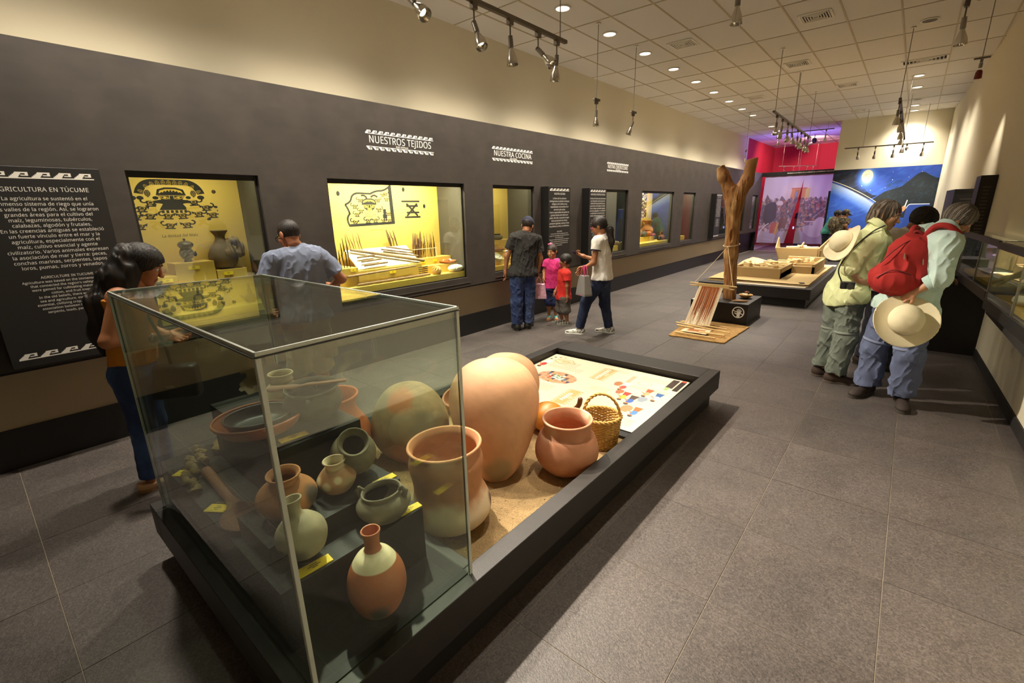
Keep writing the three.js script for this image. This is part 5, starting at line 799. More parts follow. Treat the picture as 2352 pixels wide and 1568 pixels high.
// ---------------------------------------------------------------- right-hand wall: banner, totems, showcases
const along = (z, out) => [xRight(z) - out, z], skew = Math.atan(0.0335);
{
  const t = thing('oval_banner', 'pale marbled banner with a big dark oval on the right wall', 'poster', [xRight(-4.9) - 0.012, 2.05, -4.9], skew);
  const tex = canvasTex(700, 900, (x, w, h) => { x.fillStyle = '#b9ad93'; x.fillRect(0, 0, w, h); for (let i = 0; i < 2600; i++) { x.globalAlpha = 0.12; x.fillStyle = ['#8d816b', '#d8cfba', '#6e6352'][i % 3]; const a = rnd() * w, b = rnd() * h; x.beginPath(); x.ellipse(a, b, rr(2, 20), rr(2, 12), rnd() * 3, 0, 7); x.fill(); } x.globalAlpha = 0.5; x.strokeStyle = '#7d7060'; x.lineWidth = 2; for (let i = 0; i < 14; i++) { x.beginPath(); x.moveTo(rnd() * w, rnd() * h); x.lineTo(rnd() * w, rnd() * h); x.stroke(); } x.globalAlpha = 1; x.fillStyle = '#3a1f1e'; x.beginPath(); x.ellipse(360, 400, 150, 330, 0, 0, 7); x.fill(); for (let i = 0; i < 120; i++) { x.fillStyle = ['#c9b8a8', '#6a3a34', '#8f6a60'][i % 3]; const a = rnd() * 6.3, r = Math.sqrt(rnd()); x.beginPath(); x.arc(360 + 135 * r * Math.cos(a), 400 + 300 * r * Math.sin(a), rr(2, 7), 0, 7); x.fill(); } x.fillStyle = '#6d5f4a'; x.fillRect(170, 790, 320, 9); x.fillRect(200, 812, 260, 6); });
  mesh('board', box(0.012, 1.45, 2.0), std(0xb0a48b, 0.8), t); const m = mesh('print', new THREE.PlaneGeometry(2.0, 1.45).rotateY(-Math.PI / 2).translate(-0.0075, 0, 0), print(tex, 0.7), t); m.castShadow = false;
}
for (const [z0, z1, y1, out, label] of [[-8.6, -9.0, 2.02, 0.16, 'tall narrow black text totem standing out from the right wall'], [-9.6, -10.9, 1.88, 0.3, 'broad black totem on the right wall behind the bending visitors']]) {
  const zc = (z0 + z1) / 2, t = thing('wall_totem', label, 'sign', [xRight(zc), 0, zc], skew); mesh('body', rbox(out, y1 - 0.92, z0 - z1, 0.004, -out / 2, (y1 + 0.92) / 2, 0), M.black, t);
  const tex = canvasTex(256, 512, (x) => { x.fillStyle = '#1d1b1a'; x.fillRect(0, 0, 256, 512); x.fillStyle = '#4a4540'; for (let i = 0; i < 22; i++) x.fillRect(60 + (i * 29) % 20, 30 + i * 20, 130 - (i * 37) % 40, 7); if (out > 0.2) { x.fillStyle = '#5b2c20'; x.beginPath(); x.ellipse(128, 190, 60, 70, 0, 0, 7); x.fill(); x.fillStyle = '#b89a80'; for (let i = 0; i < 5; i++) x.fillRect(86 + i * 20, 280, 10, 120); } });
  mesh('print', new THREE.PlaneGeometry(out - 0.01, 1.1).translate(-out / 2, y1 - 0.62, (z0 - z1) / 2 + 0.0015), print(tex, 0.6), t);
}
{ // floor-standing black cabinet and the wall-hung showcases
  const zc = -8.5; single('black_cabinet', 'black floor-standing cabinet below the far showcase on the right', 'cabinet', rbox(0.56, 0.9, 2.5, 0.004, -0.28, 0.45, 0), M.black, [xRight(zc), 0, zc], skew);
  const caseAt = (z0, z1, out, yb, label, posts) => {
    const zm = (z0 + z1) / 2, d = z0 - z1, t = thing('wall_showcase', label, 'display case', [xRight(zm), 0, zm], skew + 0.035), o = -out, top = 1.375;
    mesh('bottom_frame', rbox(out - 0.02, 0.09, d, 0.004, o / 2 - 0.01, yb - 0.03, 0), M.black, t);
    mesh('top_frame', [box(0.03, 0.05, d, o + 0.015, top - 0.02, 0), box(out - 0.04, 0.05, 0.03, o / 2, top - 0.02, d / 2 - 0.015), box(out - 0.04, 0.05, 0.03, o / 2, top - 0.02, -d / 2 + 0.015)], M.black, t);
    mesh('glass_top', box(out - 0.04, 0.008, d - 0.01, o / 2, top + 0.008, 0), M.glass, t);
    mesh('glass_front', box(0.006, top - yb - 0.06, d - 0.02, o + 0.012, (top + yb) / 2 - 0.015, 0), M.glass, t);
    mesh('glass_end', box(out - 0.04, top - yb - 0.06, 0.006, o / 2, (top + yb) / 2 - 0.015, d / 2 - 0.01), M.glass, t); mesh('glass_end', box(out - 0.04, top - yb - 0.06, 0.006, o / 2, (top + yb) / 2 - 0.015, -d / 2 + 0.01), M.glass, t);
    for (const f of posts) mesh('post', box(0.014, top - yb - 0.03, 0.014, o + 0.012, (top + yb) / 2, d * (0.5 - f)), M.metal, t);
    mesh('display_board', rbox(out - 0.1, 0.04, d - 0.12, 0.004, o / 2, yb + 0.035, 0), std(0xb9913a, 0.8), t);
    const strip = mesh('strip_lamp', box(0.02, 0.012, d - 0.2, -0.06, top - 0.03, 0), M.glowDim, t); const l = new THREE.RectAreaLight(WARM, 1.6, d - 0.2, 0.03); l.position.set(-0.08, top - 0.05, 0); t.add(l); l.lookAt(l.getWorldPosition(V(0, 0, 0)).add(V(-0.25, -1, 0)));
    return [t, o, yb];
  };
  const A = caseAt(-5.78, -7.4, 0.27, 0.93, 'far glass showcase on the right wall, over which the visitors bend', [0.005, 0.42, 0.995]);
  const Bc = caseAt(-4.2, -5.62, 0.24, 0.9, 'near glass showcase on the right wall at the picture edge', [0.005, 0.4, 0.995]);
  single('wall_ledge', 'dark ledge running below the near showcase on the right wall', 'ledge', rbox(0.2, 0.1, 2.8, 0.004, -0.1, 0, 0), M.blackMatt, [xRight(-4.45), 0.79, -4.45], skew);
  for (const [z, c, r, label] of [[-6.1, 0xcfc2a8, 0.05, 'pale bowl in the far showcase on the right'], [-6.8, 0x6d5a40, 0.045, 'brown bowl in the far showcase on the right'], [-5.0, 0xcbb9a0, 0.07, 'pale rounded pot in the near showcase at the picture edge']]) pot('showcase_pot', label, CAT, patina(shell([[0.4 * r, 0], [r, 0.5 * r], [0.9 * r, r], [0.7 * r, 1.2 * r]], 0.005, 32, 20), c, [], 0.2), M.clay, [xRight(z) - 0.13, z > -5.7 ? 0.956 : 0.986, z]);
}
// ---------------------------------------------------------------- inside the niches: yellow stands and finds
const YH = [0.42, 0.62, 0.42, 0.35, 0.5, 0.5, 0.4, 0.4, 0.4];
function stand(n, label, x0, x1, y0, y1, z0, z1) { return single('display_stand', label, 'stand', span(x0, x1, y0, y1, z0, z1, 0.003), M.yellow, [0, 0, 0]); }
const FL = 0.836;
NICHE.forEach(([a, b], n) => { if (n === 3 || n > 4) return; stand(n, ['first', 'second', 'third', 'fourth', 'fifth'][n] + ' window from the left: long yellow base stand along the glass', NB + 0.005, -4.63, FL, n === 1 ? 0.92 : 0.915, b - 0.02, a + 0.02); });
function niP(name, label, cat, out, wall, color, pos, opt = {}) { return pot(name, label, cat, patina(shell(out, wall, 40, 30), color, opt.spots ?? [], opt.amt ?? 0.15), opt.mat ?? M.clay, pos, opt.tilt, opt.group); }
const BK = 0x2d2a28, BR = 0x8a5a3a, shiny = M.clayShiny;
function stirrup(label, pos, r, color, opt = {}) {   // stirrup-spout bottle
  const t = thing('stirrup_bottle', label, 'bottle', pos, opt.turn ?? 1.2), s = r / 0.06, mat = opt.mat ?? M.clay;
  if (opt.lobes) for (let i = 0; i < 6; i++) { const a = i / 6 * Math.PI * 2; mesh('lobe', patina(sphere(0.034 * s, Math.cos(a) * 0.034 * s, 0.035 * s, Math.sin(a) * 0.034 * s), color), mat, t); }
  mesh('body', patina(lathe([[0.001, 0], [0.04 * s, 0.004 * s], [0.06 * s, 0.04 * s], [0.05 * s, 0.075 * s], [0.02 * s, 0.092 * s], [0.001, 0.094 * s]], 36, 26), color, opt.spots ?? []), mat, t);
  mesh('stirrup', patina(new THREE.TorusGeometry(0.034 * s, 0.009 * s, 10, 24, Math.PI * 1.25).rotateZ(-Math.PI * 0.125).translate(0, 0.108 * s, 0), color), mat, t);
  mesh('spout', patina(shell([[0.009 * s, 0.136 * s], [0.01 * s, 0.17 * s], [0.014 * s, 0.195 * s]], 0.002, 20, 10), color), mat, t);
  if (opt.bands) mesh('painted_band', patina(lathe([[0.0595 * s, 0.034 * s], [0.0605 * s, 0.042 * s], [0.059 * s, 0.05 * s]], 36, 8), 0x6b3a24), mat, t);
  return t;
}
// first window
stand(0, 'tall yellow block under the dark head-shaped vessel', -5.08, -4.86, 0.915, 1.325, -1.53, -1.22);
stand(0, 'yellow block under the big double-bodied jar', -5.1, -4.86, 0.915, 1.235, -1.8, -1.54);
stand(0, 'yellow block at the left end of the first window', -5.08, -4.84, 0.915, 1.225, -1.215, -0.99);
stand(0, 'low yellow step behind the front row of the first window', -5.1, -4.85, 0.915, 1.035, -1.86, -0.98).scale.set(1, 1, 0.999);
stirrup('light brown stirrup-spout bottle on the left yellow block', [-4.96, 1.225, -1.12], 0.052, 0x9a6a48, { bands: true, turn: 0.9 });
niP('small_round_pot', 'small round tan pot at the far left of the first window', CAT, [[0.01, 0], [0.03, 0.015], [0.035, 0.035], [0.02, 0.055], [0.022, 0.065]], 0.004, 0xb08a60, [-4.93, 1.225, -1.02]);
{ // head vessel
  const t = thing('head_vessel', 'glossy dark vessel shaped like a head with a turban', 'vessel', [-4.97, 1.35, -1.36], 0);
  const f = (x, y, z) => { let d = smin(ell([0, 0.05, 0], [0.058, 0.062, 0.058])(x, y, z), ell([0, 0.125, -0.002], [0.064, 0.036, 0.062])(x, y, z), 0.008); d = smin(d, ell([0.045, 0.05, 0.045], [0.022, 0.03, 0.022])(x, y, z), 0.012); d = smin(d, ell([0.05, 0.045, -0.05], [0.016, 0.028, 0.016])(x, y, z), 0.01); return d + (y < 0.095 ? 0.006 * Math.abs(Math.sin(x * 130 + Math.sin(y * 120) * 2)) * Math.abs(Math.sin(y * 100 + z * 60)) : 0); };
  mesh('head', patina(nets(f, [-0.09, -0.03, -0.09], [0.09, 0.18, 0.09], 0.004), 0x4a443d, [], 0.1), std(0xffffff, 0.28, { vertexColors: true, metalness: 0.25 }), t);
  mesh('spout', patina(shell([[0.01, 0.155], [0.008, 0.168], [0.012, 0.178]], 0.003, 16, 8), 0x4a443d), shiny, t);
  mesh('base', patina(cyl(0.035, 0.03, 0.02, 0, -0.015, 0), 0x4a443d), shiny, t);
}
single('acrylic_stand', 'small clear stand below the dark head-shaped vessel', 'stand', cyl(0.03, 0.03, 0.012, 0, 0, 0), M.acrylic, [-4.97, 1.331, -1.36]);
{ // big jar with a body wrapped round it
  const t = thing('sculpted_jar', 'large brown jar with a gourd-shaped form wrapped round it', CAT, [-4.98, 1.235, -1.655], 0);
  mesh('body', patina(shell([[0.05, 0], [0.1, 0.03], [0.125, 0.11], [0.1, 0.19], [0.06, 0.245], [0.042, 0.28], [0.046, 0.31], [0.072, 0.35]], 0.007, 48), 0x75634a, [[0.1, 0.05, 0, 0.1, 0x8d764f]], 0.25), M.clay, t);
  mesh('wrapped_form', patina(nets((x, y, z) => { const b = blend([capsule([0.02, 0.24, -0.05], [0.05, 0.26, -0.1], 0.03, 0.034), capsule([0.05, 0.26, -0.1], [0.05, 0.2, -0.15], 0.034, 0.03), capsule([0.05, 0.2, -0.15], [0.05, 0.14, -0.13], 0.03, 0.045), capsule([0.02, 0.24, -0.05], [0.08, 0.14, -0.02], 0.03, 0.05), capsule([0.08, 0.14, -0.02], [0.07, 0.05, -0.03], 0.05, 0.04)], 0.02)(x, y, z); return b + 0.004 * Math.sin((z + 0.05) * 180); }, [-0.06, -0.02, -0.22], [0.16, 0.34, 0.08], 0.006), 0x85704f, [], 0.25), M.clay, t);
}
caption([-4.855, 1.28, -1.36], 0.09, 0.03, Math.PI / 2, 'yellow caption on the tall block of the first window', 1.45);
caption([-4.853, 1.2, -1.63], 0.08, 0.03, Math.PI / 2, 'yellow caption on the right block of the first window', 1.45);
caption([-4.833, 1.19, -1.14], 0.08, 0.03, Math.PI / 2, 'yellow caption on the left block of the first window', 1.45);
niP('flared_vase', 'dark slim vase with a flared mouth at the left of the front row', 'vase', [[0.03, 0], [0.04, 0.04], [0.018, 0.14], [0.016, 0.24], [0.032, 0.275]], 0.004, BK, [-4.82, 0.916, -1.07], { mat: shiny });
stirrup('glossy black bottle with white incised curves, second in the front row', [-4.76, 0.916, -1.12], 0.062, BK, { mat: shiny, spots: [[0.05, 0.05, 0, 0.02, 0x9a948a]] });
stirrup('glossy black bottle of clustered fruits in the front row', [-4.75, 0.916, -1.32], 0.058, BK, { mat: shiny, lobes: true });
niP('flared_vase', 'dark slim vase with a flared mouth behind the clustered bottle', 'vase', [[0.03, 0], [0.04, 0.04], [0.018, 0.12], [0.016, 0.19], [0.035, 0.225]], 0.004, BK, [-4.9, 1.036, -1.37], { mat: shiny });
niP('small_flask', 'plain grey flask with a narrow neck in the front row', 'bottle', [[0.025, 0], [0.05, 0.03], [0.046, 0.065], [0.018, 0.1], [0.016, 0.125], [0.024, 0.14]], 0.004, 0x5d5748, [-4.76, 0.916, -1.545]);
{ const t = stirrup('dark bird-shaped stirrup bottle at the right end of the front row', [-4.76, 0.916, -1.75], 0.056, 0x3d3833, { mat: shiny, turn: 0 }); mesh('beak', patina(nets(capsule([0, 0.05, 0.04], [0, 0.075, 0.09], 0.02, 0.005), [-0.04, 0, 0], [0.04, 0.12, 0.12], 0.005), 0x3d3833), shiny, t); }
// second window: weaving tools
{
  const wsl = single('slanted_board', 'white slanted board carrying wooden weaving tools', 'board', box(0.34, 0.012, 0.9), std(0xf1e6c8, 0.8), [-4.94, 1.19, -3.42]); wsl.rotation.z = -0.66;
  stand(1, 'long yellow box below the slanted white board', -5.08, -4.76, 0.92, 1.08, -3.86, -2.93); stand(1, 'yellow box at the left end of the second window', -5.08, -4.74, 0.92, 1.125, -2.925, -2.6);
  stand(1, 'yellow box at the right below the thin spindles', -5.1, -4.9, 0.92, 1.12, -4.5, -3.9); stand(1, 'low yellow box behind the little basket', -4.895, -4.78, 0.92, 1.03, -4.53, -3.92);
  const tool = (name, label, a, b, r0, r1, col, flat = 1) => { const L = Math.hypot(a[0] - b[0], a[1] - b[1], a[2] - b[2]), d = V(b[0] - a[0], b[1] - a[1], b[2] - a[2]).normalize(); const g = nets((x, y, z) => capsule([0, 0, 0], [0, L, 0], r0, r1)(x, y, z * flat) + 0.0012 * Math.sin(y * 40), [-0.03, -0.03, -0.03], [0.03, L + 0.03, 0.03], 0.0055).applyQuaternion(new THREE.Quaternion().setFromUnitVectors(V(0, 1, 0), d)); return single(name, label, 'tool', paint(g, (k, x, y, z) => k.copy(C(col)).multiplyScalar(0.8 + 0.4 * fbm(x * 50, y * 50, z * 50))), M.wood, a); };
  const sl = (z, t) => [-5.055 + 0.27 * t + 0.014, 1.302 - 0.21 * t + 0.02, z];
  tool('wooden_pole', 'long grey wooden pole lying diagonally across the slanted board', sl(-3.03, 0.1), sl(-3.9, 1), 0.017, 0.02, 0x8a7355);
  [[-3.04, -3.27, 0.5], [-3.05, -3.32, 0.72], [-3.05, -3.37, 0.92]].forEach(([p, q, t], i) => tool('wooden_rod', ['upper short notched rod at the left of the slanted board', 'middle short notched rod at the left of the slanted board', 'lower short notched rod at the left of the slanted board'][i], sl(p, t), sl(q, t - 0.04), 0.012, 0.011, 0x7d6648));
  [[-3.53, -3.88, 0.1, 0.42], [-3.43, -3.84, 0.2, 0.55], [-3.44, -3.88, 0.32, 0.72]].forEach(([p, q, t, u], i) => tool('wooden_rod', ['uppermost slim rod at the right of the slanted board', 'middle slim rod at the right of the slanted board', 'lowest slim rod at the right of the slanted board'][i], sl(p, t), sl(q, u), 0.011, 0.008, 0x7d6648));
  tool('weaving_sword', 'broad pierced wooden weaving sword in front of the slanted board', [-4.71, 1.04, -2.78], [-4.71, 1.065, -3.7], 0.026, 0.02, 0x86694a, 2);
  for (let i = 0; i < 3; i++) tool('loom_stave', ['front long stave on the floor of the second window', 'middle long stave on the floor of the second window', 'rear long stave on the floor of the second window'][i], [-4.665 - i * 0.028, 0.94, -2.86 - i * 0.02], [-4.665 - i * 0.028, 0.94, -3.9], 0.013, 0.012, 0x8a6d4c);
  for (let i = 0; i < 4; i++) tool('small_peg', 'short dark peg stacked beside the yellow box', [-4.7, 0.96 + i * 0.025, -3.76], [-4.7, 0.965 + i * 0.025, -3.9], 0.006, 0.006, 0x4d3826).userData.group = 'dark pegs in a clear rack';
  const sticks = (n, x, y, z0, z1, h0, h1, lean, cols, label, grp, r = 0.009) => { for (let i = 0; i < n; i++) { const z = lerp(z0, z1, n > 1 ? i / (n - 1) : 0), h = rr(h0, h1), o = single('wooden_spindle', label, 'spindle', [rod([0, 0, 0], [rr(-0.01, 0.02), h * 0.55, lean * 0.5 + rr(-0.01, 0.01)], r * 0.5, r, 6), rod([0.005, h * 0.55, lean * 0.5], [0.01, h, lean + rr(-0.01, 0.01)], r, r * 0.25, 6)], std(cols[i % cols.length], 0.75), [x + rr(-0.02, 0.02), y, z], 0, grp); o.castShadow = true; } };
  sticks(6, -4.8, 1.125, -2.68, -2.86, 0.18, 0.38, 0.03, [0x3d2a1c, 0x2a1d14, 0x5a3f28], 'dark upright spindle in the rack at the left end of the second window', 'dark spindles at the left end');
  sticks(2, -4.82, 1.125, -2.7, -2.73, 0.6, 0.64, 0.05, [0x6d4d30, 0x8a6a42], 'tall forked stick at the left end of the second window', 'tall sticks at the left end', 0.014);
  sticks(5, -5.06, 1.28, -3.07, -3.2, 0.16, 0.24, 0.05, [0xb58a52, 0x9a7442, 0xc9a468], 'tan spindle leaning on the back wall at the left above the slanted board', 'tan spindles leaning at the left');
  sticks(5, -5.06, 1.3, -3.62, -3.74, 0.16, 0.22, 0.06, [0x7d5f42, 0x5d4630, 0x8a6a48], 'brown spindle leaning on the back wall at the right above the slanted board', 'brown spindles leaning at the right', 0.012);
  sticks(7, -5.0, 1.12, -3.92, -4.06, 0.24, 0.36, -0.02, [0x7d5636, 0x5a3c26, 0x96703f], 'broad brown spindle in the clear rack', 'broad spindles in the rack', 0.016);
  sticks(24, -5.0, 1.12, -4.03, -4.32, 0.2, 0.34, 0.01, [0x4d3422, 0x8a6238, 0x33261c], 'thin dark spindle in the crowded clear rack', 'thin spindles in the rack', 0.0045);
  const rk = thing('spindle_rack', 'clear rack holding the thin spindles upright', 'rack', [-4.96, 1.12, -4.07]); mesh('rail', [box(0.012, 0.008, 0.46, 0, 0.12, 0), box(0.008, 0.12, 0.008, 0, 0.06, -0.226), box(0.008, 0.12, 0.008, 0, 0.06, 0.226)], std(0xe6d9b8, 0.4), rk);
  { const t = thing('little_basket', 'little yellow basket of yarn at the front of the second window', 'basket', [-4.69, 0.922, -4.04]); const st = []; for (let k = 0; k < 8; k++) { const pts = []; for (let i = 0; i < 28; i++) { const a = i / 28 * 6.283, w = ((i + k) % 2 ? 1 : -1) * 0.003; pts.push([Math.cos(a) * (0.048 + 0.01 * Math.sin(k / 8 * 3) + w), 0.006 + k * 0.008, Math.sin(a) * (0.048 + 0.01 * Math.sin(k / 8 * 3) + w)]); } st.push(tube(pts, 0.0042, 56, 5, true)); } mesh('weave', st, M.straw, t); mesh('yarn', nets((x, y, z) => Math.hypot(x, y * 1.2, z) - 0.052 + 0.012 * Math.sin(Math.atan2(z, x) * 9 + y * 120), [-0.07, -0.06, -0.07], [0.07, 0.07, 0.07], 0.006).translate(0, 0.065, 0), std(0xd9b56a, 0.9), t); }
  { const g = nets((x, y, z) => ell([0, 0.05, 0], [0.07, 0.052, 0.13])(x, y, z) + 0.012 * (fbm(x * 30, y * 30, z * 30, 3) - 0.5), [-0.1, -0.01, -0.16], [0.1, 0.12, 0.16], 0.006); single('cotton_bundle', 'large white bundle of cotton at the right front of the second window', 'cotton', g, std(0xf2ead8, 0.95), [-4.69, 0.918, -4.38]); }
  niP('orange_plate', 'orange plate of yarn balls at the right of the second window', 'plate', [[0.04, 0], [0.09, 0.01], [0.12, 0.03]], 0.006, 0xb9703a, [-4.84, 1.031, -4.38]);
  for (let i = 0; i < 4; i++) single('yarn_ball', ['white yarn ball on the orange plate', 'tan yarn ball on the orange plate', 'brown yarn ball on the orange plate', 'small pale yarn ball on the orange plate'][i], 'yarn', sphere([0.022, 0.02, 0.026, 0.016][i], 0, 0, 0, 14, 10), std([0xf0e8d8, 0xc9a26a, 0x9a5f3a, 0xe2d2b0][i], 0.95), [-4.84 + [0.02, -0.02, 0.03, -0.03][i], 1.065, -4.38 + [-0.03, 0.05, 0.02, -0.05][i]]);
  caption([-4.755, 1.02, -3.4], 0.09, 0.03, Math.PI / 2, 'yellow caption on the long box of the second window', 1.45); caption([-4.735, 1.1, -2.86], 0.07, 0.03, Math.PI / 2, 'yellow caption on the left box of the second window', 1.45); caption([-4.895, 1.08, -4.0], 0.06, 0.03, Math.PI / 2, 'left yellow caption on the right box of the second window', 1.45); caption([-4.895, 1.08, -4.2], 0.06, 0.03, Math.PI / 2, 'right yellow caption on the right box of the second window', 1.45);
}
// third window
stand(2, 'highest yellow tier of the third window', -5.1, -4.93, 0.915, 1.265, -5.95, -5.07); stand(2, 'middle yellow tier of the third window', -4.928, -4.79, 0.915, 1.1, -5.95, -5.07); stand(2, 'low yellow tier of the third window', -4.788, -4.69, 0.915, 1.0, -5.95, -5.07);
niP('grey_pot', 'grey lugged pot on the highest tier behind the black-shirted man', CAT, [[0.03, 0], [0.07, 0.012], [0.088, 0.04], [0.07, 0.07], [0.05, 0.078], [0.056, 0.088]], 0.006, 0x6d6450, [-5.01, 1.265, -5.62]);
niP('brown_dish', 'flat brown dish on the middle tier behind the black-shirted man', 'bowl', [[0.05, 0], [0.1, 0.02], [0.115, 0.05]], 0.007, 0xa5703f, [-4.86, 1.1, -5.45]);
{ const g = shell([[0.03, 0], [0.07, 0.02], [0.085, 0.045]], 0.006, 40, 20); pot('painted_dish', 'tilted white dish with dark painted lines on the low tier', 'bowl', paint(g, (k, x, y, z) => k.copy(C(0xe6dcc6)).lerp(C(0x4d3a2c), Math.abs(Math.sin(Math.atan2(z, x) * 6)) < 0.3 ? 0.8 : 0)), M.clay, [-4.74, 1.01, -5.28], [0, 0, -0.5]); }
caption([-4.925, 1.22, -5.5], 0.08, 0.03, Math.PI / 2, 'yellow caption on the highest tier of the third window', 1.45);
// fourth window
stand(3, 'yellow block in the dark fourth window', -4.92, -4.72, FL, 0.94, -9.15, -8.9); pot('tan_jug', 'small tan jug on the yellow block in the dark fourth window', CAT, patina(shell([[0.03, 0], [0.06, 0.03], [0.055, 0.08], [0.03, 0.11], [0.036, 0.13]], 0.005, 32, 24), 0xb07a4a), M.clay, [-4.82, 0.94, -9.04]);
single('pale_stone', 'pale rounded stone low in the dark fourth window', 'stone', nets(ell([0, 0, 0], [0.06, 0.05, 0.08]), [-0.08, -0.07, -0.1], [0.08, 0.07, 0.1], 0.01), std(0xa89a7c, 0.9), [-4.9, 1.02, -8.75]);
// fifth window
stand(4, 'raised yellow tier in the fifth window', -5.09, -4.86, 0.915, 1.03, -11.3, -9.9);
niP('tall_vase', 'tall orange vase with a wide mouth in the fifth window', 'vase', [[0.06, 0], [0.13, 0.05], [0.15, 0.14], [0.11, 0.22], [0.06, 0.27], [0.07, 0.31], [0.13, 0.37]], 0.008, 0xb87a42, [-4.98, 1.03, -11.16]);
niP('red_jar', 'round red-orange jar before the tall vase in the fifth window', CAT, [[0.04, 0], [0.1, 0.04], [0.1, 0.09], [0.06, 0.13], [0.07, 0.145]], 0.007, 0xb5622e, [-4.9, 1.03, -11.0]);
niP('red_bowl', 'small red bowl on the tier beside the round red jar', 'bowl', [[0.05, 0], [0.1, 0.03], [0.06, 0.06]], 0.007, 0xa94f2a, [-4.9, 1.03, -11.24]);
niP('grey_jar', 'dark grey jar at the left of the tier in the fifth window', CAT, [[0.04, 0], [0.1, 0.05], [0.08, 0.11], [0.05, 0.13]], 0.007, 0x5a564c, [-4.92, 1.03, -10.8], { mat: shiny });
niP('tan_bottle', 'tan bottle behind the dark grey jar in the fifth window', 'bottle', [[0.05, 0], [0.12, 0.06], [0.1, 0.14], [0.04, 0.2], [0.06, 0.23]], 0.007, 0xb08650, [-5.02, 1.03, -10.72]);
stirrup('brown stirrup bottle at the right end of the fifth window', [-4.74, 0.916, -11.5], 0.085, 0x8a5530, { bands: true });
stirrup('grey stirrup bottle towards the back of the fifth window', [-4.98, 0.916, -11.5], 0.07, 0x6b675c, {});
niP('black_pot', 'small glossy black pot beside the brown stirrup bottle', CAT, [[0.03, 0], [0.06, 0.03], [0.05, 0.07], [0.04, 0.09]], 0.006, BK, [-4.74, 0.916, -11.36], { mat: shiny });
niP('brown_pot', 'small brown pot behind the glossy black pot', CAT, [[0.03, 0], [0.06, 0.03], [0.05, 0.07], [0.04, 0.09]], 0.006, 0x9a6a3c, [-4.94, 0.916, -11.36]);
// sixth to ninth window
stand(5, 'yellow block in the sixth window', -5.0, -4.7, FL, 0.95, -12.98, -12.35); single('relief_slab', 'pale relief slab standing on the yellow block of the sixth window', 'slab', rbox(0.06, 0.16, 0.3, 0.02), std(0xb39a78, 0.9), [-4.88, 1.03, -12.8]);
single('stone_animal', 'low pale stone animal figure in the sixth window', 'figure', nets(blend([ell([0, 0, 0], [0.05, 0.03, 0.1]), ell([0, 0.03, -0.1], [0.03, 0.03, 0.03])], 0.03), [-0.1, -0.06, -0.18], [0.1, 0.1, 0.14], 0.01), std(0xb7a489, 0.9), [-4.78, 0.98, -12.7]);
stand(6, 'small yellow block in the seventh window', -4.9, -4.72, FL, 0.95, -15.95, -15.6); stand(7, 'small yellow block in the eighth window', -4.9, -4.72, FL, 0.95, -18.0, -17.6); stand(8, 'small yellow block in the ninth window', -4.9, -4.72, FL, 0.96, -19.7, -19.4);
// ---------------------------------------------------------------- people
const L3 = (a, b, t) => [lerp(a[0], b[0], t), lerp(a[1], b[1], t), lerp(a[2], b[2], t)];
const sub = (a, b) => [a[0] - b[0], a[1] - b[1], a[2] - b[2]], dot = (a, b) => a[0] * b[0] + a[1] * b[1] + a[2] * b[2], unit = (a) => { const l = Math.hypot(...a) || 1; return [a[0] / l, a[1] / l, a[2] / l]; };
const cutAt = (f, p, n) => { n = unit(n); const k = dot(p, n); return (x, y, z) => Math.max(f(x, y, z), x * n[0] + y * n[1] + z * n[2] - k); };   // keeps the side the normal points away from
const folds = (f, amp, fr, sx = 1, sy = 0.45) => (x, y, z) => { const d = f(x, y, z); if (d > 0.05) return d - 0.012; const wx = 0.035 * noise(x * 6, y * 6, z * 6), r = noise((x + wx) * fr * sx + 3, (y + 0.5 * x) * fr * sy + z * 4, (z + wx) * fr * sx), q = noise((x - wx) * fr * 2.2 - y * 9, y * fr * 1.1 + 9 + x * 12, z * fr * 2.2), rg = 1 - Math.abs(2 * r - 1), rq = 1 - Math.abs(2 * q - 1); return d - amp * 0.8 * (rg * rg * rg - 0.3) - amp * 0.4 * (rq * rq * rq - 0.3); };
function bounds(pts, m) { const lo = [9, 9, 9], hi = [-9, -9, -9]; for (const p of pts) for (let i = 0; i < 3; i++) { lo[i] = Math.min(lo[i], p[i] - m); hi[i] = Math.max(hi[i], p[i] + m); } return [lo, hi]; }
function torso(J, w = 1, grow = 0) {
  const A = L3(J.sl, J.sr, 0.24), B = L3(J.sr, J.sl, 0.24), pa = L3(J.pl, J.pr, 0.12), pb = L3(J.pr, J.pl, 0.12);
  return blend([capsule(L3(J.sl, J.sr, 0.06), L3(J.sr, J.sl, 0.06), 0.052 * w + grow, 0.052 * w + grow), capsule(A, pa, 0.082 * w + grow, 0.092 * w + grow), capsule(B, pb, 0.082 * w + grow, 0.092 * w + grow), capsule(J.chest, J.hip, 0.1 * w + grow, 0.104 * w + grow), capsule(J.neck, J.chest, 0.055 * w + grow * 0.3, 0.09 * w + grow)], 0.06);
}
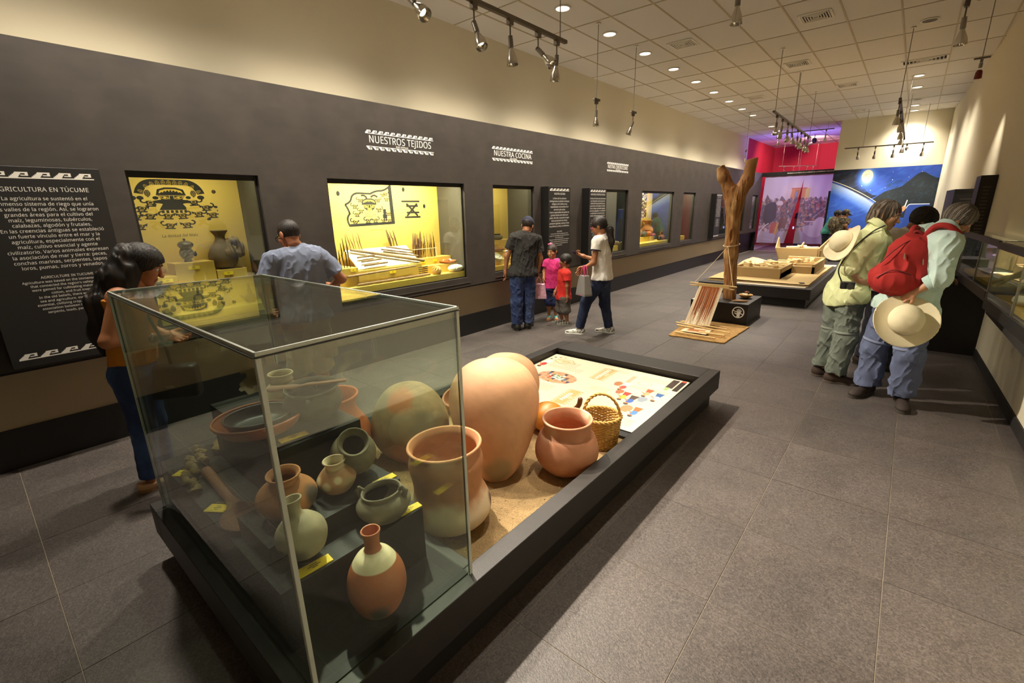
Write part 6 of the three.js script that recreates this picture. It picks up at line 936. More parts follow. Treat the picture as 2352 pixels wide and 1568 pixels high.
function headField(s) {
  const e = ell, eyes = [-1, 1];
  const skull = e([0, 0.032, -0.012], [0.073, 0.088, 0.094]), jaw = e([0, -0.045, 0.026], [0.056, 0.066, 0.06]), chin = e([0, -0.096, 0.062], [0.024, 0.018, 0.02]), brow = capsule([-0.034, 0.026, 0.07], [0.034, 0.026, 0.07], 0.014, 0.014);
  const cheeks = eyes.map((k) => e([k * 0.036, -0.02, 0.055], [0.03, 0.028, 0.026])), nose = capsule([0, 0.016, 0.082], [0, -0.024, 0.104], 0.008, 0.013), tip = e([0, -0.027, 0.1], [0.017, 0.01, 0.012]);
  const lipU = capsule([-0.018, -0.056, 0.083], [0.018, -0.056, 0.083], 0.006, 0.006), lipL = capsule([-0.015, -0.067, 0.081], [0.015, -0.067, 0.081], 0.0065, 0.0065), sock = eyes.map((k) => e([k * 0.032, 0.008, 0.092], [0.019, 0.012, 0.014]));
  const ears = eyes.map((k) => e([k * 0.077, -0.002, -0.012], [0.009, 0.031, 0.019])), nk = capsule([0, -0.04, -0.02], [0, -0.075, -0.022], 0.046, 0.044);
  return (x, y, z) => {
    x /= s; y /= s; z /= s;
    let d = smin(skull(x, y, z), jaw(x, y, z), 0.03); d = smin(d, nk(x, y, z), 0.025);
    if (z > 0.02) { d = smin(d, chin(x, y, z), 0.02); d = smin(d, brow(x, y, z), 0.016); d = smin(d, cheeks[0](x, y, z), 0.02); d = smin(d, cheeks[1](x, y, z), 0.02); for (const q of sock) d = -smin(-d, q(x, y, z), 0.008); d = smin(d, nose(x, y, z), 0.01); d = smin(d, tip(x, y, z), 0.008); d = smin(d, lipU(x, y, z), 0.006); d = smin(d, lipL(x, y, z), 0.006); }
    d = smin(d, ears[0](x, y, z), 0.006); d = smin(d, ears[1](x, y, z), 0.006); return d * s;
  };
}
function handGeo(s, side, curl, spread = 0.12) {   // along +y, palm towards +z, thumb on the side given
  const F = [ell([0, 0.045, 0], [0.041, 0.05, 0.016]), capsule([0, -0.012, 0], [0, 0.02, 0], 0.026, 0.03)], parts = [];
  [[-0.031, 0.06, 0.0078], [-0.0105, 0.074, 0.0085], [0.0105, 0.08, 0.0088], [0.031, 0.072, 0.0086]].forEach(([x, len, r], i) => {
    let p = [x * side, 0.082 - Math.abs(x - 0.005) * 0.25, 0], a = curl[i] * 0.5, dx = (x * side) * spread * 6; const ph = [];
    for (let k = 0; k < 3; k++) { const l = len * [0.45, 0.32, 0.25][k], q = [p[0] + dx * l, p[1] + Math.cos(a) * l, p[2] + Math.sin(a) * l]; ph.push(capsule(p, q, r * (1 - 0.07 * k), r * (0.93 - 0.07 * k))); p = q; a += curl[i]; }
    parts.push(blend(ph, 0.006));
  });
  const t0 = [0.028 * side, 0.02, 0.006], t1 = [0.055 * side, 0.05, 0.018], t2 = [0.058 * side, 0.078, 0.026 + 0.02 * curl[4]], t3 = [0.05 * side, 0.1, 0.034 + 0.03 * curl[4]];
  parts.push(blend([capsule(t0, t1, 0.016, 0.012), capsule(t1, t2, 0.011, 0.01), capsule(t2, t3, 0.01, 0.008)], 0.008));
  const f = (x, y, z) => { x /= s; y /= s; z /= s; let d = smin(F[0](x, y, z), F[1](x, y, z), 0.02), m = 9; for (const q of parts) m = Math.min(m, q(x, y, z)); return smin(d, m, 0.008) * s; };
  return nets(f, [-0.085 * s, -0.05 * s, -0.06 * s], [0.085 * s, 0.19 * s, 0.11 * s], 0.0042 * s);
}
function orient(g, at, y, z) { const Y3 = V(...unit(y)), Z3 = V(...z), X3 = new THREE.Vector3().crossVectors(Y3, Z3).normalize(); Z3.crossVectors(X3, Y3).normalize(); return g.applyMatrix4(new THREE.Matrix4().makeBasis(X3, Y3, Z3)).translate(...at); }
const shoeField = (s) => { const q = [ell([0, 0.045, -0.035], [0.036, 0.047, 0.046]), capsule([0, 0.04, -0.01], [0, 0.03, 0.13], 0.04, 0.033), ell([0, 0.026, 0.15], [0.044, 0.029, 0.055]), capsule([0, 0.05, -0.025], [0, 0.095, -0.028], 0.037, 0.036)], b = blend(q, 0.03); return (x, y, z) => b(x / s, y / s, z / s) * s; };
function shoe(parent, J, side, s, mat, soleMat, opt = {}) {
  const a = J['a' + side], t = J['t' + side], yaw = Math.atan2(t[0] - a[0], t[2] - a[2]), f = shoeField(s), h = opt.h ?? 0.085, y0 = opt.lift ?? 0, pitch = opt.pitch ?? 0;
  const place = (g) => g.rotateX(pitch).rotateY(yaw).translate(a[0], y0, a[2]);
  let up = cutAt(cutAt(f, [0, h * s, 0], [0, 1, 0.25]), [0, 0.014 * s, 0], [0, -1, 0]);
  if (opt.sandal) { const u = up; up = (x, y, z) => Math.max(u(x, y, z), Math.min(Math.abs(z - 0.035 * s) - 0.011, Math.abs(z - 0.11 * s) - 0.012, Math.abs(y - 0.065 * s) - 0.009)); }
  const up2 = nets(up, [-0.07 * s, -0.01, -0.1 * s], [0.07 * s, 0.14 * s, 0.22 * s], 0.006);
  mesh('shoe', place(opt.paint ? opt.paint(up2) : up2), mat, parent);
  const so = nets(cutAt((x, y, z) => f(x, Math.max(y, 0.02), z) - 0.003, [0, 0.02 * s, 0], [0, 1, 0]), [-0.07 * s, -0.012, -0.1 * s], [0.07 * s, 0.05 * s, 0.23 * s], 0.006);
  const p = so.attributes.position; for (let i = 0; i < p.count; i++) if (p.getY(i) < 0.003) p.setY(i, 0.0015);
  mesh('sole', place(so), soleMat, parent);
  if (opt.sandal) return orient(nets((x, y, z) => f(x, y, z) + 0.006, [-0.07 * s, 0.0, -0.1 * s], [0.07 * s, 0.12 * s, 0.22 * s], 0.006), [0, 0, 0], [0, 1, 0], [0, 0, 1]).rotateX(pitch).rotateY(yaw).translate(a[0], y0 + 0.002, a[2]);
}
const cloth = (r = 0.9) => new THREE.MeshStandardMaterial({ color: 0xffffff, roughness: r, vertexColors: true });
const CLOTH = cloth(), SKIN = new THREE.MeshStandardMaterial({ color: 0xffffff, roughness: 0.55, vertexColors: true }), HAIR = new THREE.MeshStandardMaterial({ color: 0xffffff, roughness: 0.6, vertexColors: true });
const weave = (g, col, amt = 0.08, worn) => paint(g, (k, x, y, z) => { k.copy(C(col)).multiplyScalar(1 + amt * 2 * (fbm(x * 28, y * 28, z * 28, 3) - 0.5) + 0.04 * (hash(x * 1500 | 0, y * 1500 | 0, z * 1500 | 0) - 0.5)); if (worn) worn(k, x, y, z); });
const denim = (g, a, b) => paint(g, (k, x, y, z) => k.copy(C(a)).lerp(C(b), sstep(0.4, 0.75, fbm(x * 9, y * 5, z * 9, 4))).multiplyScalar(0.92 + 0.16 * hash(x * 900 | 0, y * 900 | 0, z * 900 | 0)));
function person(label, base, J, o) {
  const P = thing('person', label, 'person', base); const s = o.size ?? 1, w = o.w ?? 1, k = o.limb ?? 1;
  for (const q of ['al', 'ar']) J[q][1] = Math.max(J[q][1], 0.07 * s);
  const skin = C(o.skin), geos = [];
  const bones = [torso(J, w), capsule(J.neck, J.head, 0.05 * s, 0.05 * s)];
  for (const a of ['l', 'r']) { bones.push(capsule(J['s' + a], J['e' + a], 0.046 * k, 0.038 * k), capsule(J['e' + a], J['w' + a], 0.037 * k, 0.025 * k), capsule(J['p' + a], J['k' + a], 0.078 * k, 0.054 * k), capsule(J['k' + a], L3(J['k' + a], J['a' + a], 0.35), 0.053 * k, 0.056 * k), capsule(L3(J['k' + a], J['a' + a], 0.35), J['a' + a], 0.056 * k, 0.034 * k)); }
  let body = blend(bones, 0.03 * s); body = cutAt(body, [0, 0.03, 0], [0, -1, 0]);
  const [lo, hi] = bounds(Object.values(J).filter((p) => p.length === 3), 0.16); lo[1] = Math.max(lo[1], -0.01); hi[1] = J.head[1] + 0.02;
  geos.push(nets(body, lo, hi, 0.0125));
  const hs = (o.headSize ?? 1) * s, q = new THREE.Quaternion().setFromEuler(new THREE.Euler(...o.look, 'YXZ')), put = (g) => g.applyQuaternion(q).translate(...J.head);
  const hg = nets(headField(hs), [-0.1 * hs, -0.17 * hs, -0.12 * hs], [0.1 * hs, 0.135 * hs, 0.13 * hs], 0.0046 * hs);
  paint(hg, (c, x, y, z) => { x /= hs; y /= hs; z /= hs; c.copy(skin); c.multiplyScalar(1 + 0.1 * (fbm(x * 40, y * 40, z * 40) - 0.5)); if (z > 0.07 && Math.abs(y + 0.0615) < 0.0115 && Math.abs(x) < 0.024) c.lerp(C(0x9a4a40), 0.55); if (o.stubble && y < -0.03 && z > -0.02) c.lerp(C(0x6d6258), 0.25); if (o.smile && z > 0.06 && Math.abs(y + 0.0605 - x * x * 18) < 0.005 && Math.abs(x) < 0.024) c.copy(C(0xf0e8e0)); });
  geos.push(put(hg));
  for (const [a, side] of [['l', 1], ['r', -1]]) { const H2 = o['hand' + a]; if (!H2) continue; const g = handGeo((o.handSize ?? 1) * s, H2.thumb ?? side, H2.curl ?? [0.5, 0.5, 0.5, 0.45, 0.3]); geos.push(orient(g, J['w' + a], H2.dir ?? sub(J['h' + a], J['w' + a]), H2.palm)); }
  if (o.feet) geos.push(...o.feet(P, J));
  for (const g of geos) if (!g.attributes.color) paint(g, (c, x, y, z) => c.copy(skin).multiplyScalar(1 + 0.1 * (fbm(x * 25, y * 25, z * 25, 3) - 0.5)));
  mesh('body', geos, SKIN, P);
  if (!o.noFace) for (const e of [-1, 1]) {
    const eye = mesh('eye', [paint(sphere(0.0115 * hs, 0, 0, 0, 14, 10), (c) => c.copy(C(0xe8e0d6))), paint(sphere(0.0062 * hs, 0, 0, 0.0072 * hs, 10, 8), (c) => c.copy(C(0x1c120c)))], HAIR, P); eye.geometry = put(eye.geometry.translate(e * 0.031 * hs, 0.009 * hs, 0.075 * hs));
    const br = mesh('eyebrow', paint(tube([[e * 0.016 * hs, 0.031 * hs, 0.088 * hs], [e * 0.032 * hs, 0.036 * hs, 0.085 * hs], [e * 0.048 * hs, 0.028 * hs, 0.073 * hs]], 0.0035 * hs, 8, 5), (c) => c.copy(C(o.browCol ?? 0x1a120c))), HAIR, P); br.geometry = put(br.geometry);
  }
  P.userData.put = put; P.userData.hs = hs; return P;
}
const G1 = (P, name, f, pts, m, cell, mat, fn) => mesh(name, fn(nets(f, ...bounds(pts, m), cell)), mat, P);
function sleeve(J, a, t, r0, r1, cap = 0.02) { const S0 = J['s' + a], E0 = J['e' + a], end = L3(S0, E0, t); return cutAt(capsule(S0, L3(S0, E0, t + 0.12), r0, r1), end, sub(E0, S0)); }
function longSleeve(J, a, t, r0, r1) { const E0 = J['e' + a], W0 = J['w' + a], end = L3(E0, W0, t); return blend([capsule(J['s' + a], E0, r0, r1), cutAt(capsule(E0, L3(E0, W0, t + 0.15), r1, r1 * 0.9), end, sub(W0, E0))], 0.02); }
function leg(J, a, t, r0, r1, r2) { const K0 = J['k' + a], A0 = J['a' + a], end = L3(K0, A0, t); return blend([capsule(J['p' + a], K0, r0, r1), cutAt(capsule(K0, L3(K0, A0, t + 0.2), r1, r2), end, sub(A0, K0))], 0.03); }
function shirt(P, J, o) {
  const t = cutAt(torso(J, o.w ?? 1, o.grow ?? 0.018), o.hem, o.hemDir ?? [0, -1, 0]), skirt = cutAt(blend([capsule(L3(J.chest, J.hip, 0.5), [J.hip[0], J.hip[1] - (o.drop ?? 0.05), J.hip[2]], 0.11 * (o.w ?? 1) + (o.grow ?? 0.018), 0.125 * (o.w ?? 1) + (o.grow ?? 0.018)), capsule(J.pl, J.pr, 0.113 * (o.w ?? 1) + (o.grow ?? 0.018), 0.113 * (o.w ?? 1) + (o.grow ?? 0.018))], 0.05), o.hem, o.hemDir ?? [0, -1, 0]);
  let f = blend([t, skirt, ...o.sleeves], 0.022); f = cutAt(f, L3(J.neck, J.head, o.neck ?? 0.12), sub(J.head, L3(J.neck, J.chest, 0.3)));
  return G1(P, o.name ?? 'shirt', folds(f, o.fold ?? 0.009, o.fr ?? 13), [J.sl, J.sr, J.neck, J.hip, J.pl, J.pr, J.el, J.er, ...(o.long ? [J.wl, J.wr] : [])], 0.2, o.cell ?? 0.0095, CLOTH, o.paint);
}
function trousers(P, J, o) {
  const up = blend([capsule(J.pl, J.pr, o.r0 * 1.06, o.r0 * 1.06), capsule(L3(J.hip, J.pl, 0.4), J.hip, o.r0, o.r0 * 1.05)], 0.05);
  const f = cutAt(blend([up, leg(J, 'l', o.t, o.r0, o.r1, o.r2), leg(J, 'r', o.t, o.r0, o.r1, o.r2)], 0.022), [J.hip[0], J.hip[1] + (o.rise ?? 0.06), J.hip[2]], [0, 1, 0]);
  return G1(P, o.name ?? 'trousers', folds(f, o.fold ?? 0.012, o.fr ?? 11, 1, 1.1), [J.hip, J.pl, J.pr, J.kl, J.kr, J.al, J.ar], 0.16, o.cell ?? 0.0105, CLOTH, o.paint);
}
function hairMesh(P, f, lo, hi, col, col2, name = 'hair', cell = 0.0055) {
  const hs = P.userData.hs, g = nets((x, y, z) => f(x / hs, y / hs, z / hs) * hs, lo.map((v) => v * hs), hi.map((v) => v * hs), cell * hs);
  paint(g, (k, x, y, z) => k.copy(C(col)).lerp(C(col2), sstep(0.4, 0.8, noise(Math.atan2(x, z) * 16 + y * 20, y * 6, 1))));
  return mesh(name, P.userData.put(g), HAIR, P);
}
const cap = (grow, line = 0.06, n = 0.004) => (x, y, z) => { const a = Math.atan2(x, z); let d = ell([0, 0.034, -0.014], [0.078 + grow, 0.092 + grow, 0.1 + grow])(x, y, z) - n * Math.abs(Math.sin(a * 30 + y * 40 + 4 * noise(x * 30, y * 30, z * 30))) ; d = Math.max(d, -(ell([0, -0.03, 0.115], [0.085, line + 0.045, 0.095])(x, y, z))); return Math.max(d, -(y + 0.065 - 0.03 * clamp(z / 0.08, -0.6, 1) + (Math.abs(x) > 0.06 && z > -0.03 ? -0.05 : 0))); };
function ringAt(c, n, r, t, sq = 1) { const g = new THREE.TorusGeometry(r, t, 8, 40).scale(1, 1, sq); return g.applyQuaternion(new THREE.Quaternion().setFromUnitVectors(V(0, 0, 1), V(...unit(n)))).translate(...c); }
function collar(P, J, r, col) { const n = sub(J.head, J.neck); mesh('collar', weave(nets((x, y, z) => { const R = Math.hypot(x, z); return Math.max(Math.abs(R - r - 0.12 * (0.03 - y)) - 0.008, Math.abs(y - 0.01) - 0.022 - 0.01 * (z > 0 ? z / r : 0)); }, [-0.12, -0.05, -0.12], [0.12, 0.07, 0.12], 0.0065).applyQuaternion(new THREE.Quaternion().setFromUnitVectors(V(0, 1, 0), V(...unit(n)))).translate(...L3(J.neck, J.head, 0.2)), col, 0.04), CLOTH, P); }
function kneeZips(P, J, r, col) { for (const a of ['l', 'r']) mesh('knee_zip', ringAt(L3(J['p' + a], J['k' + a], 0.86), sub(J['k' + a], J['p' + a]), r, 0.006, 2), std(col, 0.8), P); }
// --- the man in the black T-shirt
{
  const J = { head: [.032, 1.49, -.103], neck: [.037, 1.4, -.055], chest: [.02, 1.23, -.04], hip: [.02, .87, -.01], sl: [-.06, 1.33, .1], el: [-.125, 1.09, .17], wl: [-.165, .868, .17], hl: [-.178, .763, .14], sr: [.13, 1.3, -.19], er: [.155, 1.03, -.24], wr: [.107, .775, -.21], hr: [.084, .66, -.2], pl: [-.04, .83, .07], kl: [-.03, .43, .084], al: [-.042, .07, .08], tl: [-.14, 0, 0], pr: [.066, .83, -.085], kr: [.048, .43, -.09], ar: [.026, .07, -.1], tr: [-.05, 0, -.26] };
  const P = person('man in black T-shirt, navy cap and jeans bending towards a window', [-4.2, 0, -5.22], J, { skin: 0xa8704e, look: [0.55, -2.6, 0.1], noFace: true, handl: { palm: [-0.6, 0, 0.4] }, handr: { palm: [-0.8, 0, -0.3], curl: [1, 1, 1, 1, 0.6] }, w: 1.02 });
  shirt(P, J, { hem: [0, 0.79, 0], hemDir: [0.05, -1, 0.1], sleeves: [sleeve(J, 'l', 0.62, 0.075, 0.07), sleeve(J, 'r', 0.62, 0.075, 0.07)], drop: 0.06, fold: 0.015, paint: (g) => weave(g, 0x24211f, 0.12) });
  trousers(P, J, { t: 0.93, r0: 0.105, r1: 0.086, r2: 0.078, fold: 0.016, paint: (g) => denim(g, 0x25325a, 0x46557c) });
  hairMesh(P, cap(-0.001), [-0.11, -0.1, -0.13], [0.11, 0.15, 0.1], 0x1a1310, 0x33241c);
  const put = P.userData.put;
  mesh('cap', put(nets((x, y, z) => { let d = ell([0, 0.048, -0.01], [0.087, 0.094, 0.105])(x, y, z); d = Math.max(d, -(y - 0.03)); d = Math.max(d, -ell([0, 0.02, -0.13], [0.045, 0.035, 0.05])(x, y, z)); return smin(d, Math.max(ell([0, 0.034, 0.1], [0.075, 0.008, 0.08])(x, y, z), -(z - 0.05)), 0.01); }, [-0.11, 0.0, -0.13], [0.11, 0.16, 0.2], 0.006)), std(0x1d2038, 0.85), P);
  mesh('cap_strap', put(box(0.09, 0.014, 0.006, 0, 0.036, -0.112)), std(0x15162a, 0.7), P);
  for (const [a, l] of [['l', 0], ['r', 0]]) shoe(P, J, a, 1.12, std(0x1f1c1a, 0.6), std(0x2a2521, 0.8));
  mesh('sleeve_mark', nets(ell([0, 0, 0], [0.012, 0.012, 0.026]), [-0.02, -0.02, -0.03], [0.02, 0.02, 0.03], 0.006).translate(-0.085, 1.165, 0.232), std(0xe8e6e2, 0.7), P);
  const b = thing('pink_bag', 'shiny lilac-pink handbag hanging from the hand of the man in black', 'bag', [-4.09, 0.46, -5.46], 0.6);
  mesh('body', nets((x, y, z) => { const t = 1 - clamp((y) / 0.22) * 0.25; return Math.max(Math.max(Math.abs(x) - 0.12 * t, Math.abs(z) - 0.045 * t), Math.abs(y - 0.09) - 0.1) - 0.012 + 0.004 * noise(x * 40, y * 40, z * 40); }, [-0.16, -0.04, -0.09], [0.16, 0.24, 0.09], 0.009), std(0xd9a8bd, 0.22, { metalness: 0.25 }), b);
  mesh('handle', tube([[-0.05, 0.18, 0], [-0.04, 0.26, 0], [0, 0.3, 0], [0.04, 0.26, 0], [0.05, 0.18, 0]], 0.007, 24, 6), std(0xd98a9a, 0.6), b);
}
// --- the woman in white
{
  const J = { head: [.1, 1.48, -.066], neck: [.134, 1.362, -.079], chest: [.148, 1.158, -.087], hip: [.155, .83, -.093], sl: [.15, 1.285, .06], el: [.14, 1.02, .125], wl: [.057, .96, .2], hl: [.003, .9, .23], sr: [.115, 1.275, -.23], er: [-.01, 1.01, -.22], wr: [-.16, 1.065, -.14], hr: [-.221, 1.09, -.11], pl: [.173, .78, -.02], kl: [.0, .46, .06], al: [-.072, .075, .1], tl: [-.25, 0, .17], pr: [.142, .76, -.165], kr: [.18, .425, -.15], ar: [.235, .07, -.2], tr: [.08, 0, -.17] };
  const P = person('woman in white T-shirt and jeans walking left with a phone', [-3.3, 0, -5.58], J, { skin: 0xa36c48, look: [0.35, -1.35, 0], w: 0.95, limb: 0.95, handl: { palm: [0.2, -0.4, 0.9], curl: [0.5, 0.4, 0.3, 0.3, 0.2] }, handr: { palm: [0.1, 0.9, 0.3], curl: [0.9, 0.8, 0.7, 0.6, 0.5] } });
  shirt(P, J, { w: 0.95, hem: [0, 0.78, 0], sleeves: [sleeve(J, 'l', 0.42, 0.07, 0.066), sleeve(J, 'r', 0.42, 0.07, 0.066)], drop: 0.03, fold: 0.008, paint: (g) => weave(g, 0xe9e4dc, 0.03) });
  for (const a of ['l', 'r']) { const e = L3(J['s' + a], J['e' + a], 0.41); G1(P, 'sleeve_band', cutAt(cutAt(capsule(J['s' + a], J['e' + a], 0.0745, 0.072), L3(J['s' + a], J['e' + a], 0.435), sub(J['e' + a], J['s' + a])), L3(J['s' + a], J['e' + a], 0.375), sub(J['s' + a], J['e' + a])), [e], 0.1, 0.007, std(0x23263f, 0.9), (g) => g); }
  trousers(P, J, { t: 0.96, r0: 0.102, r1: 0.074, r2: 0.058, fold: 0.009, paint: (g) => denim(g, 0x1a2340, 0x34405f) });
  for (const a of ['l', 'r']) shoe(P, J, a, 1.0, CLOTH, std(0xe9e6de, 0.7), { lift: 0, paint: (g) => paint(g, (k, x, y, z) => k.copy(C(0xdad6cc)).lerp(C(0x5c5a55), sstep(0.55, 0.62, noise(x * 60, y * 60, z * 60)))) });
  const f = cap(0.006, 0.055); hairMesh(P, f, [-0.11, -0.1, -0.14], [0.11, 0.15, 0.1], 0x14100e, 0x2f211a);
  const tie = [0.19, 1.5, -0.1], tail = blend([capsule([0.17, 1.5, -.095], [.235, 1.44, -.11], 0.03, 0.04), capsule([.235, 1.44, -.11], [.265, 1.28, -.11], 0.042, 0.04), capsule([.265, 1.28, -.11], [.27, 1.12, -.1], 0.04, 0.008)], 0.03);
  G1(P, 'ponytail', (x, y, z) => tail(x, y, z) + 0.006 * Math.sin(x * 160 + z * 210 + 3 * noise(x * 20, y * 6, z * 20)), [[.17, 1.5, -.1], [.28, 1.1, -.1]], 0.07, 0.0075, HAIR, (g) => paint(g, (k, x, y, z) => k.copy(C(0x14100e)).lerp(C(0x3a2a20), sstep(0.4, 0.8, noise(x * 60, y * 6, z * 60)))));
  const put = P.userData.put; mesh('glasses', put(mergeG([new THREE.TorusGeometry(0.022, 0.003, 6, 20).scale(1.1, 0.8, 1).translate(0.031, 0.006, 0.098), new THREE.TorusGeometry(0.022, 0.003, 6, 20).scale(1.1, 0.8, 1).translate(-0.031, 0.006, 0.098), rod([0.054, 0.01, 0.095], [0.08, 0.012, -0.01], 0.0026), rod([-0.054, 0.01, 0.095], [-0.08, 0.012, -0.01], 0.0026), rod([-0.008, 0.008, 0.1], [0.008, 0.008, 0.1], 0.003)])), std(0xd24d72, 0.4), P);
  const ph = thing('mobile_phone', 'dark blue mobile phone held up by the woman in white', 'phone', [-3.575, 1.115, -5.675], 0); mesh('body', rbox(0.07, 0.008, 0.14, 0.004), std(0x2b2d55, 0.35), ph); mesh('screen', box(0.062, 0.001, 0.125, 0, 0.0045, 0), std(0x11131c, 0.15), ph); ph.rotation.set(-0.1, 1.1, -0.55, 'YXZ');
  const b = thing('grey_handbag', 'grey and pink handbag hanging from the arm of the woman in white', 'bag', [-3.22, 0.62, -5.33], -0.45); b.scale.set(0.62, 0.9, 0.8);
  mesh('body', nets((x, y, z) => { const t = 1 - clamp(y / 0.3) * 0.5; return Math.max(Math.max(Math.abs(x) - 0.155 * t, Math.abs(z) - 0.06 * t), Math.abs(y - 0.12) - 0.13) - 0.02; }, [-0.2, -0.05, -0.1], [0.2, 0.3, 0.1], 0.01), std(0x8d8987, 0.6), b);
  mesh('piping', [tube([[-0.165, -0.008, 0.065], [0, -0.02, 0.078], [0.165, -0.008, 0.065]], 0.006, 20, 6), tube([[0.15, 0.0, 0.06], [0.11, 0.14, 0.05], [0.085, 0.255, 0.04]], 0.005, 16, 6)], std(0xd4467a, 0.6), b);
  for (const z of [-0.03, 0.03]) mesh('handle', tube([[-0.06, 0.24, z], [-0.05, 0.34, z], [0, 0.41, z * 0.4], [0.05, 0.34, z], [0.06, 0.24, z]], 0.01, 28, 7), std(0xe04f86, 0.55), b);
}
// --- girl and boy
{
  const J = { head: [-.006, 1.075, .004], neck: [-.009, .955, .0], chest: [-.008, .82, .0], hip: [-.013, .55, .0], sl: [-.075, .905, .05], el: [-.1, .77, .09], wl: [-.06, .69, .15], hl: [-.052, .65, .17], sr: [.06, .905, -.05], er: [.095, .77, -.06], wr: [.1, .64, -.05], hr: [.1, .59, -.04], pl: [-.055, .5, .035], kl: [-.035, .28, .05], al: [-.045, .06, .03], tl: [.02, 0, .14], pr: [.03, .5, -.03], kr: [.04, .28, -.01], ar: [.045, .06, -.03], tr: [.13, 0, .06] };
  const P = person('smiling girl in a bright pink shirt and denim shorts', [-4.22, 0, -6.02], J, { skin: 0xb57b52, size: 0.78, w: 0.66, limb: 0.66, headSize: 1.14, smile: true, look: [0.12, 0.12, 0.1], handl: { palm: [0.8, -0.2, -0.3] }, handr: { palm: [-0.5, 0, 0.3] }, feet: (Pp, Jj) => ['l', 'r'].map((a) => shoe(Pp, Jj, a, 0.75, std(0x5fc0b8, 0.6), std(0xb5794f, 0.8), { sandal: true })).filter(Boolean) });
  shirt(P, J, { w: 0.68, grow: 0.016, hem: [0, 0.515, 0], sleeves: [sleeve(J, 'l', 0.5, 0.054, 0.056), sleeve(J, 'r', 0.5, 0.054, 0.056)], drop: 0.05, fold: 0.008, fr: 16, cell: 0.008, paint: (g) => weave(g, 0xe23a86, 0.06) });
  trousers(P, J, { name: 'shorts', t: -1, r0: 0.085, r1: 0.07, r2: 0.07, rise: 0.02, fold: 0.008, cell: 0.008, paint: (g) => denim(g, 0x252f58, 0x414f7d) }).visible = true;
  const f = cap(0.004, 0.05); hairMesh(P, f, [-0.11, -0.1, -0.14], [0.11, 0.15, 0.1], 0x17110e, 0x3a281e);
  const put = P.userData.put, hs = P.userData.hs; mesh('hair_bow', put(mergeG([sphere(0.016, -0.03, 0.13, -0.03), new THREE.ConeGeometry(0.03, 0.05, 10).rotateZ(1.4).translate(-0.062, 0.132, -0.03), new THREE.ConeGeometry(0.03, 0.05, 10).rotateZ(-1.4).translate(0.002, 0.132, -0.03)]).scale(hs, hs, hs)), std(0xd86a94, 0.6), P);
  mesh('hair_tuft', put(nets(capsule([0, 0.06, -0.1], [0.02, -0.06, -0.13], 0.03, 0.012), [-0.05, -0.1, -0.17], [0.06, 0.1, -0.05], 0.007)), std(0x17110e, 0.5), P);
}
{
  const J = { head: [.026, .965, -.017], neck: [.03, .85, -.012], chest: [.025, .7, -.011], hip: [.015, .45, -.002], sl: [.1, .785, .05], el: [.125, .61, .075], wl: [.13, .465, .073], hl: [.133, .4, .071], sr: [-.06, .775, -.07], er: [-.1, .6, -.05], wr: [-.13, .51, .01], hr: [-.136, .47, .03], pl: [.06, .41, .03], kl: [.075, .235, .03], al: [.09, .055, .0], tl: [-.03, 0, .06], pr: [-.035, .4, -.04], kr: [-.06, .225, -.02], ar: [-.035, .055, -.05], tr: [-.15, 0, -.0] };
  const P = person('small boy in a red T-shirt and grey shorts, turned to the left', [-3.89, 0, -5.82], J, { skin: 0x9a6643, size: 0.74, w: 0.66, limb: 0.66, headSize: 1.16, look: [0.08, -1.15, 0], handl: { palm: [-0.7, 0, 0.4] }, handr: { palm: [0.3, 0.2, -0.6], curl: [0.9, 0.8, 0.8, 0.7, 0.5] } });
  shirt(P, J, { w: 0.68, grow: 0.018, hem: [0, 0.4, 0], sleeves: [sleeve(J, 'l', 0.55, 0.056, 0.058), sleeve(J, 'r', 0.55, 0.056, 0.058)], drop: 0.06, fold: 0.008, fr: 15, cell: 0.008, paint: (g) => weave(g, 0xc8281f, 0.06) });
  trousers(P, J, { name: 'shorts', t: 0.14, r0: 0.085, r1: 0.076, r2: 0.075, rise: 0.0, fold: 0.008, cell: 0.008, paint: (g) => weave(g, 0x57504a, 0.1) });
  hairMesh(P, cap(0.007, 0.05), [-0.11, -0.1, -0.14], [0.11, 0.16, 0.11], 0x120e0c, 0x2c211a);
  for (const a of ['l', 'r']) shoe(P, J, a, 0.78, CLOTH, std(0x9a958a, 0.8), { h: 0.075, paint: (g) => paint(g, (k, x, y, z) => k.copy(C(0x8d897c)).lerp(C(0x36332f), Math.sin(z * 160) > 0.4 ? 0.9 : 0)) });
}
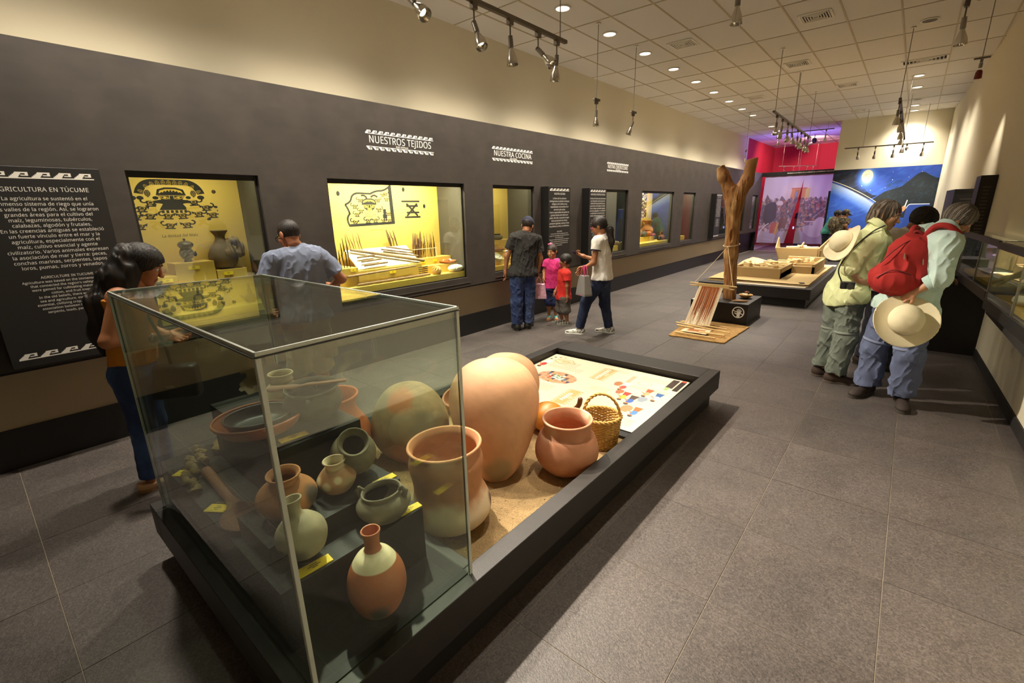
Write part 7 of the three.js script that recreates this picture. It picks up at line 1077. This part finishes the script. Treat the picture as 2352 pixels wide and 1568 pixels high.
// --- man in the blue T-shirt
{
  const J = { head: [-.01, 1.555, -.06], neck: [.012, 1.46, -.085], chest: [.02, 1.28, -.075], hip: [.03, .95, -.08], sl: [-.02, 1.375, .1], el: [-.03, 1.13, .2], wl: [-.16, .95, .13], hl: [-.24, .9, .06], sr: [.09, 1.365, -.25], er: [.15, 1.18, -.38], wr: [-.02, 1.1, -.37], hr: [-.11, 1.09, -.34], pl: [.03, .9, -.0], kl: [.012, .47, .022], al: [-.01, .08, .029], tl: [-.16, 0, .05], pr: [.049, .89, -.16], kr: [.043, .47, -.147], ar: [.02, .08, -.15], tr: [-.12, 0, -.2] };
  const P = person('man with glasses in a blue-grey T-shirt and khaki shorts at the second window', [-3.83, 0, -1.72], J, { skin: 0xa86f50, look: [0.4, -1.35, 0.05], noFace: true, w: 1.06, handl: { palm: [0.3, 0.2, -0.8] }, handr: { palm: [-0.2, 0, 0.9] } });
  shirt(P, J, { w: 1.06, hem: [0, 0.87, 0], sleeves: [sleeve(J, 'l', 0.72, 0.078, 0.074), sleeve(J, 'r', 0.72, 0.078, 0.076)], drop: 0.06, fold: 0.014, fr: 11, paint: (g) => weave(g, 0x767f96, 0.06) });
  trousers(P, J, { name: 'shorts', t: 0.08, r0: 0.112, r1: 0.1, r2: 0.1, fold: 0.016, fr: 12, paint: (g) => weave(g, 0x9d8c68, 0.08) });
  for (const [x, z] of [[0.14, 0.06], [0.16, -0.2]]) mesh('pocket', rbox(0.03, 0.16, 0.13, 0.012, x - 0.02, 0.6, z), std(0x96855f, 0.9), P);
  hairMesh(P, cap(-0.003, 0.05, 0.002), [-0.11, -0.1, -0.13], [0.11, 0.15, 0.1], 0x18120f, 0x2c211b);
  mesh('glasses', P.userData.put(mergeG([rod([0.08, 0.012, -0.015], [0.06, 0.012, 0.095], 0.003), rod([-0.08, 0.012, -0.015], [-0.06, 0.012, 0.095], 0.003), new THREE.TorusGeometry(0.022, 0.0025, 6, 18).translate(0.032, 0.006, 0.1), new THREE.TorusGeometry(0.022, 0.0025, 6, 18).translate(-0.032, 0.006, 0.1)])), std(0x15120f, 0.4), P);
  for (const a of ['l', 'r']) shoe(P, J, a, 1.08, std(0x3a332c, 0.7), std(0x2a2521, 0.8));
}
// --- woman with long black hair at the left
{
  const J = { head: [.045, 1.435, -.225], neck: [.03, 1.335, -.16], chest: [.03, 1.17, -.135], hip: [.02, .85, -.075], sl: [.15, 1.27, -.05], el: [.17, 1.04, .045], wl: [.115, 1.01, -.16], hl: [.09, .985, -.24], sr: [-.11, 1.265, -.2], er: [-.16, 1.02, -.22], wr: [-.08, .97, -.3], hr: [-.05, .955, -.33], pl: [.09, .8, -.03], kl: [.083, .455, -.03], al: [.02, .07, -.009], tl: [.02, 0, -.13], pr: [-.06, .79, -.09], kr: [-.1, .43, -.12], ar: [-.14, .07, -.12], tr: [-.15, 0, -.25] };
  const P = person('woman with long black hair, orange top and jeans at the left edge', [-3.58, 0, -0.5], J, { skin: 0xa96f4a, look: [0.42, 2.72, 0], w: 0.9, limb: 0.94, handl: { palm: [-0.6, 0.6, 0], thumb: -1 }, handr: { palm: [0.7, 0.2, -0.3] } });
  G1(P, 'top', folds(cutAt(cutAt(torso(J, 0.92, 0.014), [0, 0.86, 0], [0, -1, 0]), [0, 1.27, 0], [0, 1, 0]), 0.007, 14), [J.sl, J.sr, J.hip, J.pl, J.pr], 0.16, 0.0095, CLOTH, (g) => weave(g, 0xc27a1e, 0.08));
  trousers(P, J, { t: 0.93, r0: 0.1, r1: 0.068, r2: 0.058, fold: 0.006, paint: (g) => denim(g, 0x22345e, 0x3f5a90) });
  hairMesh(P, cap(0.012, 0.045), [-0.12, -0.11, -0.14], [0.12, 0.16, 0.1], 0x0d0a09, 0x241a15);
  const lg = blend([capsule([.035, 1.49, -.165], [.035, 1.38, -.085], 0.085, 0.08), capsule([.035, 1.38, -.085], [.03, 1.24, -.005], 0.08, 0.075), capsule([.03, 1.24, -.005], [.02, 1.07, .04], 0.075, 0.062), capsule([.02, 1.07, .04], [.015, .93, .06], 0.06, 0.012), capsule([.1, 1.43, -.17], [.1, 1.3, -.1], 0.035, 0.035)], 0.05);
  G1(P, 'long_hair', (x, y, z) => lg(x, y, z) + 0.016 * (noise(x * 55 + 3 * noise(x * 6, y * 5, z * 6), y * 4, z * 55) - 0.5) + 0.02 * (noise(x * 12, y * 6, z * 12) - 0.5), [[.06, 1.52, -.2], [.2, .95, .1], [-.06, 1.2, 0]], 0.13, 0.0085, HAIR, (g) => paint(g, (k, x, y, z) => k.copy(C(0x0d0a09)).lerp(C(0x2a1f19), sstep(0.45, 0.85, noise(x * 50 + z * 40, y * 4, z * 50)))));
  for (const a of ['l', 'r']) shoe(P, J, a, 0.98, std(0xc9a27c, 0.6), std(0x9a7450, 0.8), { h: 0.05 });
  { const d = unit(sub(J.hl, J.wl)), g = new THREE.TorusGeometry(0.031, 0.005, 8, 24); g.applyQuaternion(new THREE.Quaternion().setFromUnitVectors(V(0, 0, 1), V(...d))).translate(...J.wl); mesh('bracelet', g, M.chrome, P); }
  const b = thing('shoulder_bag', 'black shoulder bag with a silver clasp at the hip of the long-haired woman', 'bag', [-3.42, 0.72, -0.72], 0.9); mesh('body', rbox(0.3, 0.22, 0.1, 0.03, 0, 0, 0), std(0x1d1a18, 0.5), b); mesh('clasp', rbox(0.05, 0.018, 0.008, 0.004, 0.0, -0.02, 0.054), M.chrome, b); b.updateMatrixWorld(); const wl = (x, y, z) => b.worldToLocal(V(x, y, z)).toArray(); mesh('strap', tube([wl(-3.43, 0.82, -0.73), wl(-3.425, 0.95, -0.72), wl(-3.43, 1.12, -0.68), wl(-3.475, 1.25, -0.66), wl(-3.53, 1.32, -0.62)], 0.01, 30, 6), std(0x1d1a18, 0.5), b);
}
// --- woman in the lime shirt
{
  const J = { head: [.165, 1.6, -.05], neck: [.085, 1.49, -.006], chest: [.055, 1.31, -.004], hip: [-.03, .93, .0], sl: [.06, 1.385, .165], el: [-.02, 1.15, .24], wl: [.05, 1.04, .175], hl: [.12, 1.01, .15], sr: [.13, 1.36, -.17], er: [.15, 1.12, -.15], wr: [.15, 1.03, -.0], hr: [.13, 1.01, .06], pl: [.02, .87, .085], kl: [.035, .47, .1], al: [-.0, .08, .085], tl: [.17, 0, .05], pr: [-.075, .87, -.08], kr: [-.095, .46, -.05], ar: [-.125, .1, -.06], tr: [.0, 0, -.08] };
  const P = person('grey-haired woman in a pale lime shirt bending over the showcase', [-0.34, 0, -5.44], J, { skin: 0xb98a68, look: [0.3, 1.35, 0], w: 1.0, handl: { palm: [0.3, -0.2, -0.9], curl: [0.7, 0.7, 0.7, 0.7, 0.4] }, handr: { palm: [0.2, 0, 0.9] }, browCol: 0x5d5348 });
  shirt(P, J, { w: 1.03, grow: 0.03, long: true, hem: [0, 0.8, 0], hemDir: [0.2, -1, 0], sleeves: [longSleeve(J, 'l', 0.12, 0.075, 0.066), longSleeve(J, 'r', 0.12, 0.075, 0.066)], drop: 0.12, fold: 0.019, fr: 9, neck: 0.3, paint: (g) => weave(g, 0xd6dca6, 0.04) }); collar(P, J, 0.072, 0xd6dca6);
  { const c = L3(J.el, J.wl, 0.1), d = sub(J.wl, J.el); G1(P, 'rolled_cuff', cutAt(cutAt(capsule(J.el, J.wl, 0.07, 0.064), L3(J.el, J.wl, 0.3), d), L3(J.el, J.wl, -0.05), d.map((v) => -v)), [c], 0.12, 0.008, CLOTH, (g) => weave(g, 0xc3c992, 0.04)); }
  trousers(P, J, { t: 0.93, r0: 0.112, r1: 0.09, r2: 0.085, fold: 0.022, fr: 10, paint: (g) => weave(g, 0x6a7268, 0.08) }); kneeZips(P, J, 0.096, 0x7d857a);
  hairMesh(P, (x, y, z) => { const a = Math.atan2(x, z); let d = smin(ell([0, 0.03, -0.03], [0.092, 0.105, 0.115])(x, y, z), ell([0, -0.05, -0.06], [0.088, 0.07, 0.075])(x, y, z), 0.04); d += 0.008 * Math.sin(a * 22 + y * 50 + 5 * noise(x * 22, y * 22, z * 22)); return Math.max(d, -ell([0, -0.04, 0.12], [0.09, 0.1, 0.1])(x, y, z)); }, [-0.13, -0.15, -0.17], [0.13, 0.16, 0.12], 0x4b4037, 0x8d8070);
  for (const a of ['l', 'r']) shoe(P, J, a, 1.08, std(0x3a2a20, 0.7), std(0x4f4338, 0.85), { h: 0.1 });
  // sun hat hung on her back
  const hat = (o, col, dent) => { const t = thing('sun_hat', o.label, 'hat', o.at); const f = (x, y, z) => { const r = Math.hypot(x, z), br = Math.abs(y - 0.02 - 0.05 * Math.pow(r / 0.18, 3) * (Math.cos(2 * Math.atan2(z, x)) * 0.6 + 0.2)) - 0.006; return Math.max(br, r - 0.178, 0.07 - r); };
    mesh('brim', weave(nets(f, [-0.2, -0.08, -0.2], [0.2, 0.14, 0.2], 0.006), col, 0.04), CLOTH, t);
    mesh('crown', weave(nets((x, y, z) => { let d = smin(ell([0, 0.06, 0], [0.092, 0.075, 0.1])(x, y, z), capsule([0, 0.015, 0], [0, 0.05, 0], 0.088, 0.09)(x, y, z), 0.02); d += 0.004 * (noise(x * 30, y * 40, z * 30) - 0.5) + (dent ? 0.006 * Math.exp(-(x * x + z * z) * 400) : 0); return Math.max(d, -(y - 0.012)); }, [-0.12, 0, -0.13], [0.12, 0.17, 0.13], 0.0065), col, 0.04), CLOTH, t);
    mesh('hat_band', new THREE.CylinderGeometry(0.093, 0.097, 0.018, 40, 1, true).scale(1, 1, 1.06).translate(0, 0.03, 0), std(0xb9ac8d, 0.9, { side: THREE.DoubleSide }), t); return t; };
  const h1 = hat({ label: 'cream sun hat hanging on the back of the woman in lime', at: [-0.42, 1.36, -5.2] }, 0xd9ceac); h1.rotation.set(0.75, 0, 0.75);
  const cam = thing('compact_camera', 'black compact camera hanging at the hip of the woman in lime', 'camera', [-0.35, 1.0, -5.15], 0.25); mesh('body', rbox(0.11, 0.068, 0.04, 0.01), std(0x161617, 0.4), cam); mesh('lens', cyl(0.03, 0.027, 0.045, 0, 0, 0, 24).rotateX(Math.PI / 2).translate(0.01, -0.004, 0.04), std(0x111112, 0.25), cam); mesh('strap', tube([[-0.05, 0.03, 0], [-0.09, 0.14, 0.02], [-0.02, 0.3, -0.02], [0.12, 0.47, -0.05], [0.22, 0.52, -0.14]], 0.006, 40, 6), std(0x131313, 0.6), cam);
  const h2 = hat({ label: 'cream wide-brimmed sun hat held behind the back of the man with the red backpack', at: [0.085, 0.78, -4.86] }, 0xdcd2b0, true); h2.rotation.set(1.15, 0.1, -0.18); h2.scale.setScalar(1.22);
}
// --- man with the red backpack
{
  const J = { head: [.225, 1.565, -.06], neck: [.15, 1.48, .0], chest: [.11, 1.3, .0], hip: [.02, .9, 0], sl: [.185, 1.39, .19], el: [.19, 1.14, .265], wl: [.05, 1.015, .245], hl: [-.02, .95, .235], sr: [.03, 1.42, -.19], er: [-.01, 1.15, -.18], wr: [-.06, 1.02, -.01], hr: [-.08, .96, .1], pl: [.085, .83, .1], kl: [.105, .47, .12], al: [.125, .08, .082], tl: [.14, 0, .24], pr: [-.06, .83, -.08], kr: [-.13, .46, -.065], ar: [-.13, .08, -.06], tr: [-.19, 0, .08] };
  const P = person('grey-haired man in a mint shirt with a red backpack, bending over the showcase', [0.06, 0, -5.15], J, { skin: 0xb98868, look: [0.6, 1.75, 0.1], w: 1.08, browCol: 0x6d6358, noFace: false, handl: { palm: [0.2, -0.5, -0.8], curl: [0.55, 0.55, 0.55, 0.5, 0.4] }, handr: { palm: [0.3, 0, 0.9], curl: [0.8, 0.8, 0.8, 0.8, 0.4] } });
  shirt(P, J, { w: 1.08, grow: 0.032, long: true, hem: [0, 0.78, 0], hemDir: [-0.25, -1, 0], sleeves: [longSleeve(J, 'l', 0.3, 0.082, 0.068), longSleeve(J, 'r', 0.3, 0.082, 0.068)], drop: 0.13, fold: 0.021, fr: 8.5, neck: 0.35, paint: (g) => weave(g, 0xb9d0c9, 0.04) }); collar(P, J, 0.078, 0xb9d0c9);
  { const d = sub(J.wl, J.el); G1(P, 'rolled_cuff', cutAt(cutAt(capsule(J.el, J.wl, 0.074, 0.066), L3(J.el, J.wl, 0.5), d), L3(J.el, J.wl, 0.22), d.map((v) => -v)), [L3(J.el, J.wl, 0.35)], 0.11, 0.0075, CLOTH, (g) => weave(g, 0xaac4bd, 0.04)); }
  trousers(P, J, { t: 0.95, r0: 0.118, r1: 0.1, r2: 0.098, fold: 0.024, fr: 9, paint: (g) => weave(g, 0x59627f, 0.09) }); kneeZips(P, J, 0.107, 0x77809c);
  hairMesh(P, cap(0.008, 0.05, 0.007), [-0.12, -0.1, -0.15], [0.12, 0.16, 0.11], 0x544c44, 0x8f867a);
  for (const a of ['l', 'r']) shoe(P, J, a, 1.2, std(0x2c211b, 0.75), std(0x3d3731, 0.85), { h: 0.1 });
  const bp = thing('red_backpack', 'dark red backpack on the back of the man in the mint shirt', 'backpack', [0.0, 1.22, -4.98]);
  const f0 = blend([ell([-0.02, -0.11, 0.0], [0.19, 0.14, 0.13]), ell([0.03, 0.06, -0.03], [0.15, 0.17, 0.1]), ell([0.06, 0.17, -0.06], [0.09, 0.08, 0.07])], 0.08);
  const bag = (x, y, z) => f0(x, y, z) + 0.026 * (Math.abs(noise(x * 12 + 4, y * 7 + x * 5, z * 12) - 0.5) * 2 - 0.5) + 0.008 * (noise(x * 28, y * 20, z * 28) - 0.5);
  const RED = 0x9c1f1c; mesh('sack', weave(nets(bag, [-0.26, -0.3, -0.2], [0.24, 0.3, 0.2], 0.0085), RED, 0.06), CLOTH, bp);
  mesh('front_pocket', weave(nets((x, y, z) => ell([-0.035, -0.12, 0.08], [0.135, 0.095, 0.075])(x, y, z) + 0.012 * (Math.abs(noise(x * 14, y * 9, z * 14) - 0.5) * 2 - 0.5), [-0.2, -0.25, -0.02], [0.14, 0.0, 0.19], 0.0075), RED, 0.06), CLOTH, bp);
  mesh('zip', [tube([[-0.14, 0.02, 0.09], [-0.06, 0.13, 0.08], [0.03, 0.2, 0.04], [0.1, 0.16, 0.04]], 0.0045, 30, 6), tube([[-0.15, -0.1, 0.13], [-0.05, -0.03, 0.14], [0.07, -0.06, 0.13]], 0.0045, 26, 6)], std(0x5d1212, 0.6), bp);
  for (const p of [[0.0, 0.1, 0.09], [0.12, 0.06, 0.06]]) mesh('zip_puller', rod(p, [p[0] + 0.006, p[1] - 0.045, p[2] + 0.008], 0.004), M.chrome, bp);
  mesh('grab_handle', tube([[0.02, 0.23, -0.03], [0.05, 0.27, -0.02], [0.1, 0.24, -0.02]], 0.011, 20, 7), std(0x7d1716, 0.8), bp);
  for (const pts of [[[0.1, 0.22, -0.03], [0.16, 0.31, 0.0], [0.23, 0.31, 0.02], [0.3, 0.25, 0.0]], [[0.02, 0.22, -0.08], [0.03, 0.29, -0.16], [0.06, 0.27, -0.26]]]) mesh('shoulder_strap', tube(pts, 0.024, 28, 8).scale(1, 1, 1), std(0x9c1f1c, 0.85), bp);
}
// --- man hidden behind the two, and far visitors
{
  const J = { head: [.1, 1.53, -.001], neck: [.03, 1.43, 0], chest: [-.08, 1.27, 0.04], hip: [-.1, .9, 0.02], sl: [-.15, 1.37, .17], el: [.03, 1.08, .16], wl: [.2, .98, .1], hl: [.27, .97, .1], sr: [.06, 1.34, -.16], er: [.18, 1.1, -.12], wr: [.34, 1.02, -.1], hr: [.4, 1.0, -.1], pl: [-.013, .84, .08], kl: [.07, .45, .07], al: [.1, .08, .05], tl: [.24, 0, .06], pr: [-.1, .84, -.08], kr: [-.12, .45, -.06], ar: [-.15, .08, -.06], tr: [0, 0, -.04] };
  const P = person('black-haired man in a white shirt, mostly hidden behind the two bending visitors', [-0.02, 0, -6.12], J, { skin: 0x8f5f42, look: [0.7, 1.9, 0], noFace: true, handl: { palm: [0, -1, 0] }, handr: { palm: [0, -1, 0] } });
  shirt(P, J, { hem: [0, 0.85, 0], grow: 0.026, sleeves: [sleeve(J, 'l', 0.75, 0.078, 0.072), sleeve(J, 'r', 0.75, 0.078, 0.072)], fold: 0.01, paint: (g) => weave(g, 0xe2dcd4, 0.03) });
  trousers(P, J, { t: 0.95, r0: 0.105, r1: 0.08, r2: 0.075, paint: (g) => weave(g, 0x20222c, 0.08) });
  hairMesh(P, cap(0.012, 0.045, 0.008), [-0.12, -0.1, -0.15], [0.12, 0.16, 0.11], 0x100d0c, 0x2a221d);
  for (const a of ['l', 'r']) shoe(P, J, a, 1.1, std(0x2a1f1a, 0.6), std(0x1f1a17, 0.8));
}
function farPerson(label, base, turn, o) {
  const J = { head: [0, 1.52 - (o.bow ?? 0), (o.lean ?? 0) * 1.1], neck: [0, 1.4 - (o.bow ?? 0), o.lean ?? 0], chest: [0, 1.22, (o.lean ?? 0) * 0.6], hip: [0, .9, 0], sl: [.17, 1.34 - (o.bow ?? 0), (o.lean ?? 0) * 0.85], el: [.22, 1.08, .05], wl: [.2, .88, .18], hl: [.19, .8, .22], sr: [-.17, 1.34 - (o.bow ?? 0), (o.lean ?? 0) * 0.85], er: [-.22, 1.08, .05], wr: [-.2, .88, .18], hr: [-.19, .8, .22], pl: [.08, .84, 0], kl: [.09, .46, .04], al: [.09, .08, 0], tl: [.1, 0, .15], pr: [-.08, .84, 0], kr: [-.09, .46, .02], ar: [-.09, .08, -.05], tr: [-.1, 0, .1] };
  const P = person(label, base, J, { skin: 0x8f6144, look: [0.4, 0, 0], noFace: true, handl: { palm: [-1, 0, 0] }, handr: { palm: [1, 0, 0] } }); P.rotation.y = turn;
  shirt(P, J, { hem: [0, 0.82, 0], sleeves: [sleeve(J, 'l', 0.6, 0.07, 0.07), sleeve(J, 'r', 0.6, 0.07, 0.07)], cell: 0.013, paint: o.shirt });
  trousers(P, J, { t: 0.95, r0: 0.105, r1: 0.08, r2: 0.072, cell: 0.013, paint: (g) => weave(g, o.legs, 0.1) });
  hairMesh(P, cap(0.008, 0.05), [-0.12, -0.1, -0.15], [0.12, 0.16, 0.11], 0x17120f, 0x2c241e);
  for (const a of ['l', 'r']) shoe(P, J, a, 1.1, std(o.shoes, 0.7), std(0xd0ccc4, 0.8));
  return P;
}
{
  const camo = (g) => paint(g, (k, x, y, z) => k.copy(C([0x6d5f48, 0x3d3628, 0x8d7f62, 0x2a251d][Math.floor(fbm(x * 16, y * 16, z * 16) * 7.9) % 4])));
  const A = farPerson('far visitor in camouflage jacket and cap bending before the blue mural', [-1.62, 0, -16.9], 2.3, { shirt: camo, legs: 0x1d1f26, shoes: 0x2a2420, bow: 0.12, lean: 0.14 });
  mesh('cap', A.userData.put(camo(nets((x, y, z) => smin(Math.max(ell([0, 0.055, -0.01], [0.092, 0.09, 0.108])(x, y, z), -(y - 0.035)), Math.max(ell([0, 0.036, 0.11], [0.078, 0.009, 0.08])(x, y, z), -(z - 0.06)), 0.012), [-0.11, 0, -0.13], [0.11, 0.16, 0.21], 0.009))), CLOTH, A);
  mesh('backpack', camo(nets(ell([0, 0, 0], [0.16, 0.22, 0.11]), [-0.2, -0.26, -0.15], [0.2, 0.26, 0.15], 0.015)).translate(0, 1.12, -0.16), CLOTH, A);
  farPerson('far visitor in a teal shirt bent low before the blue mural', [-1.95, 0, -17.4], 1.6, { shirt: (g) => weave(g, 0x3f8a7d, 0.06), legs: 0x1c2030, shoes: 0x2a2420, bow: 0.14, lean: 0.2 });
  farPerson('visitor in dark clothes slipping through the slit of the painted curtain', [-3.15, 0, -20.75], 0.3, { shirt: (g) => weave(g, 0x2a2740, 0.06), legs: 0x24345e, shoes: 0xd6d2d8 });
  single('phone_light', 'small glowing phone light in the hand of the visitor behind the curtain', 'phone', rbox(0.05, 0.09, 0.012, 0.004), std(0x222244, 0.4, { emissive: 0x9fb4ff, emissiveIntensity: 1.5 }), [-3.36, 0.86, -20.48]);
}
renderer.render(scene, camera);
